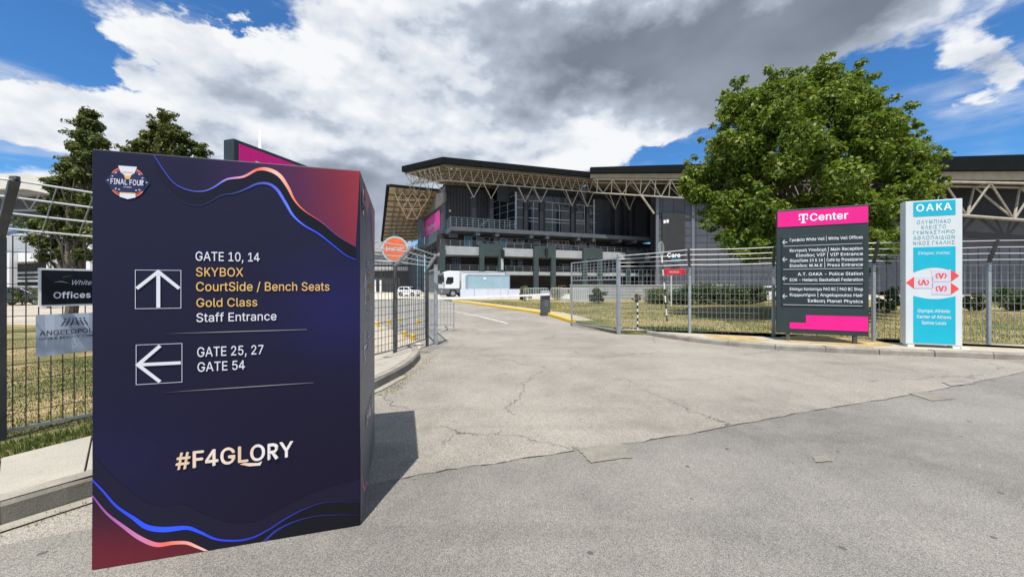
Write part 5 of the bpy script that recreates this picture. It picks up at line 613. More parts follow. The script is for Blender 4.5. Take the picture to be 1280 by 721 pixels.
# grass blades: one mesh of thin triangles
def blades(name, pts, hmin, hmax, w, m, z=.11, lean=.5):
    n = len(pts); pts = np.asarray(pts); h = nr.uniform(hmin, hmax, n) * nr.uniform(.5, 1, n); a = nr.uniform(0, 2 * np.pi, n); l = nr.uniform(0, lean, n) * h; b = nr.uniform(0, 2 * np.pi, n)
    zz = z if np.ndim(z) else np.full(n, z)
    V = np.zeros((n, 3, 3)); V[:, :, 0] = pts[:, None, 0]; V[:, :, 1] = pts[:, None, 1]; V[:, :, 2] = zz[:, None]
    ww = w * nr.uniform(.5, 1.3, n)
    V[:, 0, 0] -= np.cos(a) * ww; V[:, 0, 1] -= np.sin(a) * ww; V[:, 1, 0] += np.cos(a) * ww; V[:, 1, 1] += np.sin(a) * ww
    V[:, 2, 0] += np.cos(b) * l; V[:, 2, 1] += np.sin(b) * l; V[:, 2, 2] += h
    o = arrmesh(name, V.reshape(-1, 3), np.arange(3 * n).reshape(n, 3), m); o['kind'] = 'stuff'; return o
def in_poly(p, poly):
    x, y = p; c = False; j = len(poly) - 1
    for i in range(len(poly)):
        if (poly[i][1] > y) != (poly[j][1] > y) and x < (poly[j][0] - poly[i][0]) * (y - poly[i][1]) / (poly[j][1] - poly[i][1]) + poly[i][0]: c = not c
        j = i
    return c
def clumpy(n, poly, seed, thr=.5, s=.35):
    r = random.Random(seed); xs = [p[0] for p in poly]; ys = [p[1] for p in poly]; out = []
    cents = [(r.uniform(min(xs), max(xs)), r.uniform(min(ys), max(ys))) for _ in range(n // 30)]
    while len(out) < n:
        if r.random() < thr: p = (r.uniform(min(xs), max(xs)), r.uniform(min(ys), max(ys)))
        else: c = r.choice(cents); p = (r.gauss(c[0], s), r.gauss(c[1], s))
        if in_poly(p, poly): out.append(p)
    return out
grass_g = leaf_mat('green_grass', (0.035, 0.07, 0.012), (0.07, 0.12, 0.02), (0.16, 0.18, 0.05), 0.25)
grass_d = leaf_mat('dry_grass', (0.14, 0.13, 0.045), (0.27, 0.22, 0.10), (0.42, 0.34, 0.18), 0.2)
blades('green_grass', clumpy(17000, [(-4.95, 1.9), (-4.18, 3.07), (-3.95, 3.54), (-3.4, 4.6), (-3.9, 5.2), (-8.5, 7.5), (-8.5, 2)], 3, .12, .3), .02, .06, .006, grass_g, .125)
blades('green_grass', clumpy(5500, [(-4.95, 1.9), (-4.18, 3.07), (-3.95, 3.54), (-3.4, 4.6), (-3.65, 4.9), (-4.25, 3.9), (-4.6, 3.3), (-5.5, 2.0)], 4, .5, .1), .02, .085, .006, grass_g, .13)
blades('dry_grass', clumpy(12000, [(-4.4, 4), (-3.6, 5.3), (-4.5, 8), (-12, 13), (-14, 6), (-8, 3)], 5, .3, .4), .02, .06, .006, grass_d, .125)
LWN = [(3.5, 12.3), (5.4, 11.6), (7.4, 10.9), (9.2, 9.9), (14, 9), (26, 18), (22, 32), (2, 32), (-3.5, 36), (-4.3, 36), (-1.6, 30), (2.9, 19.5), (3.3, 16)]
blades('dry_grass', clumpy(36000, LWN, 6, .35, .5), .03, .10, .011, grass_d, .11)
blades('green_grass', clumpy(26000, LWN, 8, .2, .6), .03, .11, .011, grass_g, .11)
blades('green_grass', clumpy(900, [(4.2, 12.0), (5.3, 11.6), (5.9, 11.4), (6.6, 11.9), (4.4, 12.8)], 9, .1, .18), .06, .25, .01, grass_g, .11)
blades('dry_grass', [(g[0] + rng.gauss(0, .035), g[1] + rng.gauss(0, .035)) for g in [tuple(np.array(g1[i]) * (1 - t) + np.array(g1[i + 1]) * t) for i in range(len(g1) - 1) for t in np.linspace(0, 1, 90)]], .01, .035, .004, grass_d, .006)
# fallen leaves and grit on the road edge by the kerb end
pts = []
for _ in range(700):
    t = rng.random(); px = 478 + 60 * t; py = 492 - 50 * t + rng.gauss(0, 3)
    pts.append(gp(px + rng.gauss(6, 5), py))
blades('leaf_litter', pts, .004, .02, .012, grass_d, .004, 2.5)

# ================================================================== THE WAYFINDING BOX
BA = Vector((-2.285, 2.046)); BB = Vector((-.981, 2.428)); BD = BA + (Vector((-1.353, 3.72)) - BB)
BW = (BB - BA).length; BDP = (BD - BA).length; BH = 2.285
bang = math.atan2(BB.y - BA.y, BB.x - BA.x)
box = thing('wayfinding_box', 'tall navy printed box standing on the road with gate directions and white arrows', 'direction sign', (BA.x, BA.y, .006), bang)
fx, fy = math.cos(bang), math.sin(bang)
def bp_(px, py):                        # photo pixel -> (x, z) on the front face of the box
    dx, dz = (px - CX) / F, (HY - py) / F
    t = (-BA.x * fy + BA.y * fx) / (-dx * fy + fx)
    return ((t * dx - BA.x) * fx + (t - BA.y) * fy, EYE + t * dz)
def printed(name, fn, rough=0.42):
    m, t, b = new_mat(name); co = TN(t, 'ShaderNodeTexCoord').outputs['Object']; s = TN(t, 'ShaderNodeSeparateXYZ'); t.links.new(co, s.inputs[0])
    col = fn(t, s.outputs[0], s.outputs[2])
    wv = tmap(t, tnoise(t, co, 220, 2).outputs[0], .35, .65, .93, 1.07)
    t.links.new(tmix(t, 1.0, col, TNgray(t, wv), 'MULTIPLY'), b.inputs['Base Color']); b.inputs['Roughness'].default_value = rough; b.inputs['Specular IOR Level'].default_value = 0.25
    b.inputs['Sheen Weight'].default_value = 0.22; b.inputs['Sheen Roughness'].default_value = 0.35
    bpn = TN(t, 'ShaderNodeBump'); bpn.inputs['Strength'].default_value = .3; bpn.inputs['Distance'].default_value = .02
    t.links.new(tnoise(t, co, 2.2, 3).outputs[0], bpn.inputs['Height']); t.links.new(bpn.outputs[0], b.inputs['Normal'])
    return m
navy_top, navy_bot = (0.0095, 0.0088, 0.030), (0.006, 0.004, 0.019)
def f_base(t, x, z):
    c = tmix(t, tmap(t, z, 0.2, 1.9), c4(navy_bot), c4(navy_top))
    # printed blue glow under the upper wave and in the lower left
    def blob(x0, z0, rx, rz):
        u = tmath(t, 'DIVIDE', tmath(t, 'SUBTRACT', x, x0), rx); v = tmath(t, 'DIVIDE', tmath(t, 'SUBTRACT', z, z0), rz)
        return tmath(t, 'EXPONENT', tmath(t, 'MULTIPLY', tmath(t, 'ADD', tmath(t, 'MULTIPLY', u, u), tmath(t, 'MULTIPLY', v, v)), -1.0))
    c = tmix(t, tmath(t, 'MULTIPLY', blob(1.25, 1.40, .34, .3), .6), c, (0.012, 0.011, 0.095, 1))
    c = tmix(t, tmath(t, 'MULTIPLY', blob(0.05, .58, .5, .36), .55), c, (0.008, 0.008, 0.055, 1))
    return c
base_pr = printed('navy_print', f_base)
def f_red(t, x, z):
    r = TN(t, 'ShaderNodeValToRGB'); t.links.new(tmath(t, 'ADD', tmath(t, 'DIVIDE', x, 1.4), tmath(t, 'MULTIPLY', tmath(t, 'SUBTRACT', z, 2.0), .12)), r.inputs[0]); e = r.color_ramp.elements
    e[0].position = .36; e[0].color = (0.012, 0.010, 0.036, 1); e[1].position = 1.0; e[1].color = (0.27, 0.026, 0.035, 1)
    for p, c in ((.56, (0.030, 0.013, 0.058)), (.74, (0.082, 0.017, 0.058)), (.88, (0.165, 0.02, 0.044))): k = e.new(p); k.color = c4(c)
    return r.outputs[0]
red_pr = printed('purple_to_red_print', f_red)
redl_pr = printed('dark_red_print', lambda t, x, z: tmix(t, tmap(t, tmath(t, 'ADD', z, tmath(t, 'MULTIPLY', x, .2)), .02, .42), c4((0.125, 0.011, 0.022)), c4((0.02, 0.006, 0.022))))
dark_pr = printed('near_black_print', lambda t, x, z: tmix(t, tmap(t, x, .1, 1.2), c4((0.008, 0.007, 0.022)), c4((0.004, 0.004, 0.009))))
hill_pr = printed('dark_navy_print', lambda t, x, z: tmix(t, tmap(t, x, .1, 1.2), c4((0.008, 0.007, 0.026)), c4((0.009, 0.007, 0.024))))
def ramp_x(stops):
    def fn(t, x, z):
        r = TN(t, 'ShaderNodeValToRGB'); t.links.new(tmath(t, 'DIVIDE', x, 1.4), r.inputs[0]); e = r.color_ramp.elements
        e[0].position = stops[0][0]; e[0].color = c4(stops[0][1]); e[1].position = stops[-1][0]; e[1].color = c4(stops[-1][1])
        for p, c in stops[1:-1]: k = e.new(p); k.color = c4(c)
        return r.outputs[0]
    return fn
ora_pr = printed('blue_to_orange_ribbon_print', ramp_x([(.24, (.06, .09, .6)), (.42, (.16, .17, .75)), (.5, (.8, .35, .45)), (.56, (.85, .16, .08)), (.63, (.9, .55, .45)), (.70, (.9, .22, .12)), (.77, (.7, .1, .08)), (.84, (.2, .1, .4)), (1, (.12, .05, .12))]))
blu_pr = printed('blue_ribbon_print', ramp_x([(.24, (.02, .02, .06)), (.45, (.04, .045, .16)), (.62, (.09, .12, .6)), (.68, (.12, .2, .95)), (.78, (.04, .08, .9)), (1, (.03, .05, .7))]))
blu2_pr = printed('lower_blue_ribbon_print', ramp_x([(0, (.03, .05, .6)), (.25, (.03, .1, .95)), (.4, (.03, .06, .7)), (.6, (.025, .035, .3)), (.8, (.02, .02, .12)), (1, (.012, .01, .05))]))
ora2_pr = printed('lower_orange_ribbon_print', ramp_x([(0, (.25, .06, .35)), (.15, (.6, .2, .4)), (.24, (.9, .15, .1)), (.36, (.85, .5, .4)), (.5, (.9, .2, .12)), (1, (.8, .1, .1))]))
gold = mm('gold_lettering', (0.68, 0.42, 0.13), 0.5, var=.05); wlet = mm('soft_white_lettering', (0.66, 0.66, 0.72), 0.5, var=.03)
pgold = printed('white_gold_lettering', ramp_x([(.3, (.75, .55, .38)), (.42, (.8, .7, .62)), (.5, (.72, .5, .32)), (.58, (.78, .72, .7)), (.8, (.8, .72, .66))]))
fade = printed('faint_rule_print', ramp_x([(.25, (.03, .03, .05)), (.45, (.4, .38, .36)), (.6, (.4, .38, .36)), (.85, (.03, .03, .05))]))

def spline(pts, n=14):
    out = []
    for i in range(len(pts) - 1):
        p0 = pts[max(i - 1, 0)]; p1 = pts[i]; p2 = pts[i + 1]; p3 = pts[min(i + 2, len(pts) - 1)]
        for k in range(n):
            t = k / n; out.append(tuple(.5 * (2 * p1[j] + (p2[j] - p0[j]) * t + (2 * p0[j] - 5 * p1[j] + 4 * p2[j] - p3[j]) * t * t + (3 * p1[j] - p0[j] - 3 * p2[j] + p3[j]) * t ** 3) for j in range(len(p1))))
    out.append(tuple(pts[-1])); return out
def z1(px, py): return bp_(100 + px / 2.884, 180 + py / 2.884)
def z2(px, py): return bp_(100 + px / 2.395, 420 + py / 2.395)
E = .004
TOPZ = BH - .004
w1 = [(265, 40, 1.6), (300, 95, 2.2), (340, 145, 2.2), (390, 170, 2.5), (440, 175, 3), (480, 162, 4), (530, 132, 6), (590, 122, 7), (640, 97, 9), (680, 97, 13), (720, 118, 13), (750, 160, 10), (775, 208, 6), (810, 245, 3.5), (870, 285, 2), (930, 335, 1.5), (994, 374, 1)]
w2 = [(272, 110, 1.5), (320, 172, 1.5), (375, 215, 2), (430, 226, 2.5), (470, 212, 2.5), (510, 190, 3), (560, 181, 4), (600, 166, 5), (640, 148, 7), (680, 148, 9), (712, 170, 10), (742, 217, 9), (770, 263, 7), (810, 298, 5.5), (860, 327, 5), (910, 366, 4), (960, 405, 3), (996, 420, 2)]
v1 = [(38, 478, 3), (80, 530, 5), (130, 570, 8), (180, 605, 11), (230, 625, 12), (280, 620, 10), (320, 620, 9), (352, 632, 7), (392, 649, 4)]
v2 = [(38, 432, 4), (70, 465, 5), (110, 510, 6), (160, 545, 9), (200, 572, 13), (250, 580, 15), (320, 575, 11), (360, 588, 8), (410, 609, 6), (470, 613, 6), (520, 603, 6), (570, 577, 5), (620, 545, 5), (680, 515, 4), (740, 498, 3), (838, 498, 2)]
v3 = [(552, 615, 6), (590, 582, 6), (640, 557, 4), (700, 541, 3), (760, 536, 3), (838, 536, 2)]
v4 = [(38, 350), (100, 422), (200, 500), (260, 512), (310, 505), (360, 530), (450, 560), (520, 558), (600, 520), (700, 470), (838, 430)]
def ribbon(mb, pts, zf, y, sc):
    P = spline(pts); c = [zf(p[0], p[1]) for p in P]; hw = [p[2] / 2 * sc for p in P]; vs = []
    for i, q in enumerate(c):
        a = c[max(i - 1, 0)]; b = c[min(i + 1, len(c) - 1)]; d = Vector((b[0] - a[0], b[1] - a[1])).normalized(); nn = Vector((-d.y, d.x))
        for s_ in (1, -1): vs.append((min(max(q[0] + nn.x * hw[i] * s_, .001), BW - .001), y, min(max(q[1] + nn.y * hw[i] * s_, .002), TOPZ)))
    mb.add(vs, [(2 * i, 2 * i + 1, 2 * i + 3, 2 * i + 2) for i in range(len(c) - 1)])
def clampxz(p): return (min(max(p[0], .0008), BW - .0008), min(max(p[1], .0015), TOPZ))
def area(mb, poly, y): mb.add([(x, y, z) for x, z in map(clampxz, poly)], [tuple(range(len(poly)))])
c1 = [z1(p[0], p[1]) for p in spline([(a, b) for a, b, _ in w1])]; c2 = [z1(p[0], p[1]) for p in spline([(a, b) for a, b, _ in w2])]
d1 = [z2(p[0], p[1]) for p in spline([(a, b) for a, b, _ in v1])]; d2 = [z2(p[0], p[1]) for p in spline([(a, b) for a, b, _ in v2])]; d4 = [z2(p[0], p[1]) for p in spline(v4)]
kf = 2.0 / 470 / 2.884 * 1.15; kf2 = 2.0 / 470 / 2.395 * 1.15

def graphics(parent, xs=1.0, xo=0.0, rot=None):
    # the print of one face; rot carries it onto another face
    tf = (lambda x, y, z: (x, y, z)) if rot is None else rot
    def fin(mb, name, m, pr=parent):
        if rot is not None: mb.v = [tf(*v) for v in mb.v]
        return mb.build(name, m, pr)
    a = MB(); area(a, c1 + [(BW, TOPZ), (c1[0][0], TOPZ)], -.002); fin(a, 'red_wave_print', red_pr)
    a = MB(); area(a, c1[4:] + c2[::-1], -.0015); fin(a, 'dark_wave_print', dark_pr)
    a = MB(); area(a, [(0, 0)] + d1 + [(d1[-1][0], 0)], -.0030); fin(a, 'red_corner_print', redl_pr)
    a = MB(); area(a, [(0, 0)] + d4 + [(BW, 0)], -.0012); fin(a, 'dark_hill_print', hill_pr)
    a = MB(); area(a, [(0, 0)] + d2 + [(BW, 0)], -.0022); fin(a, 'dark_band_print', dark_pr)
    a = MB(); ribbon(a, w1, z1, -.0035, kf); fin(a, 'orange_ribbon_print', ora_pr)
    a = MB(); ribbon(a, w2, z1, -.0035, kf); fin(a, 'blue_ribbon_print', blu_pr)
    a = MB(); ribbon(a, v1, z2, -.0038, kf2); fin(a, 'orange_ribbon_print', ora2_pr)
    a = MB(); ribbon(a, v2, z2, -.0036, kf2); ribbon(a, v3, z2, -.0036, kf2); fin(a, 'blue_ribbon_print', blu2_pr)
    def line(txt, xl, yb, xr, yt, m):
        x0, zb = bp_(xl, yb); x1, _ = bp_(xr, yb); cap = bp_(xl, yt)[1] - zb; a = MB()
        put_text(a, txt, x0, zb, -.0045, width=x1 - x0, cap=cap); fin(a, 'lettering', m)
    for q in (('GATE 10, 14', 245, 327, 325, 315.6, wlet), ('SKYBOX', 245.5, 346.5, 304.5, 335.4, gold), ('CourtSide / Bench Seats', 245.5, 365, 412, 353.6, gold), ('Gold Class', 246, 384.8, 322, 374, gold),
              ('Staff Entrance', 246, 403.5, 346, 392.5, wlet), ('GATE 25, 27', 247, 447, 329.6, 435, wlet), ('GATE 54', 247.4, 465.5, 306.7, 453.8, wlet)): line(*q)
    a = MB(); x0, zb = bp_(220, 587.5); x1 = bp_(367, 574)[0]; cap = bp_(220, 566)[1] - zb
    put_text(a, '#F4GLORY', x0, zb, -.0045, width=x1 - x0, cap=cap, weight=.045); 
    # the tail that underlines the L and O
    xa, _ = bp_(300, 580); xb, _ = bp_(328, 580); zz = zb - .012
    a.add([(x, -.0046, z) for x, z in [(xa, zz), (xa + .05, zz - .018), (xb - .01, zz - .02), (xb, zz + .004), (xb - .02, zz - .004), (xa + .02, zz + .006)]], [tuple(range(6))])
    fin(a, 'slogan_lettering', pgold)
    a = MB()
    def frame(q, w=.0024):
        P = [Vector((bp_(*p)[0], -.0045, bp_(*p)[1])) for p in q]
        x0, x1 = P[0].x, P[1].x; z1_, z0_ = P[0].z, P[2].z
        for (xa, xb, za, zb_) in ((x0, x1, z1_ - w, z1_), (x0, x1, z0_, z0_ + w), (x0, x0 + w, z0_ + w, z1_ - w), (x1 - w, x1, z0_ + w, z1_ - w)): a.add([(xa, -.0045, za), (xb, -.0045, za), (xb, -.0045, zb_), (xa, -.0045, zb_)], [(0, 1, 2, 3)])
        return x0, x1, z0_, z1_
    def stroke(p, q, w):
        p = Vector((*p, 0)); q = Vector((*q, 0)); d = (q - p).normalized(); nn = Vector((-d.y, d.x, 0)) * w / 2
        a.add([(v.x, -.005 - .0002 * len(a.v) / 4, v.y) for v in (p - nn, q - nn, q + nn, p + nn)], [(0, 1, 2, 3)])
    x0, x1, z0_, z1_ = frame([(169.5, 338.5), (227, 338.5), (227, 386.5), (169.5, 386.5)]); xm = (x0 + x1) / 2; hh = z1_ - z0_
    stroke((xm, z0_ + .005), (xm, z1_ - .01), .018); stroke((xm + .006, z1_ - .004), (x0 + .008, z0_ + hh * .52), .018); stroke((xm - .006, z1_ - .004), (x1 - .008, z0_ + hh * .52), .018)
    fin(a, 'arrow_print', wlet); a = MB()
    x0, x1, z0_, z1_ = frame([(170.5, 432), (228.3, 430.3), (228.3, 478.5), (170.5, 480.6)]); zm = (z0_ + z1_) / 2; ww = x1 - x0
    stroke((x0 + .01, zm), (x1 - .006, zm), .018); stroke((x0 + .004, zm - .006), (x0 + ww * .52, z1_ - .01), .018); stroke((x0 + .004, zm + .006), (x0 + ww * .52, z0_ + .01), .018)
    fin(a, 'arrow_print', wlet)
    a = MB()
    for (p, q) in (((207, 419.5), (384, 412)), ((203, 492), (392, 479))):
        xa, za = bp_(*p); xb, zb_ = bp_(*q); zc = (za + zb_) / 2
        a.add([(xa, -.0045, zc), (xb, -.0045, zc), (xb, -.0045, zc + .003), (xa, -.0045, zc + .003)], [(0, 1, 2, 3)])
    fin(a, 'rule_print', fade)
    # round tournament badge
    bx, bz = bp_(160.3, 229.5); rx = (bp_(184, 229.5)[0] - bp_(137, 229.5)[0]) / 2; rz = (bp_(160, 210)[1] - bp_(160, 249)[1]) / 2
    a = MB(); a.add([(bx + rx * 1.02 * math.cos(t), -.004, bz + rz * 1.02 * math.sin(t)) for t in np.linspace(0, 2 * math.pi, 41)[:-1]], [tuple(range(40))])
    a.add([(bx + x * rx, -.0041, bz + z * rz) for x, z in ((-1.2, 0), (-.9, .42), (-.9, -.42))], [(0, 1, 2)]); a.add([(bx + x * rx, -.0041, bz + z * rz) for x, z in ((1.2, 0), (.9, -.42), (.9, .42))], [(0, 1, 2)])
    badge = fin(a, 'badge', mm('badge_blue', (0.012, 0.016, 0.075), .45, var=.3, scale=30))
    a = MB()
    for (t0, t1) in ((.62, 1.25), (1.9, 2.55), (3.75, 4.35), (5.05, 5.7)):
        for r0, r1 in ((.93, 1.0), (.84, .87)):
            n = 14; vs = []
            for k in range(n + 1):
                t = t0 + (t1 - t0) * k / n
                for r_ in (r0, r1): vs.append((bx + rx * r_ * math.cos(t), -.0048, bz + rz * r_ * math.sin(t)))
            a.add(vs, [(2 * k, 2 * k + 1, 2 * k + 3, 2 * k + 2) for k in range(n)])
    fin(a, 'badge_ring', mm('badge_orange', (0.75, 0.16, 0.07), .45, var=.1), badge)
    a = MB()
    def bpoly(mb, pts, y): mb.add([(bx + x * rx, y, bz + z * rz) for x, z in pts], [tuple(range(len(pts)))])
    bpoly(a, [(-.5, 1.02), (.5, 1.02), (.36, .6), (.14, .42), (-.14, .42), (-.36, .6)], -.0052)
    bpoly(a, [(-.42, -.68), (.42, -.68), (.42, -.95), (0, -1.08), (-.42, -.95)], -.0052)
    for sx_ in (-1, 1):
        for (u, v) in ((.62, .55), (.62, -.45), (1.02, .05), (.8, .32), (.45, -.5)): bpoly(a, [(sx_ * u - .06, v), (sx_ * u, v + .05), (sx_ * u + .06, v), (sx_ * u, v - .03)], -.0052)
    put_text(a, 'FINAL FOUR', bx, bz - rz * .17, -.0055, width=rx * 1.78, cap=rz * .36, weight=.05, align='C')
    put_text(a, 'ATHENS', bx, bz - rz * .36, -.0055, width=rx * .42, cap=rz * .09, weight=.02, align='C')
    fin(a, 'badge_lettering', wlet, badge)
    a = MB(); bpoly(a, [(-.2, .42), (.2, .42), (.1, .2), (-.1, .2)], -.0054); bpoly(a, [(-.3, .66), (.3, .66), (.3, .58), (-.3, .58)], -.0056); bpoly(a, [(-.4, -.66), (.4, -.66), (.4, -.72), (-.4, -.72)], -.0056)
    fin(a, 'badge_trim', gold, badge)
b = MB(); b.box(0, BW, 0, BDP, .006, BH); b.build('box_body', base_pr, box, bevel=.003)
b = MB(); b.box(.01, BW - .01, .01, BDP - .01, BH - .001, BH + .004); b.build('lid', mm('grey_lid', (.12, .12, .14), .6), box)
graphics(box)
sxs = BDP / BW
graphics(box, rot=lambda x, y, z: (BW - y, x * sxs, z))

# ================================================================== FENCES AND GATES
def mesh_panel(mb, a, b, z0, z1, dv, dh, r=.0028, rail=None, z0b=None):
    a = Vector((a[0], a[1], 0)); b = Vector((b[0], b[1], 0)); Ln = (b - a).length; n = max(1, int(Ln / dv)); z0b = z0 if z0b is None else z0b
    for k in range(n + 1):
        p = a + (b - a) * (k / n); zb = z0 + (z0b - z0) * k / n; mb.beam((p.x, p.y, zb), (p.x, p.y, z1), 2 * r)
    m = max(1, int((z1 - z0) / dh))
    for k in range(m + 1):
        t = k / m; mb.beam((a.x, a.y, z0 + (z1 - z0) * t), (b.x, b.y, z0b + (z1 - z0b) * t), 2 * r)
def post_mb(p, z0, zb, arm, tip, w=.06, d=.05):
    b = MB(); q = Vector((p[0], p[1], 0)); b.beam((p[0], p[1], z0), (p[0], p[1], zb), w, d, up=(0, 1, 0))
    return b
def arm_mb(p, zb, arm, tip, w=.05):
    b = MB(); b.beam((p[0], p[1], zb - .02), (p[0] + arm[0], p[1] + arm[1], tip), w, w * .8)
    b.beam((p[0] + arm[0] - .03, p[1] + arm[1], tip + .012), (p[0] + arm[0] + .03, p[1] + arm[1], tip + .012), .03, .03)
    return b
def strands(mb, A, B, armA, zbA, tipA, armB, zbB, tipB, n=4, r=.007, sag=.012):
    for k in range(n):
        t = .12 + .86 * k / (n - 1)
        p = Vector((A[0] + armA[0] * t, A[1] + armA[1] * t, zbA + (tipA - zbA) * t)); q = Vector((B[0] + armB[0] * t, B[1] + armB[1] * t, zbB + (tipB - zbB) * t))
        c = (p + q) / 2 - Vector((0, 0, sag * rng.uniform(.2, 1.6)))
        mb.tube([p, (p + c) / 2 - Vector((0, 0, sag * .2)), c, (q + c) / 2 - Vector((0, 0, sag * .2)), q], r, 5)
# left fence
lf = thing('mesh_fence', 'tall mesh fence with angled wire top along the left pavement behind the navy box', 'fence')
LA = (.41, -.2); GZ = .12
for i, p in enumerate(FL):
    z0 = 0 if i == len(FL) - 1 else GZ; zb = 2.0; tip = 2.47 if i < 3 else 2.36
    if i == len(FL) - 1: tip = 2.32
    mt_ = galv_d
    post_mb(p, z0 - .05, zb, LA, tip, .07 if i > 0 else .06, .06).build('post', mt_, lf, bevel=.004)
    arm_mb(p, zb, (LA[0] * (1 if i < 5 else .62), LA[1] * (1 if i < 5 else .7)), tip, .06).build('arm', mt_ if i < 4 else galv, lf)
for i in range(len(FL) - 1):
    b = MB(); mesh_panel(b, FL[i], FL[i + 1], .2, 2.02, .075 if i < 3 else .105, .15, .003 if i < 3 else .0042); b.build('mesh_panel', wire_d, lf)
    b = MB()
    t0 = 2.47 if i < 3 else 2.36; t1 = 2.47 if i + 1 < 3 else (2.36 if i + 1 < 5 else 2.32)
    a1 = LA if i + 1 < 5 else (LA[0] * .62, LA[1] * .7)
    strands(b, FL[i], FL[i + 1], LA, 2.02, t0, a1, 2.02, t1, 4, .010); b.build('top_wire', wire_b, lf)
    b = MB(); n = 8
    for k in range(1, n):   # thin stays between the top wires
        p = Vector(FL[i]) + (Vector(FL[i + 1]) - Vector(FL[i])) * (k / n); b.beam((p.x + .05, p.y - .024, 2.08), (p.x + LA[0] * .97, p.y + LA[1] * .97, t0 - .01), .007)
    b.build('wire_stay', wirem, lf)
b = MB()
for i in range(len(FL) - 1): b.beam((FL[i][0], FL[i][1], .2), (FL[i + 1][0], FL[i + 1][1], .2), .012, .03)
b.build('bottom_rail', wirem, lf)
# left gate leaf, swung open into the grounds
def gate_leaf(name, label, H, Ln, loc, ang, z0, dv=.1, post=True, upper=None):
    g = thing(name, label, 'gate', (loc[0], loc[1], 0), ang)
    if post:
        b = MB(); b.beam((0, 0, -.05), (0, 0, H + .1), .09, .09, up=(0, 1, 0)); b.add(MB().box(-.055, .055, -.055, .055, H + .1, H + .115).v, MB().box(0, 1, 0, 1, 0, 1).f); b.build('hinge_post', galv, g, bevel=.006)
    b = MB(); x0 = .08; x1 = Ln
    b.beam((x0, 0, z0), (x0, 0, H), .04); b.beam((x1, 0, z0), (x1, 0, H), .045)
    for z in ([z0, H] + ([upper] if upper else [])): b.beam((x0, 0, z), (x1, 0, z), .04)
    b.build('frame', galv, g)
    b = MB(); mesh_panel(b, (x0, 0), (x1, 0), z0, upper or H, dv, .2, .003); b.build('mesh_panel', wirem, g)
    if upper:
        b = MB(); mesh_panel(b, (x0, 0), (x1, 0), upper, H, .2, .1, .006); b.build('upper_mesh', wirem, g)
    for z in (.5, 1.6):
        b = MB(); b.beam((.0, 0, z), (.1, 0, z), .03, .05); b.build('hinge', galv_d, g)
    return g
e0, e1 = Vector((-2.0, 9.86)), Vector((-2.86, 12.35)); dl = e1 - e0
gate_leaf('gate', 'narrow mesh gate leaf swung open edge on beside the leaning fence post on the left', 1.98, dl.length, e0, math.atan2(dl.y, dl.x), .1, .1)
# right gate leaf
e0, e1 = Vector((3.40, 11.98)), Vector((2.3, 14.5)); dl = e1 - e0
gate_leaf('gate', 'wide mesh gate leaf standing open by the yellow kerb with a framed upper panel', 2.42, dl.length, e0, math.atan2(dl.y, dl.x), .12, .1, True, 1.75)
# right fence
rf = thing('mesh_fence', 'long galvanised mesh fence with bent post tops behind the two tall signs on the right', 'fence')
RA = (-.17, -.3); RZ = 2.12
for i, p in enumerate(FR[:-2]):
    if i: 
        post_mb(p, .05, RZ, RA, 2.6, .075, .06).build('post', galv, rf, bevel=.005); arm_mb(p, RZ, RA, 2.62, .06).build('arm', galv_d, rf)
    if i < len(FR) - 3:
        q = FR[i + 1]; b = MB(); mesh_panel(b, p, q, .2, 2.05, .12, .185, .0037); b.build('mesh_panel', wirem, rf)
        b = MB(); strands(b, p, q, RA if i else (-.04, -.1), RZ, 2.62 if i else 2.5, RA, RZ, 2.62, 4, .010); b.build('top_wire', wire_b, rf)

# ================================================================== THE TWO TALL SIGNS
class Face:
    def __init__(s, a, b):
        s.a = Vector(a); s.b = Vector(b); d = s.b - s.a; s.w = d.length; s.ang = math.atan2(d.y, d.x); s.c = math.cos(s.ang); s.s = math.sin(s.ang)
    def px(s, px, py):
        dx, dz = (px - CX) / F, (HY - py) / F
        t = (-s.a.x * s.s + s.a.y * s.c) / (-dx * s.s + s.c)
        return ((t * dx - s.a.x) * s.c + (t - s.a.y) * s.s, EYE + t * dz)
    def line(s, mb, txt, xl, yb, xr, yt, wt=.012, y=-.006, space=1.0, align=None):
        x0, zb = s.px(xl, yb); x1, _ = s.px(xr, yb); cap = s.px(xr if align == 'R' else xl, yt)[1] - s.px(xr if align == 'R' else xl, yb)[1]
        if align == 'R': put_text(mb, txt, x1, zb, y, cap=cap, weight=wt, align='R', space=space)
        else: put_text(mb, txt, x0, zb, y, width=x1 - x0, cap=cap, weight=wt, space=space)
fs_ = Face((7.39 * .94, 10.50 * .94), (9.18 * .94, 9.67 * .94)); Wd = fs_.w
sg = thing('direction_board', 'dark green directory board with a bright pink header and four arrowed panels', 'sign', (fs_.a.x, fs_.a.y, .12), fs_.ang)
ZB, ZT = .20, 3.40
def zz_(px, py): x, z = fs_.px(px, py); return x, z - .12
b = MB(); b.box(0, Wd, 0, .11, ZB, ZT); b.build('panel_body', dgreen, sg, bevel=.012)
for x in (.25, Wd - .25): b = MB(); b.beam((x, .055, -.06), (x, .055, ZB), .08, up=(0, 1, 0)); b.build('foot', galv_d, sg)
x0, x1 = .02, Wd - .04
hz1 = ZT - .045; hz0 = hz1 - .40
b = MB(); b.box(.02, Wd - .02, -.012, .004, hz0, hz1); hd = b.build('header_panel', magenta, sg)
b = MB()
b0 = zz_(1029, 276); 
put_text(b, 'Center', .70, hz0 + .12, -.014, width=.76, cap=.19, weight=.04)
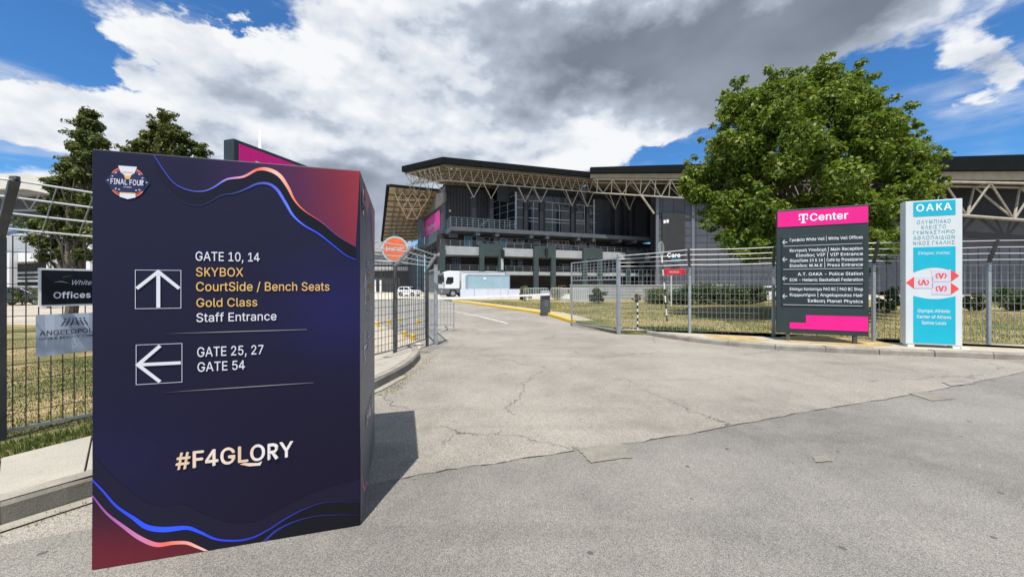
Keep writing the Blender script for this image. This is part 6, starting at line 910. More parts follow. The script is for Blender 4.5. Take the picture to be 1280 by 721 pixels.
# the letter mark: a slab-serif T with two squares
tx, tz, th = .47, hz0 + .075, .235
def bx_(mb, xa, xb, za, zb, y=-.014): mb.add([(xa, y, za), (xb, y, za), (xb, y, zb), (xa, y, zb)], [(0, 1, 2, 3)])
bx_(b, tx, tx + .19, tz + th * .86, tz + th); bx_(b, tx, tx + .022, tz + th * .66, tz + th * .86); bx_(b, tx + .168, tx + .19, tz + th * .66, tz + th * .86)
bx_(b, tx + .072, tx + .118, tz + th * .1, tz + th * .86); bx_(b, tx + .045, tx + .145, tz, tz + th * .1)
bx_(b, tx, tx + .036, tz + th * .36, tz + th * .52); bx_(b, tx + .154, tx + .19, tz + th * .36, tz + th * .52)
b.build('lettering', lettering, hd)
panel_m = mm('slate_green_sign_plate', (0.015, 0.027, 0.029), 0.45, var=.1, scale=3)
plates = [(291.5, 306.0, ['Γραφεία White Veil | White Veil Offices']), (306.5, 337, ['Κεντρική Υποδοχή | Main Reception', 'Είσοδος VIP | VIP Entrance', 'Θύρα/Gate 10 & 14 | Café by Proseiparos', 'Είσοδος Μ.Μ.Ε | Press Entrance']),
          (338, 356.5, ['Α.Τ. ΟΑΚΑ - Police Station', 'ΕΟΚ - Hellenic Basketball Federation']), (357.5, 384, ['Επίσημο Κατάστημα PAO BC | PAO BC Shop', 'Κομμωτήριο | Angelopoulos Hair', 'Έκθεση Planet Physics'])]
for yt, yb, lines in plates:
    # pixel rows are read at the sign's right side, x = 1078
    z1_ = zz_(1079, yt)[1]; z0_ = zz_(1079, yb)[1]
    b = MB(); b.box(.10, Wd - .09, -.022, .004, z0_ + .012, z1_); pl = b.build('plate', panel_m, sg, bevel=.004)
    b = MB(); n = len(lines); hh = z1_ - z0_; pitch = (hh - .07) / n if n > 1 else hh - .1
    for i, tx_ in enumerate(lines):
        cap = .076; zl = z1_ - .035 - pitch * i - cap - (.02 if n == 1 else 0)
        vs, _ = text_geo(tx_); wmax = (max(v[0] for v in vs) - min(v[0] for v in vs)) * cap / .519
        put_text(b, tx_, Wd - .12, zl, -.0235, cap=cap, width=min(wmax * 1.0, Wd - .40), align='R')
    xa, zm = .125, (z0_ + z1_) / 2 - .005
    b.add([(xa, -.0235, zm - .008), (xa + .10, -.0235, zm - .008), (xa + .10, -.0235, zm + .008), (xa, -.0235, zm + .008)], [(0, 1, 2, 3)])
    for s_ in (-1, 1): b.add([(xa - .008, -.0237 - .0002 * s_, zm), (xa + .006, -.0237 - .0002 * s_, zm + .012 * s_), (xa + .052, -.0237 - .0002 * s_, zm + .052 * s_), (xa + .032, -.0237 - .0002 * s_, zm + .056 * s_)], [(0, 1, 2, 3)])
    bx_(b, .14, Wd - .13, z0_ + .028, z0_ + .036, -.0235)
    b.build('lettering', lettering, pl)
zf = ZB + .12
b = MB(); b.prism([(.28, zf), (Wd - .02, zf), (Wd - .02, zf + .36), (.62, zf + .36), (.62, zf + .16), (.28, zf + .16)], -.01, .004); b.build('foot_band', magenta, sg)

fo = Face((9.77 * .95, 9.33 * .95), (10.75 * .95, 8.97 * .95)); WO = fo.w
og = thing('totem_sign', 'white and turquoise totem sign on low feet beside the dark directory board', 'sign', (fo.a.x, fo.a.y, .12), fo.ang)
HZ = 3.41
tw = mm('white_sign_cladding', (0.62, 0.66, 0.66), .4, var=.05, scale=2); teal = mm('turquoise_print', (0.006, 0.42, 0.56), .4, var=.04, scale=3); tealtx = mm('grey_blue_print', (0.10, 0.34, 0.42), .5, var=.04); redp = mm('red_print', (0.75, 0.07, 0.06), .5, var=.04)
b = MB(); b.box(0, WO, 0, .22, .06, HZ); b.build('cladding', tw, og, bevel=.012)
for x in (.1, WO - .1): b = MB(); b.box(x - .06, x + .06, .01, .2, -.03, .07); b.build('foot', white, og)
b = MB(); b.box(WO - .02, WO + .12, -.02, .1, -.03, .02); b.build('base_plate', white, og)
def oz(px, py): x, z = fo.px(px, py); return x, z - .12
XL, XR = .135, WO - .12
def arc_poly(x0, x1, z0, z1, dz0=0, dz1=0, n=16):
    lo = [(x0 + (x1 - x0) * k / n, z0 + dz0 * math.sin(math.pi * k / n)) for k in range(n + 1)]; hi = [(x1 - (x1 - x0) * k / n, z1 + dz1 * math.sin(math.pi * k / n)) for k in range(n + 1)]
    return lo + hi
b = MB(); zt0 = oz(1165, 270)[1]; b.prism(arc_poly(XL, XR, zt0, HZ - .025), -.004, .006); th_ = b.build('turquoise_field', teal, og); b = MB()
za, zb_ = oz(1165, 338)[1], oz(1165, 308.5)[1]; b.prism(arc_poly(XL, XR, za - .04, zb_, .11), -.004, .006); b.build('turquoise_field', teal, og); b = MB()
zc, zd = .09, oz(1165, 372.5)[1]; b.prism(arc_poly(XL, XR, zc, zd + .05, 0, -.07), -.004, .006); tp = b.build('turquoise_field', teal, og)
b = MB(); put_text(b, 'ΟΑΚΑ', WO / 2, zt0 + .12, -.006, width=.62, cap=.17, weight=.055, align='C', space=1.15)
for i, (tx_, wt_) in enumerate((('Olympic Athletic', .57), ('Center of Athens', .60), ('Spiros Louis', .43))): put_text(b, tx_, WO / 2, oz(1165, 390.5 + i * 7.4)[1], -.006, cap=.075, width=wt_, align='C')
put_text(b, 'Σπύρος Λούης', WO / 2, (za + zb_) / 2 + .1, -.006, cap=.065, width=.56, kind='l', align='C')
b.build('lettering', lettering, tp)
b = MB()
for i, (tx_, w) in enumerate((('ΟΛΥΜΠΙΑΚΟ', .8), ('ΚΛΕΙΣΤΟ', .58), ('ΓΥΜΝΑΣΤΗΡΙΟ', .98), ('ΑΘΛΟΠΑΙΔΙΩΝ', .98), ('ΝΙΚΟΣ ΓΚΑΛΗΣ', .98))):
    put_text(b, tx_, WO / 2, oz(1165, 279.3 + i * 6.6)[1], -.004, cap=.085, width=(XR - XL) * w, kind='l', align='C', space=1.15)
b.build('lettering', tealtx, og)
# three small map squares with red arrow points
def square(cx, cz, w, h, tip):
    b = MB(); b.box(cx - w / 2, cx + w / 2, -.006, .003, cz - h / 2, cz + h / 2); p = b.build('arrow_label', mm('pale_label', (0.6, 0.58, 0.66), .5, var=.05), og)
    r = MB()
    if tip < 0: r.prism([(cx - w / 2, cz - h / 2), (cx - w / 2, cz + h / 2), (cx - w / 2 - .14, cz)], -.007, .003)
    else: r.prism([(cx + w / 2, cz - h / 2), (cx + w / 2 + .14, cz), (cx + w / 2, cz + h / 2)], -.007, .003)
    # emblem: a ring open at the top with a V inside
    n = 18
    for t0, t1 in ((-.9, .75), (math.pi - .75, math.pi + .9)):
        vs = []
        for k in range(n + 1):
            t = t0 + (t1 - t0) * k / n
            for rr in (.066, .088): vs.append((cx + rr * math.cos(t) * 1.1, -.0075, cz + rr * math.sin(t)))
        r.add(vs, [(2 * k, 2 * k + 1, 2 * k + 3, 2 * k + 2) for k in range(n)])
    sg_ = 1 if tip > 0 else -1
    r.add([(cx - .055, -.0078, cz + .06 * sg_), (cx - .02, -.0078, cz + .06 * sg_), (cx + .012, -.0078, cz - .06 * sg_), (cx - .012, -.0078, cz - .07 * sg_)], [(0, 1, 2, 3)])
    r.add([(cx + .055, -.0080, cz + .06 * sg_), (cx + .02, -.0080, cz + .06 * sg_), (cx - .012, -.0080, cz - .06 * sg_), (cx + .012, -.0080, cz - .07 * sg_)], [(0, 1, 2, 3)])
    r.build('red_print', redp, p)
c = oz(1153.5, 353); square(c[0] + .01, c[1], .335, .27, -1)
c = oz(1176.5, 344.5); square(c[0] - .005, c[1], .335, .27, 1)
c = oz(1176.5, 360.6); square(c[0] - .005, c[1], .335, .27, 1)

# tall pink sign behind the box
fm = Face((-5.18, 7.0), (-4.68, 8.66)); WM = fm.w
mg = thing('totem_sign', 'tall pink sign in a dark green frame seen edge on rising behind the navy box', 'sign', (fm.a.x, fm.a.y, .12), fm.ang)
b = MB(); b.box(0, WM, 0, .26, .1, 4.17); b.build('panel_body', dgreen, mg, bevel=.01)
b = MB(); b.box(.10, WM - .03, -.012, .004, 3.30, 4.10); hd = b.build('header_panel', magenta, mg)
b = MB(); tx, tz, th = .42, 3.52, .36
bx_(b, tx, tx + .29, tz + th * .86, tz + th); bx_(b, tx, tx + .033, tz + th * .66, tz + th * .86); bx_(b, tx + .257, tx + .29, tz + th * .66, tz + th * .86); bx_(b, tx + .11, tx + .18, tz + .04, tz + th * .86); bx_(b, tx + .07, tx + .22, tz, tz + .04)
bx_(b, tx, tx + .055, tz + th * .36, tz + th * .52); bx_(b, tx + .235, tx + .29, tz + th * .36, tz + th * .52)
put_text(b, 'Center', .78, 3.55, -.014, width=.75, cap=.27, weight=.04); b.build('lettering', lettering, hd)
b = MB(); b.box(.15, WM - .15, .05, .2, -.06, .1); b.build('foot', galv_d, mg)

# signs tied on the left fence, between the near post and the box
d_ = (Vector(FL[2]) - Vector(FL[1])).normalized(); fl = Face((FL[1][0] + .03, FL[1][1] - .03), (FL[2][0] + .03, FL[2][1] - .03))
def fence_board(name, label, px0, px1, pyt, pyb, m, mrim, y=-.03):
    x0, zt = fl.px(px0, pyt); _, zb = fl.px(px0, pyb); x1 = x0 + px1
    g = thing(name, label, 'sign', (fl.a.x + fl.c * x0, fl.a.y + fl.s * x0, zb), fl.ang)
    h = zt - zb
    if mrim:
        b = MB(); b.box(0, px1, y - .004, y + .02, 0, h); b.build('rim', mrim, g)
        b = MB(); b.box(.018, px1 - .018, y - .007, y, .018, h - .018); b.build('board', m, g)
    return g, h
blk = mm('black_sign_face', (0.006, 0.007, 0.011), .35, var=.1)
g, h = fence_board('office_sign', 'black office sign with a thin white rim tied to the left fence', 47, .78, 335, 383.5, blk, white)
b = MB(); xk = lambda px: fl.px(px, 360)[0] - fl.px(47, 360)[0]
put_text(b, 'Offices', xk(65.5), h * .215, -.041, width=xk(112) - xk(65.5), cap=h * .17, weight=.04); put_text(b, 'White Veil', xk(88.5), h * .57, -.041, width=xk(112) - xk(65.5), cap=h * .13, shear=.35)
b.add([(xk(65), -.041, h * .63), (xk(75), -.041, h * .665), (xk(86), -.041, h * .61), (xk(75), -.041, h * .65)], [(0, 1, 2, 3)]); b.add([(xk(75), -.041, h * .76), (xk(91), -.041, h * .83), (xk(79), -.041, h * .775)], [(0, 1, 2)]); b.build('lettering', mm('pale_lettering', (.6, .62, .72), .5, var=.05), g)
g, h = fence_board('salon_banner', 'pale blue salon banner with small dark figures tied under the black office sign', 44, .80, 393.5, 446, None, None)
b = MB(); n = 14; vs = []
for k in range(n + 1):
    x = .80 * k / n; o_ = .006 * math.sin(k * 1.9) - .03
    vs += [(x, o_ + .004, 0 + .02 * k / n), (x, o_ - .004, h * .5), (x, o_ + .002, h)]
b.add(vs, [(3 * k + j, 3 * k + 3 + j, 3 * k + 4 + j, 3 * k + 1 + j) for k in range(n) for j in range(2)])
b.add([(v[0], v[1] + .006, v[2]) for v in vs], [(3 * k + 1 + j, 3 * k + 4 + j, 3 * k + 3 + j, 3 * k + j) for k in range(n) for j in range(2)])
b.build('banner', mm('pale_blue_banner', (0.37, 0.43, 0.51), .5, var=.1, scale=2.5), g)
b = MB(); xk = lambda px: fl.px(px, 420)[0] - fl.px(44, 420)[0]; PX = (xk(115) - xk(48)) / 67
put_text(b, 'ANGELOPOULOS', xk(48), h * .50, -.044, width=PX * 90, cap=h * .115); put_text(b, 'HAIR & BEAUTY COMPANY', xk(48), h * .395, -.044, width=PX * 84, cap=h * .055)
for k, (dx, sl) in enumerate(((-.13, .05), (-.075, .05), (-.02, .035), (.02, -.035), (.075, -.05), (.13, -.05))):
    dx *= PX / .0108; sl *= PX / .0108; xc = xk(92) + dx; b.add([(xc - sl - .005, -.044 - k * .0002, h * .70), (xc - sl + .005, -.044 - k * .0002, h * .70), (xc + .005, -.044 - k * .0002, h * .84), (xc - .005, -.044 - k * .0002, h * .84)], [(0, 1, 2, 3)])
    b.add([(xc + .007 * math.cos(t), -.0445, h * .875 + .007 * math.sin(t)) for t in np.linspace(0, 6.28, 9)[:-1]], [tuple(range(8))])
b.add([(xk(92) - .02, -.0446, h * .74), (xk(92) + .02, -.0446, h * .74), (xk(92) + .02, -.0446, h * .755), (xk(92) - .02, -.0446, h * .755)], [(0, 1, 2, 3)])
b.build('lettering', mm('dark_blue_print', (0.02, 0.025, 0.05), .5), g)

# ================================================================== BARRIERS, BOOM, POSTS
def make_barrier(label, m=galv, w=2.2, h=1.08, nb=19, bar=.014):
    g = thing('crowd_barrier', label, 'barrier', (0, 0, 0), 0, 'crowd barriers in front of the arena')
    b = MB(); z0 = .2
    b.tube([(-w / 2, 0, .03), (-w / 2, 0, h - .08), (-w / 2 + .08, 0, h), (w / 2 - .08, 0, h), (w / 2, 0, h - .08), (w / 2, 0, .03)], .019, 7); b.beam((-w / 2, 0, z0), (w / 2, 0, z0), .034); b.build('frame', m, g, smooth=False)
    b = MB(); n = nb
    for k in range(1, n): x = -w / 2 + w * k / n; b.beam((x, 0, z0), (x, 0, h), bar)
    b.build('bars', m, g)
    for s in (-1, 1): b = MB(); b.tube([(s * w * .36, -.3, .015), (s * w * .36, -.1, .14), (s * w * .36, .1, .14), (s * w * .36, .3, .015)], .018, 6); b.tube([(s * w * .36, 0, .14), (s * w * .36, 0, .2)], .016, 6); b.build('foot', m, g)
    return g
B0 = make_barrier('grey steel crowd barrier standing alone on the road by the open gate')
B0.location = (*gp(545, 413), 0); B0.rotation_euler = (0, 0, R(-8)); B0.location.x -= .45
B1 = make_barrier('grey crowd barrier on the lawn directly left of the boom post, before a yellowish shrub', mm('bright_zinc', (.52, .56, .57), .5, .1, var=.12), 2.3, 1.2, 15, .035)
def barrier(px, py, rz, label, sc=1.0):
    c = copy_tree(B1) if B1.location.y else B1; c['label'] = label; x, y = gp(px, py, .1); c.location = (x, y, .11); c.rotation_euler = (0, 0, R(rz)); c.scale = (sc, sc, sc); return c
barrier(670, 376.5, 3, 'grey crowd barrier on the lawn directly left of the boom post, before a yellowish shrub')
barrier(703, 376, -10, 'grey crowd barrier on the lawn directly right of the boom post, partly behind the next')
barrier(718, 379.5, 4, 'pale crowd barrier on the lawn left of the round dark shrub, nearer of two')
barrier(737, 378.8, 2, 'pale crowd barrier on the lawn touching the round dark shrub')
# boom gate
bx0, by0 = gp(681.5, 394, .02)
bm_ = thing('boom_barrier', 'grey boom barrier post with a long white arm across the entrance road', 'boom barrier', (bx0, by0, .02), R(12))
b = MB(); b.box(-.22, .22, -.17, .17, .08, 1.02); b.build('cabinet', mm('dark_grey_cabinet', (.06, .07, .08), .5, var=.15), bm_, bevel=.02)
b = MB(); b.box(-.24, .24, -.19, .19, 0, .08); b.build('base_plate', galv_d, bm_)
b = MB(); b.box(-.23, .23, -.19, .18, 1.022, 1.14); b.prism([(-.23, 1.14), (.23, 1.14), (.17, 1.28), (-.17, 1.28)], -.16, .16); b.build('motor_head', mm('silver_cap', (.4, .42, .44), .4, .3, var=.1), bm_, bevel=.012)
b = MB(); b.box(-.1, .1, -.178, -.168, .45, .8); b.build('door_plate', mm('grey_cabinet_door', (.09, .1, .11), .5), bm_)
b = MB(); b.beam((.15, -.23, 1.08), (-5.6, -.23, .86), .05, .1); b.build('arm', white, bm_, bevel=.008)
# round sign seen from behind, on a striped pole
sx_, sy_ = gp(834, 402, .11)
rs = thing('road_sign', 'round road sign seen from its grey back on a striped pole', 'road sign', (sx_, sy_, .1), 0)
top = Vector((-.26, 0, 3.15))
for k in range(12):
    a = top * (k / 12); c = top * ((k + 1) / 12); b = MB(); b.tube([a, c], .03, 8); b.build('pole_band', (mm('black_band', (.03, .03, .03), .6) if k % 2 == 0 and k < 9 else white), rs)
b = MB(); n = 28; dv = Vector((math.cos(R(48)), math.sin(R(48)), 0)); c0 = Vector((-.24, -.035, 2.92))
b.plate([c0 + dv * .30 * math.cos(t) + Vector((0, 0, .30 * math.sin(t))) for t in np.linspace(0, 2 * math.pi, n + 1)[:-1]], .012, (-math.sin(R(48)), math.cos(R(48)), 0)); b.build('disc', mm('pale_grey_back', (.38, .46, .45), .45, .2, var=.1), rs)
b = MB(); b.beam(c0 + Vector((.01, -.02, -.2)), c0 + Vector((.01, -.02, .22)), .03, .02); b.build('clamp', galv_d, rs)
# small red board further back
rx_, ry_ = at(843, 372, 26)[:2]
rb = thing('red_board', 'small red board on a thin white pole in front of the grey arena wall', 'sign', (rx_, ry_, .1), R(-14))
b = MB(); b.box(-.78, .72, 0, .04, 2.2, 2.62); bd = b.build('board', mm('red_board_face', (.62, .015, .035), .45, var=.06), rb, bevel=.006)
b = MB(); put_text(b, 'ΕΙΣΟΔΟΣ', 0, 2.34, -.003, width=.62, cap=.12, weight=.02, align='C'); b.build('lettering', lettering, bd)
b = MB(); b.beam((-.2, .06, -.1), (-.2, .06, 2.6), .05); b.build('pole', white, rb)
# black and white post and the hazard striped block at the kerb end
px_, py_ = gp(797, 412.5, .12)
sp_ = thing('striped_post', 'thin black and white striped marker post at the end of the right kerb', 'marker post', (px_, py_, .11))
for k in range(10): b = MB(); b.tube([(0, 0, .1 * k), (0, 0, .1 * k + .1)], .028, 8); b.build('band', mm('black_band', (.03, .03, .03), .6) if k % 2 else white, sp_)
hx, hy = gp(789, 416)
hb = thing('hazard_block', 'low kerb block painted in yellow and black stripes beside the right gate post', 'kerb block', (hx, hy + .1, 0), R(-24))
b = MB(); b.box(-.25, .27, -.1, .12, -.02, .16); b.build('block', mm('worn_black_paint', (.045, .043, .04), .8, var=.4, scale=9), hb, bevel=.02)
b = MB()
for k in range(4): x = -.22 + .125 * k; b.prism([(x, .012), (x + .055, .012), (x + .105, .14), (x + .05, .14)], -.104, -.09)
b.build('yellow_stripes', yel, hb)
# orange disc sign by the left fence
ox, oy = gp(494, 436, .13)
os_ = thing('road_sign', 'round orange road sign with a white bar on a post behind the left fence', 'road sign', (-2.72, 8.75, .1), R(14))
b = MB(); b.tube([(-.02, .03, -.1), (-.02, .03, 2.75)], .03, 8); b.build('pole', galv_d, os_)
def disc(r, y, z=2.30): return [(r * math.cos(t), y, z + r * math.sin(t)) for t in np.linspace(0, 2 * math.pi, 37)[:-1]]
b = MB(); b.plate(disc(.30, -.01), .012); b.build('rim', mm('pale_blue_rim', (.42, .53, .56), .5, var=.1), os_)
b = MB(); b.plate(disc(.262, -.014), .006); b.build('disc', mm('faded_orange_face', (.75, .15, .045), .5, var=.15, scale=4), os_)
b = MB(); put_text(b, 'ΕΛΕΓΧΟΣ', 0, 2.255, -.0165, width=.40, cap=.085, weight=.03, align='C'); b.build('lettering', lettering, os_)
# white posts with yellow feet behind the left fence
wp = thing('bollard', 'white bollard with a yellow foot behind the left fence', 'bollard', (0, 0, 0), 0, 'white bollards with yellow feet behind the left fence')
b = MB(); b.tube([(0, 0, .18), (0, 0, .95)], .04, 10); b.build('post', mm('grey_white_paint', (.5, .51, .51), .6, var=.2), wp); b = MB(); b.tube([(0, 0, 0), (0, 0, .15), (0, 0, .18)], .1, 10, rads=[.075, .065, .041]); b.build('foot', yel, wp)
for i, (x, y) in enumerate(((472, 408), (486, 405), (506, 421), (516, 425), (500, 402), (522, 404))):
    c = wp if i == 0 else copy_tree(wp); q = gp(x, y); c.location = (q[0], q[1], 0)

# ================================================================== THE ARENA
class Frame:
    def __init__(s, O, ang): s.O = Vector(O); s.a = ang; s.c = math.cos(ang); s.s = math.sin(ang)
    def P(s, u, n, z): return Vector((s.O.x + u * s.c - n * s.s, s.O.y + u * s.s + n * s.c, z))
    def pn(s, px, py, n):
        dx, dz = (px - CX) / F, (HY - py) / F; nx, ny = -s.s, s.c
        t = (n + s.O.x * nx + s.O.y * ny) / (dx * nx + ny)
        return ((t * dx - s.O.x) * s.c + (t - s.O.y) * s.s, EYE + t * dz)
    def pu(s, px, py, u):
        dx, dz = (px - CX) / F, (HY - py) / F
        t = (u + s.O.x * s.c + s.O.y * s.s) / (dx * s.c + s.s)
        return ((t * dx - s.O.x) * -s.s + (t - s.O.y) * s.c, EYE + t * dz)
    def box(s, b, u0, u1, n0, n1, z0, z1):
        m = MB().box(u0, u1, n0, n1, z0, z1); b.add([s.P(*v) for v in m.v], m.f); return b
FA = Frame((-11.1, 60.0), math.atan2(.359, .933)); FB = Frame((14.5, 68.1), math.atan2(-6.6, 69.2))
ar = thing('arena', 'huge dark grey sports arena with black roof edges over pale open trusses and terraces', 'arena', (FA.O.x, FA.O.y, 0), FA.a)
ar_inv = (Matrix.Translation((FA.O.x, FA.O.y, 0)) @ rotz(FA.a)).inverted()
def ap(b, name, m, parent=None, **k):
    b.v = [tuple(ar_inv @ Vector(v)) for v in b.v]; return b.build(name, m, parent or ar, **k)
fascia_m = mm('black_roof_fascia', (.008, .010, .011), .85, var=.15, scale=.6, spec=.08)
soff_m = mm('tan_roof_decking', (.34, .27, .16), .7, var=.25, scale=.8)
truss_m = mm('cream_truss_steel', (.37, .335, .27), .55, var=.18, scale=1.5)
gwall = mm('slate_grey_cladding', (.060, .065, .078), .5, var=.16, scale=.5)
gwall2 = mm('dark_grey_cladding', (.030, .032, .039), .5, var=.2, scale=.5)
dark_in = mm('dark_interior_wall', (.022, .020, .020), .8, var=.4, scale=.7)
gconc = concrete('light_terrace_parapet', (.33, .345, .345), .25, .8)
port_m = mm('dark_green_portal', (.030, .050, .048), .6, var=.15, scale=.8)
slab_m = mm('grey_balcony_slab', (.075, .085, .095), .6, var=.18, scale=.8)
glass_m = mm('dark_glass', (.016, .021, .03), .08, var=.3, scale=.6)
mull_m = mm('pale_mullion', (.40, .42, .43), .45, var=.1)
rail_m = mm('grey_railing', (.15, .175, .19), .5, .2, var=.1)
def zA(py, px, n): return FA.pn(px, py, n)[1]
def uA(px, n): return FA.pn(px, 300, n)[0]
# roof A
UE = 29.6
tops = [(0, 0), (UE, 0), (UE, 26), (4, 26), (3, 13), (-5.7, 6.9)]
zr = lambda u: 22.1 + .021 * u
b = MB(); b.plate([FA.P(u, n, zr(u)) for u, n in tops], .95, (0, 0, -1)); roofA = ap(b, 'roof', fascia_m)
soffA = mm('shade_darkened_decking', (.12, .10, .07), .8, var=.25, scale=.8)  # tan decking with the shade under the roof put into its colour
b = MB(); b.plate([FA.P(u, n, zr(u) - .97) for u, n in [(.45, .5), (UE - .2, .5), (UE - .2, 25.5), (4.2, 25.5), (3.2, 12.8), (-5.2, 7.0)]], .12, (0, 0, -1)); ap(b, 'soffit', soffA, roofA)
b = MB()
for k in range(22): u = -5 + 1.5 * k; n0 = .7 if u > 0 else 7.4 + (u + 5.2) * -1.3; b.beam(FA.P(u, max(.7, n0), zr(u) - 1.18), FA.P(u, min(12, 12.2 + (u - 3) * .6), zr(u) - 1.18), .12, .16)
for k in range(8): b.beam(FA.P(.5 - .8 * k if k < 5 else -4.6 + (k - 4) * 1.9, .9 + 1.5 * k, zr(0) - 1.25), FA.P(UE - .5, .9 + 1.5 * k, zr(UE) - 1.25), .12, .14)
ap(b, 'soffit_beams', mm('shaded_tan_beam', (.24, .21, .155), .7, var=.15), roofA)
def truss(T0, T1, B0_, B1_, nb, r=.095, rw=.058, back=None):
    b = MB(); T = [T0 + (T1 - T0) * (k / nb) for k in range(nb + 1)]; Bq = [B0_ + (B1_ - B0_) * ((k + .5) / nb) for k in range(nb)]
    b.tube([T0, T1], r, 7); b.tube([B0_, B1_], r * 1.15, 7)
    for k in range(nb): b.tube([T[k], Bq[k]], rw, 5); b.tube([Bq[k], T[k + 1]], rw, 5)
    if back is not None:
        T2 = [t + back for t in T]; b.tube([T2[0], T2[-1]], r, 7)
        for k in range(nb): b.tube([T2[k], Bq[k]], rw, 5); b.tube([Bq[k], T2[k + 1]], rw, 5)
        for k in range(nb + 1): b.tube([T[k], T2[k]], rw * .9, 5)
    return b
def W_(px, py, n, fr=FA): u, z = fr.pn(px, py, n); return fr.P(u, n, z)
nA = 1.2
bk = FA.P(0, 3.0, 0) - FA.P(0, 0, 0)
T0, T1, Bq0, Bq1 = W_(560, 205.5, nA), W_(742, 223, nA), W_(541, 224, nA + 1.5), W_(820, 246.5, nA + 1.5)
ap(truss(T0, T1, W_(556, 225.3, nA + 1.5), W_(742, 240.3, nA + 1.5), 15, back=bk), 'truss', truss_m)
# left corner truss below the cantilever, and struts down to the lower roof
tl0, tl1 = FA.P(-.3, 1.4, 20.9), FA.P(-5.0, 7.6, 20.9); bl0 = W_(556, 225.3, nA + 1.5); bl1 = at(512, 231, 66); bl1 = Vector(bl1)
ap(truss(tl0, tl1, bl0, bl1, 7, r=.09, rw=.06, back=FA.P(2.2, 2.2, 0) - FA.P(0, 0, 0)), 'truss', truss_m)
b = MB()
for (x0, y0, x1, y1) in ((508, 229, 521, 243), (521, 243, 528, 227), (528, 227, 538, 243), (538, 243, 543, 226), (543, 226, 553, 240), (515, 229, 521, 243), (534, 227, 538, 243)):
    b.tube([at(x0, y0, 66), at(x1, y1, 69)], .06, 5)
ap(b, 'corner_struts', truss_m)
# V struts on black columns
cols = [(592, 246.5), (614, 248), (656.6, 252), (676, 252.5), (715, 257.2), (734, 258), (769, 261), (787, 262)]
nc = 2.7
zs_top = zA(282.5, 566, 1.0)
for (px, py) in cols:
    u, z = FA.pn(px, py, nc); wb = 1.35; b = MB(); zc_ = zA(226 + (px - 556) * .081, px, nc)
    for du in (-wb, wb): b.tube([FA.P(u, nc, z), FA.P(u + du, nc, zc_)], .08, 6)
    b.tube([FA.P(u, nc, z), FA.P(u - .5, nc + 2.6, zc_ + .6)], .07, 6)
    b.tube([FA.P(u, nc, z - .1), FA.P(u, nc, z + .12)], .22, 8); ap(b, 'roof_strut', truss_m)
    b = MB(); FA.box(b, u - .33, u + .33, nc - .33, nc + .33, zs_top, z - .1); ap(b, 'column', mm('black_column', (.010, .011, .014), .5, var=.2), bevel=.03)
# core and walls
uSd = uA(563.5, 1.0)
nB = max(4.2, next((n for n in np.arange(2, 16, .1) if uA(556.5, n) > uSd + 1.3), 9.0)); uL = uA(556.5, nB)
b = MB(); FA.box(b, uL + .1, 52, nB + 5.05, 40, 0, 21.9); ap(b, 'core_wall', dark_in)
# ribbed block on the left corner
uR = uA(612, nB); b = MB(); FA.box(b, uL, uR, nB, nB + 5, zs_top + .02, 20.9); rb_ = ap(b, 'ribbed_block', gwall)
b = MB(); k = uL + .3
while k < uR: FA.box(b, k, k + .1, nB - .12, nB, zs_top + .03, 20.8); k += .62
ap(b, 'ribs', gwall2, rb_)
# glazed return wall and glass front
u1 = uA(644.5, 5.4); u2 = uA(744, 5.4); ng = 5.4
zg1 = 19.0
b = MB(); b.plate([FA.P(uR, nB + 3, zs_top), FA.P(u1, ng, zs_top), FA.P(u1, ng, zg1), FA.P(uR, nB + 3, zg1)], .1, FA.P(0, 1, 0) - FA.P(0, 0, 0)); gr_ = ap(b, 'glass_wall', glass_m)
b = MB()
for k in range(5): t = k / 4; p = FA.P(uR + (u1 - uR) * t, nB + 3 + (ng - nB - 3) * t - .1, zs_top); b.beam(p, p + Vector((0, 0, zg1 - zs_top)), .09 if k < 4 else .3)
for k in range(6): z = zs_top + .4 + k * 1.35; b.beam(FA.P(uR, nB + 2.9, z), FA.P(u1, ng - .1, z), .07)
ap(b, 'mullions', mull_m, gr_)
b = MB(); FA.box(b, u1, u2, ng, ng + .2, zs_top, zg1); gf = ap(b, 'glass_wall', glass_m)
b = MB()
for px in (654, 660, 666.5, 675, 681, 690, 699, 712, 719, 730.5): u = uA(px, ng); b.beam(FA.P(u, ng - .06, zs_top), FA.P(u, ng - .06, zA(252, 660, ng)), .10)
for px in (645, 742): u = uA(px, ng); b.beam(FA.P(u, ng - .08, zs_top), FA.P(u, ng - .08, zg1), .26)
for y in (252.5, 262, 274): z = zA(y, 680, ng); b.beam(FA.P(u1, ng - .06, z), FA.P(u2, ng - .06, z), .09)
for (xa, xb) in ((660, 674), (681, 712), (718, 731)):
    for y in (273.5, 277.5): z = zA(y + (xa - 680) * .05, xa, ng); b.beam(FA.P(uA(xa, ng), ng - .09, z), FA.P(uA(xb, ng), ng - .09, z), .16)
ap(b, 'mullions', mull_m, gf)
for (xa, xb) in ((654.5, 660), (675.5, 681), (712.5, 719)):
    b = MB(); FA.box(b, uA(xa, ng), uA(xb, ng), ng - .25, ng - .02, zs_top, zA(252, 680, ng)); ap(b, 'pier', mm('black_column', (.010, .011, .014), .5))
u3 = uA(819, ng); b = MB(); FA.box(b, u2, u3 + 1, ng, ng + .3, zs_top, 19.2); dwl = ap(b, 'dark_wall', gwall2)
b = MB()
for px in (765, 778, 792): u = uA(px, ng); FA.box(b, u - .35, u + .35, ng - .1, ng, zs_top, 19)
u = uA(811, ng); b.beam(FA.P(u, ng - .1, zs_top), FA.P(u, ng - .1, 18), .18)
ap(b, 'wall_joints', mm('black_column', (.010, .011, .014), .5), dwl)
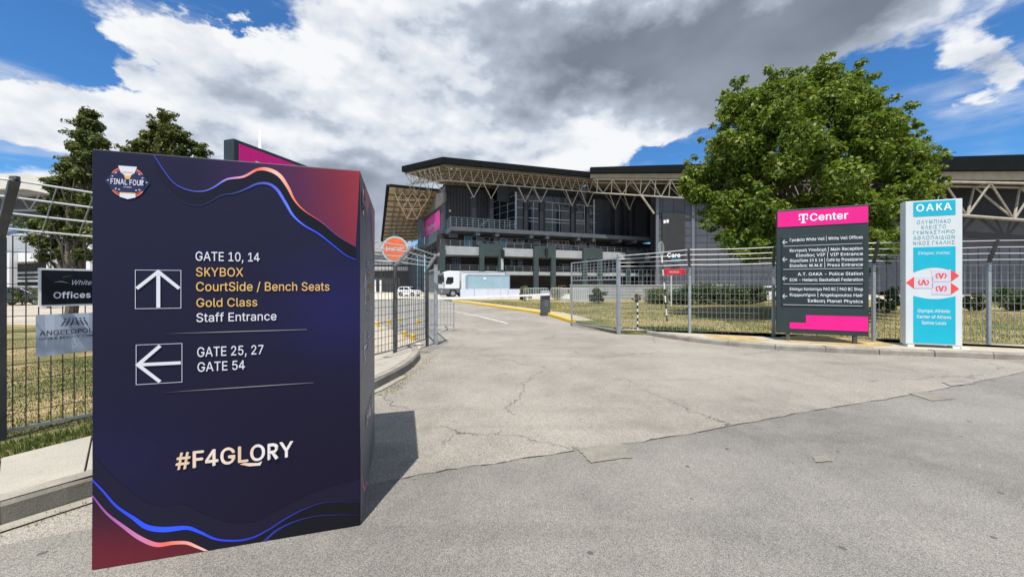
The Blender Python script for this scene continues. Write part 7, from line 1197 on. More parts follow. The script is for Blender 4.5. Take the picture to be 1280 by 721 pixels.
b = MB(); FA.box(b, u1 - 3, 48, 7.2, 7.6, 17.5, 22.05); ap(b, 'upper_wall', gwall2)
# balcony slab and brackets, with a railing
ns = 1.0; uS0 = uA(563.5, ns); uS1 = uA(822, ns); zs0 = zs_top - .68
b = MB(); b.plate([FA.P(uS0, ns, zs_top), FA.P(uS1, ns, zs_top), FA.P(uS1, nB + 5, zs_top), FA.P(uS0, nB + 5, zs_top)], .68, (0, 0, -1)); slabo = ap(b, 'balcony_slab', slab_m)
for px in (598, 622, 665, 685, 724, 743, 776, 795):
    u = uA(px, ns); b = MB(); FA.box(b, u - .35, u + .35, ns + .15, ns + 3, zs0 - .6, zs0 - .003); ap(b, 'bracket', slab_m, slabo)
def railing(b, P, h=1.05, step=1.3, rails=3):
    for i in range(len(P) - 1):
        a, c = P[i], P[i + 1]; n = max(1, int((c - a).length / step))
        for k in range(n + 1): p = a + (c - a) * (k / n); b.beam(p, p + Vector((0, 0, h)), .07)
        for r in range(rails): dz = Vector((0, 0, h * (r + 1) / rails)); b.beam(a + dz, c + dz, .05)
b = MB(); railing(b, [FA.P(uS0, ns + .15, zs_top), FA.P(uA(644, ns), ns + .15, zs_top)], 1.5, .9, 4); ap(b, 'railing', rail_m)
b = MB(); st = FA.P(uA(605, 3), 3, zs_top)
for k in range(8): FA.box(b, uA(612, 3) - .3 * k - .3, uA(612, 3) - .3 * k, 3, 4.1, zs_top + .25 * (8 - k) - .25, zs_top + .25 * (8 - k))
ap(b, 'stair', slab_m)
# recessed level two with its windows, the parapets, level one
nw = 5.5; zt2 = zs0; zp_t, zp_b = zA(310.6, 650, .8), zA(320.6, 650, .8); zl_t, zl_b = zA(339.3, 650, .8), zA(343.6, 650, .8)
uW0 = uA(551, .8)
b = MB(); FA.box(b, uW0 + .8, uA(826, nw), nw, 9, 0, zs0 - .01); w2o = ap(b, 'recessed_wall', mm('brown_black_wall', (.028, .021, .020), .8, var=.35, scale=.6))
def window(px0, py0, px1, py1, n=nw, cols_=2, rows_=1, fm_=mull_m, gm_=glass_m):
    ua, z1_ = FA.pn(px0, py0, n); ub, z0_ = FA.pn(px1, py1, n); f = MB(); w = .10
    for u in [ua + (ub - ua) * k / cols_ for k in range(cols_ + 1)]: FA.box(f, u - w / 2, u + w / 2, n - .1, n - .002, z0_, z1_)
    for k in range(rows_ + 1): z = z0_ + (z1_ - z0_) * k / rows_; FA.box(f, ua, ub, n - .102, n - .004, z - w / 2, z + w / 2)
    fo_ = ap(f, 'window', fm_); g = MB(); FA.box(g, ua, ub, n - .05, n - .01, z0_, z1_); ap(g, 'pane', gm_, fo_)
blue_d = mm('blue_door_panel', (.06, .22, .33), .35, var=.1); pink_g = mm('pink_poster_glass', (.10, .03, .05), .2, var=.6, scale=1.5)
for q in ((626, 297.5, 633, 310, 1, 1, blue_d), (580.5, 295.3, 589.8, 308, 1, 1, blue_d), (595.5, 296.5, 603, 306, 1, 1, blue_d), (604.5, 296.7, 612, 300.5, 1, 1, glass_m), (617.5, 297.5, 625.5, 304, 1, 2, glass_m), (634, 298, 646, 306, 2, 2, glass_m), (646.5, 298.2, 655, 305, 1, 2, glass_m), (660, 299, 675, 305, 2, 2, glass_m), (683.5, 300.3, 697, 308, 2, 2, pink_g), (698.5, 300.8, 711, 311, 3, 2, pink_g), (719, 301.6, 732, 310, 2, 3, glass_m), (737, 302.2, 744, 310, 1, 1, glass_m)):
    window(*q[:4], nw, q[4], q[5], mull_m, q[6])
for q in ((566, 323, 575, 335), (638, 324, 653, 334), (699, 330, 711, 336), (725, 331, 735, 338)): window(*q, nw, 3, 2, rail_m)
b = MB(); FA.box(b, uW0, uA(830, .8), .8, nw, zp_b, zp_b + .35); FA.box(b, uW0, uA(830, .8), .8, 1.1, zp_b + .36, zp_t); par = ap(b, 'terrace_parapet', gconc)
b = MB(); FA.box(b, uW0, uA(830, .8), .8, nw, zl_b, zl_t); ap(b, 'lower_slab', gconc)
b = MB(); railing(b, [FA.P(uW0, .95, zp_t), FA.P(uA(826, .8), .95, zp_t)], .95, 1.6, 3); ap(b, 'railing', rail_m)
b = MB(); railing(b, [FA.P(uW0, .95, zl_t), FA.P(uA(826, .8), .95, zl_t)], .95, 1.6, 3); ap(b, 'railing', rail_m)
npf = .25
zport = zA(305.5, 620, npf)
for (xa, xb, xc, xd) in ((599.8, 605.4, 623.3, 628.8), (667.8, 673.3, 689.4, 694.8), (729.5, 734.5, 748, 753.5), (784, 788.5, 801, 805.5)):
    b = MB(); a_, b2, c_, d2_ = [uA(x, npf) for x in (xa, xb, xc, xd)]
    poly = [(a_, 0), (b2, 0), (b2, zp_b - .05), (c_, zp_b - .05), (c_, 0), (d2_, 0), (d2_, zport), (a_, zport)]
    n_ = len(poly); vs = [FA.P(u, npf, z) for u, z in poly] + [FA.P(u, .79, z) for u, z in poly]
    # built as two legs and a lintel that butt together
    m = MB(); FA.box(m, a_, b2, npf, .79, 0, zp_b - .05); FA.box(m, c_, d2_, npf, .79, 0, zp_b - .05); FA.box(m, a_, d2_, npf, .79, zp_b - .05, zport); ap(m, 'portal_frame', port_m)
b = MB(); FA.box(b, uA(550.3, npf), uA(556.5, npf), npf, .79, 0, zA(304, 553, npf)); ap(b, 'portal_frame', port_m)
for (px, py) in ((628, 319), (682.5, 317)):
    u, z = FA.pn(px, py, .2); b = MB(); FA.box(b, u - .22, u + .22, -.35, .2, z - .3, z + .9); ap(b, 'floodlight', mm('black_column', (.010, .011, .014), .5), bevel=.05)
b = MB(); u, z = FA.pn(627.5, 330, .15); FA.box(b, u - .18, u + .22, .02, .22, z - 1.0, z + .9); ap(b, 'wall_plate', mull_m)
for (px, py) in ((562.5, 263.5), (590, 247.5), (591.5, 254)):
    u, z = FA.pn(px, py, nB - .3); b = MB(); FA.box(b, u - .18, u + .18, nB - .45, nB - .13, z - .18, z + .18); ap(b, 'wall_lamp', white, bevel=.04)
for px in (564, 571.5):
    u, z = FA.pn(px, 208, 2.0); b = MB(); FA.box(b, u - .22, u + .22, 1.9, 2.2, z - .5, z + .35); ap(b, 'loudspeaker', white, bevel=.04)
# left side face: slab edge running back, billboard, side wall
n_far, z_far = FA.pu(519, 306, uSd)
b = MB(); b.plate([FA.P(uSd, 1.05, zs_top - .003), FA.P(uSd - .2, n_far, zs_top), FA.P(uSd + 3, n_far, zs_top), FA.P(uSd + 3, nB + 5, zs_top - .003)], .9, (0, 0, -1)); ap(b, 'side_walkway', slab_m)
b = MB(); railing(b, [FA.P(uSd + .05, 1.2, zs_top), FA.P(uSd - .1, n_far, zs_top)], 1.6, 1.2, 4); ap(b, 'railing', rail_m)
for k in range(9): n = 3 + k * 3.2; b = MB(); FA.box(b, uSd + .2, uSd + 1.6, n, n + .5, zs_top - 1.6, zs_top - .92); ap(b, 'bracket', slab_m)
uBW = uL + .03
b = MB(); FA.box(b, uBW, uBW + .4, nB + 5.05, 40, zs_top, 19.5); ap(b, 'side_wall', gwall)
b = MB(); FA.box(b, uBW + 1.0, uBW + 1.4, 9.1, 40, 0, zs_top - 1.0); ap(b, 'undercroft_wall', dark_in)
def SP(px, py, u): n, z = FA.pu(px, py, u); return FA.P(u, n, z)
ub = uBW - .25
q = [SP(526.8, 298, ub), SP(549, 286.5, ub), SP(549, 262.8, ub), SP(526.8, 279.5, ub)]
b = MB(); b.plate(q, .15, FA.P(1, 0, 0) - FA.P(0, 0, 0)); bb_ = ap(b, 'billboard', mm('billboard_pink', (.66, .05, .34), .5, var=.08, scale=.5))
# lettering on the billboard, laid on its own plane
vs, fs = text_geo('T Center', 'b')
b = MB(); X0, X1 = min(v[0] for v in vs), max(v[0] for v in vs); Q0, Q1, Q3 = q[0], q[1], q[3]
off = (FA.P(-1, 0, 0) - FA.P(0, 0, 0)) * .02
b.add([Q0 + (Q1 - Q0) * (.2 + .62 * (v[0] - X0) / (X1 - X0)) + Vector((0, 0, 1)) * (1.1 + v[1] * 2.0) + off for v in vs], fs); ap(b, 'lettering', lettering, bb_)
# sloping grey eave panel between the block and the left wing roof
b = MB(); b.plate([SP(x, y, ub - .1) for x, y in ((546, 242), (556.3, 240), (556.3, 251.5), (549, 258), (530, 271), (525, 273.5))], .3, FA.P(1, 0, 0) - FA.P(0, 0, 0)); ap(b, 'eave_panel', mm('grey_eave_panel', (.16, .155, .14), .6, var=.12, scale=.5))
# left wing roof: a sloping plane seen from below
N1, N2, N3, N4 = [Vector(p) for p in (at(487, 234, 77.7), at(549, 240, 81), at(521, 301, 116), at(478.5, 303, 120))]
nrm = (N2 - N1).cross(N4 - N1).normalized(); nrm = nrm if nrm.z > 0 else -nrm
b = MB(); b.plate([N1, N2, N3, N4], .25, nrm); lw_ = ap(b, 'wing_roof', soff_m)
b = MB(); b.beam(N1 + nrm * .3, N2 + nrm * .3, 1.0, .5); b.beam(N1 + nrm * .3, N4 + nrm * .3, 1.3, .5); ap(b, 'wing_fascia', fascia_m, lw_)
b = MB(); dn = -nrm * .25
for k in range(1, 12): t = k / 12; b.beam(N1 + (N4 - N1) * t + dn, N2 + (N3 - N2) * t + dn, .25)
for k in range(1, 7): t = k / 7; b.beam(N1 + (N2 - N1) * t + dn * 1.6, N4 + (N3 - N4) * t + dn * 1.6, .25)
ap(b, 'wing_purlins', mm('brown_purlin', (.16, .12, .07), .7, var=.2), lw_)
b = MB(); g = lambda x, y, d=78.5: Vector(at(470 + x / 8.01, 220 + y / 8.01, d))
r0 = [g(x, 160 + i * 3, 79 + i * .6) for i, x in enumerate((185, 265, 360, 465, 550))]; r1 = [g(x, 240, 80 + i * .6) for i, x in enumerate((215, 320, 418, 518))]; r2 = [g(x, 330, 81 + i * .6) for i, x in enumerate((263, 362, 455))]; r3 = [g(310, 425, 83), g(412, 428, 83.6)]
for hi, lo in ((r0, r1), (r1, r2), (r2, r3)):
    for i, p in enumerate(lo): b.tube([hi[i], p], .09, 5); b.tube([p, hi[i + 1]], .09, 5)
for row in (r1, r2, r3): b.tube(row, .09, 5)
b.tube([r0[-1], r1[-1], r2[-1], r3[-1]], .08, 5)
for p in r1 + r2: b.tube([p, p + Vector((.6, 3.2, 1.2))], .06, 5)
ap(b, 'space_frame', mm('cream_space_frame', (.58, .5, .36), .55, var=.1))
b = MB()
for k in range(5): p = Vector(at(523 + k * 1.6, 300, 96)); b.beam(Vector((p.x, p.y, 0)), Vector((p.x, p.y, 20)), .25)
ap(b, 'side_posts', mm('blue_grey_post', (.12, .17, .22), .5))

# wing B to the right
def WB(px, py, n=0): u, z = FB.pn(px, py, n); return FB.P(u, n, z)
xe = 1420
b = MB(); b.plate([WB(738, 209), WB(xe, 189), WB(xe, 211.5), WB(738, 216)], 1.0, FB.P(0, 1, 0) - FB.P(0, 0, 0)); rB = ap(b, 'roof', fascia_m)
uB1 = FB.pn(xe, 200, 0)[0]
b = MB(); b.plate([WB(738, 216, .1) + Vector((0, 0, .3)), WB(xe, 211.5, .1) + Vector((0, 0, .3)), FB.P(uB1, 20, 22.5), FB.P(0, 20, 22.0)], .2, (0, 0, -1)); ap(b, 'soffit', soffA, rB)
b = MB(); b.plate([WB(738, 217.5, .8), WB(xe, 213, .8), WB(xe, 226, .8), WB(738, 222.5, .8)], .25, FB.P(0, 1, 0) - FB.P(0, 0, 0)); ap(b, 'tan_beam', mm('tan_beam_steel', (.33, .28, .2), .6, var=.2, scale=.5))
bkB = FB.P(0, 2.4, 0) - FB.P(0, 0, 0)
ap(truss(WB(742, 224, .6), WB(1180, 227.5, .6), WB(742, 240.8, 1.5), WB(1180, 267.5, 1.5), 17, r=.11, rw=.075, back=bkB), 'truss', truss_m)
ap(truss(WB(1180, 227.5, .6), WB(xe, 232, .6), WB(1180, 267.5, 1.5), WB(xe, 286, 1.5), 4, r=.22, rw=.17, back=bkB), 'truss', truss_m)
b = MB()
for x in range(746, 900, 18): u = FB.pn(x, 224, 1.5)[0]; b.beam(FB.P(u, .6, FB.pn(x, 224.5, .6)[1]), FB.P(u, 1.5, FB.pn(x, 241 + (x - 742) * .061, 1.5)[1]), .13)
b.tube([WB(802, 245, 1.2), WB(817.6, 267, 2.2)], .18, 7); ap(b, 'truss_posts', truss_m)
uw0 = FB.pn(819.5, 300, 3)[0]; zwt = FB.pn(825, 247, 3)[1]
b = MB(); b.plate([FB.P(uw0, 3, 0), FB.P(uB1, 3, 0), FB.P(uB1, 3, FB.pn(xe, 284, 3)[1]), WB(1180, 266, 3), FB.P(uw0, 3, zwt)], .5, FB.P(0, 1, 0) - FB.P(0, 0, 0)); wB = ap(b, 'panel_wall', gwall)
b = MB(); uw1 = FB.pn(890, 300, 3)[0]
for px in range(828, 1000, 14): u = FB.pn(px, 300, 3)[0]; FB.box(b, u - .03, u + .03, 2.93, 2.998, 0, zwt - .6)
for k in range(1, 13): FB.box(b, uw0 + .02, uw0 + 24, 2.96, 2.998, k * 1.35, k * 1.35 + .04)
ap(b, 'panel_joints', gwall2, wB)
u = FB.pn(866, 300, 3)[0]; b = MB(); FB.box(b, u - .25, u + .25, 2.8, 2.995, 0, zwt - .4); FB.box(b, uw0, uw0 + .5, 2.7, 2.995, 0, zwt - .1); ap(b, 'pilaster', mm('pale_grey_pilaster', (.12, .13, .15), .5), wB)
b = MB(); FB.box(b, FB.pn(1010, 300, 2.8)[0], uB1, 2.75, 2.99, 0.02, FB.pn(1180, 272, 3)[1]); ap(b, 'dark_wall', mm('charcoal_cladding', (.024, .023, .026), .55, var=.25, scale=.4), wB)
b = MB(); FB.box(b, FB.pn(1010, 300, 2.6)[0], uB1, 2.55, 2.74, .02, FB.pn(1230, 309, 2.6)[1]); lowB = ap(b, 'lower_wall', mm('slate_blue_cladding', (.040, .044, .060), .5, var=.2, scale=.4), wB)
b = MB(); u = FB.pn(1010, 300, 2.6)[0]
while u < uB1: FB.box(b, u, u + .12, 2.5, 2.549, .02, FB.pn(1230, 309, 2.6)[1]); u += 1.6
ap(b, 'panel_joints', gwall2, wB)
ua, za = FB.pn(827, 266.5, 2.9); ub_, zb_ = FB.pn(855, 318, 2.9)
b = MB(); FB.box(b, ua, ub_, 2.45, 2.92, zb_, za); dk = ap(b, 'dark_screen', mm('dark_screen_panel', (.022, .022, .021), .5, var=.15, scale=.5), wB)
ua, za = FB.pn(829.5, 274.5, 2.4); ub_, zb_ = FB.pn(836, 279, 2.4)
b = MB(); FB.box(b, ua, (ua + ub_) / 2 - .06, 2.41, 2.449, zb_, za - .1); FB.box(b, (ua + ub_) / 2 + .06, ub_, 2.41, 2.449, zb_ + .08, za); ap(b, 'white_plate', white, dk)
ua, za = FB.pn(834, 316, 2.3); ub_, zb_ = FB.pn(850.5, 321.5, 2.3)
b = MB(); m_ = MB(); put_text(m_, 'Care', ua, zb_, 2.3, width=ub_ - ua, cap=za - zb_, weight=.05); b.add([FB.P(*v) for v in m_.v], m_.f); ap(b, 'lettering', lettering, wB)
b = MB(); q_ = FB.pn(839, 322.7, 2.3); q2 = FB.pn(851, 327, 2.3); FB.box(b, q_[0], q2[0], 2.3, 2.44, q2[1], q_[1]); ap(b, 'teal_plate', mm('teal_plate', (.02, .11, .15), .5), wB)
b = MB(); FB.box(b, uw0 + .2, uB1, 7, 7.5, 0, 22.0); ap(b, 'upper_wall', mm('charcoal_cladding', (.024, .023, .026), .55))
# ================================================================== ANNEX AND STADIUM FAR LEFT
ax_ = thing('annex_building', 'low grey louvred building behind the left fence post and orange sign', 'building', (-30, 92, 0), R(4))
for k in range(6):
    b = MB(); b.box(-30, 4.6, -.4 + .0 * k, .0, 9.6 - .52 * k - .34, 9.6 - .52 * k); b.build('louvre', mm('pale_grey_louvre', (.30, .32, .34), .5, var=.12, scale=.4), ax_)
b = MB(); b.box(-30, 4.6, .1, 12, 0, 9.5); b.build('wall', mm('annex_dark_wall', (.035, .037, .042), .6, var=.3, scale=.4), ax_)
b = MB(); b.prism([(-30, 10.4), (-12, 11.8), (4.6, 11.3), (4.6, 9.7), (-30, 9.7)], -1.2, 12); b.build('roof', mm('pale_annex_roof', (.34, .36, .38), .5, var=.1, scale=.2), ax_)
b = MB(); b.box(-30, 4.6, -.6, .09, 5.2, 6.2); b.box(-30, -3.2, -.5, .09, 2.1, 3.0); b.build('band', mm('pale_annex_band', (.36, .37, .37), .6, var=.12, scale=.3), ax_)
for x in (-3.6, -2.2): b = MB(); b.box(x, x + .5, -.5, .09, 0, 2.9); b.build('door_jamb', white, ax_)
b = MB(); b.box(-7.0, -3.7, -.3, .08, 0, 3.0); b.build('door', mm('black_door', (.012, .012, .014), .4), ax_)

stm = thing('stadium', 'far white stadium stand with a pale curved roof beyond the left fence', 'stadium', (-75, 62, 0), R(-22))
stm_inv = (Matrix.Translation((-75, 62, 0)) @ rotz(R(-22))).inverted(); FS = Frame((-75, 62), R(-22))
def sp2(b, name, m, parent=None): b.v = [tuple(stm_inv @ Vector(v)) for v in b.v]; return b.build(name, m, parent or stm)
def WS(px, py, n): u, z = FS.pn(px, py, n); return FS.P(u, n, z)
nd = FS.P(0, 1, 0) - FS.P(0, 0, 0)
pale = mm('pale_stadium_roof', (.62, .58, .50), .5, var=.08, scale=.2); sw = mm('stadium_white', (.68, .69, .70), .5, var=.08, scale=.3)
b = MB(); b.plate([WS(-160, 232, 0), WS(-60, 220, 0), WS(0, 217, 0), WS(30, 218, 0), WS(75, 222, 0), WS(160, 232, 0), WS(160, 238, 0), WS(65, 243, 0), WS(30, 236, 0), WS(0, 236, 0), WS(-60, 240, 0), WS(-160, 250, 0)], 14, nd); sp2(b, 'roof', pale)
ap_ = truss(WS(-150, 244, 1), WS(150, 240, 1), WS(-150, 264, 2), WS(150, 262, 2), 14, r=.18, rw=.14); sp2(ap_, 'truss', mm('grey_truss', (.22, .23, .24), .5))
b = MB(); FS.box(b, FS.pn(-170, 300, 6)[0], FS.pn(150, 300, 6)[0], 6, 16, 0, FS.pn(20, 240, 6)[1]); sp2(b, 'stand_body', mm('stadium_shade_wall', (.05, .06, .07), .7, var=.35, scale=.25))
def strip(px0, px1, y0, y1, n, th, name, m):
    u0 = FS.pn(px0, 300, n)[0]; u1_ = FS.pn(px1, 300, n)[0]; z1_ = FS.pn(20, y0, n)[1]; z0_ = FS.pn(20, y1, n)[1]; b = MB(); FS.box(b, u0, u1_, n, n + th, z0_, z1_); return sp2(b, name, m)
strip(-160, 150, 279.5, 292, 3.5, .4, 'blue_glazing', mm('blue_glazing', (.07, .13, .24), .25, var=.25, scale=.6))
for y in (279.5, 286.5, 292.5): strip(-160, 150, y, y + 1.1, 3.3, .15, 'glazing_bar', sw)
strip(-160, 150, 311.5, 315.5, 2.6, 3, 'ledge', mm('grey_ledge', (.33, .34, .36), .6, var=.1))
strip(-160, 150, 316, 327.5, 2.0, 3.5, 'white_band', sw)
b = MB()
u = FS.pn(-160, 300, 3)[0]; ue = FS.pn(150, 300, 3)[0]; za, zb_ = FS.pn(20, 294, 3)[1], FS.pn(20, 311, 3)[1]
while u < ue: b.beam(FS.P(u, 3.2, zb_), FS.P(u + 2.4, 3.2, za), .22, .12, up=(0, 1, 0)); u += .62
sp2(b, 'diagonal_fins', mm('pale_fin', (.5, .54, .56), .5, var=.1))
for px in (-90, -40, 10, 60, 110): u = FS.pn(px, 300, 1)[0]; b = MB(); FS.box(b, u - .62, u + .62, 1.0, 1.95, 0, FS.pn(10, 316, 1)[1]); sp2(b, 'pier', sw)
for y in (340, 345.5, 350, 357, 363): strip(-160, 150, y, y + 2.4, 3.4, 1, 'step_band', mm('grey_stand_band', (.36, .37, .37), .6, var=.3, scale=.6))
# slender white mast beyond
b = MB(); q = at(325, 357, 260); b.tube([(q[0], q[1], 0), (q[0], q[1], 60), (q[0], q[1], 109)], 1.2, 8, rads=[2.6, 2.0, .5]); tag(b.build('mast', sw, smooth=True), 'slender white mast far beyond the tall pink sign', 'mast')

# ================================================================== VEHICLES
def wheel(parent, x, y, r, w):
    b = MB(); n = 20; prof = [(.62, 0), (.94, 0), (1.0, .12), (1.0, .88), (.94, 1), (.62, 1)]; vs = []
    for k in range(n):
        t = 2 * math.pi * k / n
        for (rr, yy) in prof: vs.append((x + r * rr * math.cos(t), y + w * yy, r + r * rr * math.sin(t)))
    m = len(prof); b.add(vs, [(k * m + j, k * m + j + 1, ((k + 1) % n) * m + j + 1, ((k + 1) % n) * m + j) for k in range(n) for j in range(m - 1)])
    o = b.build('wheel', blackm, parent, smooth=False)
    b = MB(); b.tube([(x, y + .03, r), (x, y + w - .03, r)], r * .62, 16); b.build('rim', mm('silver_rim', (.42, .43, .45), .35, .6), o)
carwhite = mm('white_car_paint', (.72, .73, .74), .18, var=.02); carglass = mm('car_glass', (.01, .012, .015), .05, var=.1)
def car(label, loc, rz, Ln=3.7, H=1.47, Wd_=1.62, group=None, m=carwhite):
    g = thing('parked_car', label, 'car', loc, rz, group)
    s = Ln / 3.7; hs = H / 1.47
    P = [(-1.82, .34), (-1.85, .62), (-1.78, .92), (-1.62, 1.02), (-1.42, 1.34), (-1.1, 1.45), (-.3, 1.47), (.25, 1.36), (.85, .98), (1.5, .86), (1.78, .68), (1.83, .42), (1.75, .26), (1.50, .24), (1.46, .42), (1.30, .56), (1.05, .60), (.82, .52), (.70, .36), (.68, .22), (-.68, .22), (-.70, .36), (-.82, .52), (-1.05, .60), (-1.30, .56), (-1.45, .42), (-1.48, .24), (-1.70, .26)]
    P = [(x * s, z * hs) for x, z in P]; n = len(P); vs = []
    for yy, in_ in ((-.5, 1), (.5, 1)):
        for x, z in P:
            t = max(0, (z / hs - .9) / .57); vs.append((x, yy * Wd_ * (1 - .2 * t), z))
    b = MB(); b.add(vs, [tuple(range(n)), tuple(range(2 * n - 1, n - 1, -1))] + [(i, i + n, (i + 1) % n + n, (i + 1) % n) for i in range(n)]); body = b.build('body', m, g, bevel=.035)
    for sgn in (-1, 1):
        for q in ([(-1.45, 1.0), (-1.28, 1.32), (-.55, 1.38), (-.50, 1.0)], [(-.42, 1.0), (-.45, 1.385), (.12, 1.32), (.68, 1.0)]):
            b = MB(); vv = []
            for x, z in q: t = max(0, (z - .9) / .57); vv.append((x * s, sgn * (Wd_ / 2 * (1 - .2 * t) + .006), z * hs))
            b.add(vv, [(0, 1, 2, 3)]); b.add([(v[0], v[1] - sgn * .03, v[2]) for v in vv], [(3, 2, 1, 0)]); b.build('side_window', carglass, g)
        b = MB(); b.box(1.62 * s, 1.80 * s, sgn * .52 - .16, sgn * .52 + .16, .62 * hs, .76 * hs); b.build('headlight', mm('headlamp_glass', (.5, .52, .55), .1), g, bevel=.03)
        b = MB(); b.box(-1.83 * s, -1.72 * s, sgn * .62 - .1, sgn * .62 + .1, .72 * hs, 1.0 * hs); b.build('tail_light', mm('red_lamp', (.4, .01, .01), .2), g, bevel=.02)
        b = MB(); b.box(.5 * s, .62 * s, sgn * (Wd_ / 2 + .02) - .06, sgn * (Wd_ / 2 + .02) + .06, .96 * hs, 1.07 * hs); b.build('mirror', m, g, bevel=.02)
    for (xa, za, xb, zb2, nm_) in ((.86, .99, .30, 1.345, 'windscreen'), (-1.61, 1.04, -1.42, 1.31, 'rear_window')):
        b = MB(); o_ = .022 if xa > 0 else -.022
        wa, wb_ = [Wd_ / 2 * (1 - .2 * max(0, (z - .9) / .57)) - .09 for z in (za, zb2)]
        vv = [(xa * s + o_, -wa, za * hs + .012), (xa * s + o_, wa, za * hs + .012), (xb * s + o_, wb_, zb2 * hs + .012), (xb * s + o_, -wb_, zb2 * hs + .012)]; b.plate(vv, .01, (1 if xa > 0 else -1, 0, .5)); b.build(nm_, carglass, g)
    for x in (-1.07, 1.07):
        for y in (-Wd_ / 2 + .0, Wd_ / 2 - .19): wheel(g, x * s, y, .30 * hs, .19)
    return g
X, Y = gp(512, 370.2); car('small white hatchback parked across the forecourt behind the left fence post', (X, Y, 0), R(-20), 3.5, 1.42)
X, Y = at(951, 377, 36)[:2]; car('white car parked in the shade of the big tree left of the dark directory board', (X, Y, .11), R(-168), 4.1, 1.4)
X, Y = gp(30, 381); car('dark car parked beyond the left fence in front of the stadium', (X, Y, 0), R(20), 4.0, 1.45, m=mm('dark_car_paint', (.05, .06, .07), .2, var=.05))

tk = thing('truck', 'white articulated truck with a grey skirt parked behind the pale blue container', 'truck', (-9.45, 51.0, 0), R(25))
tw2 = white; tg = mm('grey_truck_skirt', (.10, .11, .13), .5, var=.1)
b = MB(); b.prism([(0.05, 1.15), (0, 1.75), (.28, 3.0), (.55, 3.35), (1.0, 3.55), (2.45, 3.55), (2.45, 1.15)], 0, 2.4); b.build('cab', tw2, tk, bevel=.06)
b = MB(); b.prism([(0.0, .35), (-.02, 1.14), (2.45, 1.14), (2.45, .6), (2.1, .55), (1.9, 1.0), (1.15, 1.0), (.9, .45)], .02, 2.38); b.build('skirt', tg, tk, bevel=.03)
b = MB(); b.prism([(.50, 1.75), (.48, 2.1), (.70, 2.72), (1.55, 2.72), (1.55, 2.0), (1.2, 1.75)], -.015, .03); b.build('side_window', carglass, tk)
b = MB(); b.add([(-.03, .15, 1.8), (-.03, 2.25, 1.8), (.24, 2.25, 2.95), (.24, .15, 2.95)], [(0, 1, 2, 3)]); b.build('windscreen', carglass, tk)
b = MB(); b.box(-.1, .18, -.32, -.08, 2.05, 2.75); b.build('mirror', blackm, tk, bevel=.03)
b = MB(); b.prism([(.25, 3.1), (-.12, 3.0), (-.1, 3.08), (.3, 3.3)], .1, 2.3); b.build('sun_visor', tg, tk)
b = MB(); b.box(-.04, .02, .1, .5, .7, .95); b.build('headlight', mm('headlamp_glass', (.5, .52, .55), .1), tk, bevel=.02)
b = MB(); b.box(2.3, 9.2, .6, 1.8, .6, .95); b.build('chassis', blackm, tk)
b = MB(); b.box(2.75, 9.3, -.02, 2.48, .98, 3.52); tr_ = b.build('trailer', tw2, tk, bevel=.04)
for x in np.arange(3.3, 9.1, .75): b = MB(); b.box(x, x + .04, -.045, -.02, 1.0, 3.5); b.build('trailer_rib', tw2, tr_)
b = MB(); b.box(2.75, 9.3, -.05, -.021, 3.36, 3.5); b.build('trailer_rail', mull_m, tr_)
for x in (1.5, 3.2, 6.9, 8.1):
    for y in (0.0, 2.08): wheel(tk, x, y, .5, .32)
b = MB(); b.box(2.4, 4.0, .05, .5, .5, .95); b.build('fuel_tank', tg, tk, bevel=.05)
ct = thing('container', 'pale blue container box standing on the forecourt before the white truck', 'container', (-5.75, 48.3, 0), R(13))
b = MB(); b.box(0, 5.6, 0, 2.4, .25, 2.95); b.build('box_body', mm('pale_blue_container', (.30, .43, .50), .5, var=.08, scale=.8), ct, bevel=.04)
b = MB()
for x in (.05, 5.55): b.box(x - .06, x + .06, -.03, -.002, .2, 3.0)
b.box(.12, 5.48, -.03, -.002, 2.86, 2.98); b.box(.12, 5.48, -.03, -.002, .2, .34); b.build('corner_frame', mm('blue_grey_frame', (.22, .31, .37), .5), ct)
b = MB()
for x in np.arange(.4, 5.4, .28): b.box(x, x + .1, -.018, -.003, .4, 2.8)
b.build('corrugation', mm('pale_blue_container', (.30, .43, .50), .5), ct)
b = MB(); b.box(2.1, 2.45, -.035, -.02, 2.35, 2.6); b.build('plate', white, ct)
for x in (.4, 5.0): b = MB(); b.box(x, x + .25, .1, 2.3, -.01, .25); b.build('skid', galv_d, ct)
# barriers with white printed cloths in front of the container
b0 = None
for i, (px, a) in enumerate(((585, 8), (603, -3), (620, 4), (635.5, 0), (645, 10))):
    x, y = gp(px, 373.2)
    if b0 is None:
        b0 = thing('crowd_barrier', 'crowd barrier hung with a white printed cloth before the container', 'barrier', (0, 0, 0), 0, 'cloth hung barriers along the container')
        b = MB(); w, h = 1.9, 1.15; b.tube([(-w / 2, 0, .0), (-w / 2, 0, h), (w / 2, 0, h), (w / 2, 0, 0)], .025, 6); b.build('frame', galv, b0)
        b = MB(); b.box(-w / 2 + .04, w / 2 - .04, -.035, -.028, .16, h - .04); b.build('cloth', wear_paint('printed_white_cloth', (.55, .57, .66), (.45, .25, .28), .35), b0)
        for s in (-1, 1): b = MB(); b.tube([(s * .7, -.3, .02), (s * .7, 0, .12), (s * .7, .3, .02)], .02, 5); b.build('foot', galv, b0)
        c = b0
    else: c = copy_tree(b0)
    c.location = (x, y, 0); c.rotation_euler = (0, 0, R(a))
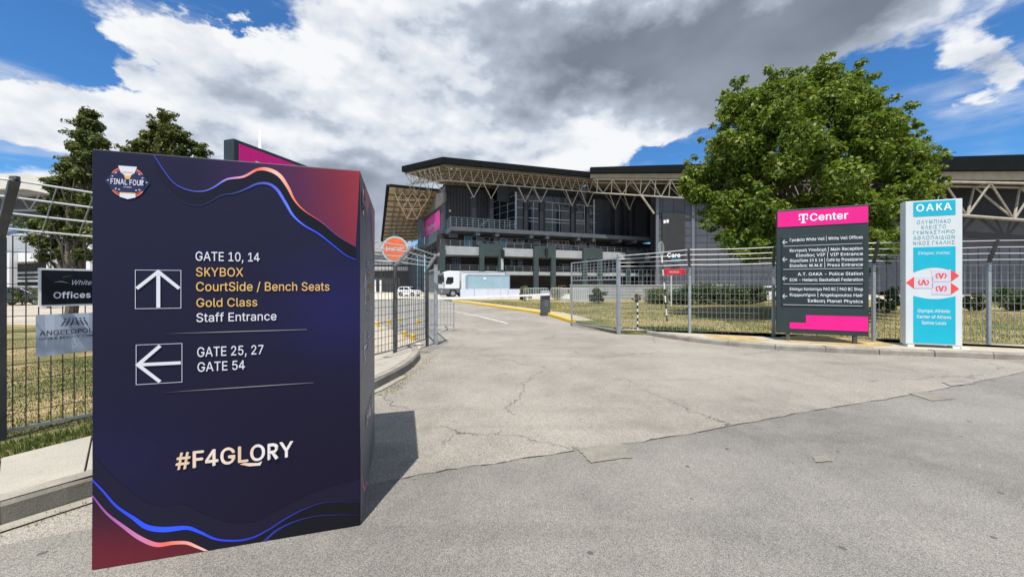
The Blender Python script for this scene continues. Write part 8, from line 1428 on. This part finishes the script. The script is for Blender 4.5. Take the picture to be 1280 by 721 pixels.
# low grey garden wall behind the hedge, right of the barriers
a_, b_2 = gp(744, 371.5, .1), gp(840, 371.5, .1)
gwl = thing('garden_wall', 'low pale grey block wall behind the shrubs and right gate', 'wall', (a_[0] - 4.5, 38, 0))
b = MB(); b.box(0, 16.5, 0, .3, 0, 1.55); b.build('wall', concrete('pale_block_wall', (.36, .37, .37), .4, .9), gwl)
b = MB()
for k in range(1, 5): b.box(0, 16.5, -.012, -.002, .3 * k, .3 * k + .03)
b.build('courses', mm('mortar_joint', (.2, .2, .2), .9), gwl)
b = MB(); b.box(-.05, 16.55, -.06, .36, 1.552, 1.64); b.build('coping', mm('pale_coping', (.45, .46, .46), .7, var=.15), gwl)

# ================================================================== TREES AND SHRUBS
def leaves(name, C, rad, n_per, size, m, parent, up=.4, aspect=.55, shell=.35):
    # C clump centres (k,3); rad radius per clump; leaf faces fill each clump's volume
    C = np.asarray(C); k = len(C); rad = np.broadcast_to(rad, (k,)); N_ = k * n_per
    d = nr.normal(size=(N_, 3)); d /= np.linalg.norm(d, axis=1)[:, None]
    rr = nr.uniform(shell, 1, N_) ** .7 * np.repeat(rad, n_per)
    P = np.repeat(C, n_per, 0) + d * rr[:, None] * np.array([1, 1, .72])
    nrm = d * .7 + nr.normal(size=(N_, 3)) * .6; nrm[:, 2] += up; nrm /= np.linalg.norm(nrm, axis=1)[:, None]
    a = np.cross(nrm, nr.normal(size=(N_, 3))); a /= np.linalg.norm(a, axis=1)[:, None]; b = np.cross(nrm, a)
    s = size * nr.uniform(.55, 1.25, N_)[:, None]
    V = np.stack([P - a * s, P - b * s * aspect + nrm * s * .12, P + a * s - nrm * s * .25, P + b * s * aspect + nrm * s * .12], 1).reshape(-1, 3)
    return arrmesh(name, V, np.arange(4 * N_).reshape(N_, 4), m, parent)
bark = mm('grey_brown_bark', (.13, .105, .08), .9, var=.4, scale=6, bump=.6, bscale=25)
def limb(mb, a, b, r0, r1, jit=.12, n=5):
    a = Vector(a); b = Vector(b); L_ = (b - a).length; pts = []
    for k in range(n + 1):
        t = k / n; p = a + (b - a) * t
        if 0 < k < n: p += Vector((rng.gauss(0, jit), rng.gauss(0, jit), rng.gauss(0, jit * .5))) * L_ * .25
        pts.append(p)
    mb.tube(pts, r0, 7, rads=[r0 + (r1 - r0) * k / n for k in range(n + 1)])
# the big tree: outline read from the photo, distance 18 m
TD = 18.5
tx0, tz0 = (1022 - CX) / F * TD, 0.1
big = thing('broadleaf_tree', 'big full leafy green tree standing behind the dark directory board', 'tree', (tx0, TD, tz0))
leaf_big = leaf_mat('plane_tree_leaves', (.028, .062, .008), (.105, .175, .016), (.25, .31, .038), .40)
sil = [(1010, 76), (1035, 78), (985, 84), (1062, 92), (955, 92), (935, 105), (1075, 100), (905, 118), (1045, 110), (985, 118), (925, 140), (1085, 132), (1110, 128), (955, 150), (1010, 150), (1065, 150), (1120, 150), (890, 170), (915, 178), (1140, 165), (960, 190), (1020, 185), (1090, 180), (1150, 190), (882, 205), (920, 215), (985, 225), (1045, 220), (1110, 215), (1160, 208), (868, 235), (900, 245), (955, 258), (1020, 255), (1080, 250), (1140, 240), (1163, 228), (890, 275), (930, 285), (985, 290), (1050, 285), (1110, 272), (1150, 258), (905, 300), (955, 308), (1020, 312), (1080, 305), (1125, 295), (858, 245), (860, 222)]
C, Rd = [], []
for (px, py) in sil:
    px = 1010 + (px - 1010) * (.76 + .15 * min(1, max(0, (py - 76) / 160))); py = 212 + (py - 212) * (.745 if py < 212 else .97)
    px += rng.gauss(0, 7); py += rng.gauss(0, 6)
    cx = (px - CX) / F * TD - tx0; cz = EYE + (HY - py) / F * TD - tz0
    # crown radius at this height sets how deep the clumps go
    half = 6.0 * math.sqrt(max(.05, 1 - ((cz - 6.0) / 6.6) ** 2)); dmax = math.sqrt(max(.2, half * half - min(abs(cx), half * .97) ** 2)) * .85
    for k in range(4 if abs(cx) < 3.6 else (3 if abs(cx) < 5 else 2)):
        y = (-dmax, dmax * .1, dmax * .75, -dmax * .75)[k] * rng.uniform(.65, 1.0); sc = (TD + y) / TD
        C.append(((cx + tx0) * sc - tx0 + rng.gauss(0, .15), y, (cz - EYE + tz0) * sc + EYE - tz0 + rng.gauss(0, .12))); Rd.append(rng.uniform(.62, 1.0) if abs(cx) < 5 else rng.uniform(.42, .7))
crown = leaves('crown', C, np.array(Rd), 680, .094, leaf_big, big, up=.75)
# fine twigs with leaves at the outline, so it stays ragged
C2 = []; 
for c, r in zip(C, Rd):
    for _ in range(7):
        v = Vector((rng.gauss(0, 1), rng.gauss(0, 1), rng.gauss(.35, 1))).normalized() * r * rng.uniform(.9, 1.6); C2.append((c[0] + v.x, c[1] + v.y, c[2] + v.z))
leaves('crown', C2, .26, 50, .092, leaf_big, big, up=.6, shell=.05)
b = MB(); limb(b, (0, 0, -.1), (.15, 0, 3.0), .34, .26, .03); ends = []
for k in range(9):
    a = k * 2.4; e = (2.6 * math.cos(a) * rng.uniform(.6, 1.2), 2.6 * math.sin(a) * rng.uniform(.6, 1.2), rng.uniform(5, 8.5)); limb(b, (.15, 0, rng.uniform(2.2, 3.0)), e, .17, .07, .12); ends.append(e)
limb(b, (.15, 0, 3), (.1, .2, 10), .22, .07, .06); ends += [(.1, .2, 9), (.1, .2, 6.5)]
b.build('trunk', bark, big)
b = MB()
for c in C: e = min(ends, key=lambda q: (q[0] - c[0]) ** 2 + (q[1] - c[1]) ** 2 + (q[2] - c[2]) ** 2); limb(b, e, c, .05, .012, .12, 4)
b.build('branches', bark, big)

def ragged_tree(name, label, base, clumps, dist, m, size, n_per, depth, trunk_r):
    bx, by = base; g = thing(name, label, 'tree', (bx, by, .1)); C, Rd = [], []
    for (px, py, r) in clumps:
        for k in range(2):
            y = rng.uniform(-depth, depth) * (1 if k else .3); d = dist + y; C.append(((px - CX) / F * d - bx, y, EYE + (HY - py) / F * d - .1)); Rd.append(r * dist / F * rng.uniform(.65, .95))
    leaves('crown', C, np.array(Rd), n_per, size, m, g, up=.5, aspect=.4)
    C2 = [tuple(np.array(c) + nr.normal(size=3) * r * .6) for c, r in zip(C, Rd) for _ in range(4)]; leaves('crown', C2, .11, 30, size * .9, m, g, up=.6, aspect=.35, shell=.05)
    top = max(c[2] for c in C); xm = [c for c in C if c[2] > top - .6]; b = MB(); limb(b, (0, 0, -.15), (sum(c[0] for c in xm) / len(xm), 0, top - .2), trunk_r, .03, .05, 7)
    for c in C: t = rng.uniform(.45, .8); limb(b, (xm[0][0] * t, 0, max(.8, c[2] * t)), c, .035, .01, .1, 4)
    b.build('trunk', bark, g); return g
lv_dark = leaf_mat('dark_evergreen_leaves', (.016, .036, .008), (.052, .085, .016), (.17, .185, .034), .32)
lv_olive = leaf_mat('olive_green_leaves', (.022, .044, .009), (.075, .105, .02), (.20, .205, .042), .32)
cl = [(112, 143, 9), (104, 155, 11), (120, 158, 11), (108, 172, 14), (124, 178, 14), (97, 185, 12), (112, 196, 17), (128, 205, 14), (90, 203, 12), (80, 210, 9), (104, 218, 18), (122, 228, 17), (86, 224, 13), (70, 227, 9), (64, 235, 8), (96, 243, 17), (116, 250, 17), (78, 245, 12), (60, 262, 11), (86, 264, 16), (108, 272, 17), (48, 280, 12), (70, 284, 15), (94, 292, 16), (116, 296, 15), (44, 298, 9), (60, 304, 13), (80, 314, 14), (104, 318, 15), (55, 322, 8)]
ragged_tree('evergreen_tree', 'tall ragged dark evergreen left of the navy box, rising above the left fence', ((88 - CX) / F * 8.0, 8.0), cl, 8.0, lv_dark, .05, 300, .55, .12)
cl = [(205, 146, 9), (196, 158, 11), (212, 162, 12), (188, 170, 11), (222, 170, 12), (206, 178, 15), (236, 180, 11), (176, 182, 11), (160, 189, 8), (248, 190, 10), (190, 192, 15), (222, 193, 15), (206, 208, 18), (236, 208, 15), (172, 204, 14), (254, 205, 10), (190, 222, 17), (222, 226, 18), (206, 242, 18), (160, 212, 9), (206, 260, 14)]
ragged_tree('evergreen_tree', 'olive green tree whose top shows above the navy box, left of the tall pink sign', ((206 - CX) / F * 10, 10.0), cl, 10.0, lv_olive, .062, 300, .6, .13)

lv_sh = leaf_mat('shrub_leaves', (.015, .032, .008), (.04, .07, .015), (.10, .13, .03), .2)
lv_yel = leaf_mat('yellowish_shrub_leaves', (.07, .075, .02), (.15, .13, .045), (.3, .24, .10), .2)
def shrub(label, px, py, w, h, m, d=None, group=None, size=.06, n=26):
    if d is None: x, y = gp(px, py, .1)
    else: x, y = (px - CX) / F * d, d
    g = thing('shrub', label, 'shrub', (x, y, .1), 0, group); wm, hm = w * y / F / 2, h * y / F
    C = []
    for _ in range(n):
        a = rng.uniform(0, 6.28); r = math.sqrt(rng.random()); z = rng.uniform(.15, .88); t = math.sqrt(max(.1, 1 - (2 * z - .8) ** 2 * .7)) * rng.uniform(.7, 1.15); C.append((wm * .85 * r * math.cos(a) * t, min(wm, 1.0) * .8 * r * math.sin(a) * t, hm * z * rng.uniform(.75, 1.08)))
    leaves('foliage', C, nr.uniform(.2, .42, n) * min(wm, hm), 130, size, m, g, up=.4)
    b = MB()
    for c in C[:12]: limb(b, (c[0] * .15, c[1] * .15, -.05), c, .025, .008, .1, 3)
    b.build('stem', bark, g); return g
GS = 'shrubs in a row behind the right fence'
shrub('yellowish shrub left of the first crowd barrier on the lawn', 656, 373, 16, 20, lv_yel, 36, None, .08)
shrub('sparse pale shrub behind the crowd barriers on the lawn', 697, 370, 34, 17, lv_yel, 39, None, .08, 18)
shrub('round dark shrub right of the crowd barriers, seen through the open gate', 748, 376, 23, 21, lv_sh, 31, None, .07)
shrub('small reddish shrub just right of the right gate post', 795, 378, 10, 16, lv_yel, 32, None, .07, 12)
shrub('light green clipped shrub under the small red board', 822, 377, 40, 23, leaf_mat('clipped_shrub_leaves', (.03, .055, .012), (.075, .11, .025), (.15, .17, .05), .2), 30, None, .06, 40)
for px, w, h in ((858, 42, 25), (886, 50, 29), (914, 44, 24), (940, 40, 28)): shrub('dark shrub in the unbroken dark row in the shade of the big tree', px, 381, w, h, lv_sh, 29, 'dark shrubs in the shade of the big tree', .07, 46)
shrub('dark green shrub low between the directory board and the totem sign', 1106, 386, 34, 34, lv_sh, 20, None, .055)
shrub('dark shrub right beside the white totem sign', 1216, 388, 26, 26, lv_sh, 21, None, .055)
shrub('broad dark shrub at the right edge of the view', 1265, 390, 56, 32, lv_sh, 21, None, .055, 36)
for px, d, h in ((30, 30, 22), (60, 26, 24)): shrub('low bush beyond the left fence left of the black sign' if px == 30 else 'low bush beyond the left fence nearest the black sign', px, 390, 30, h, lv_olive, d, None, .07)
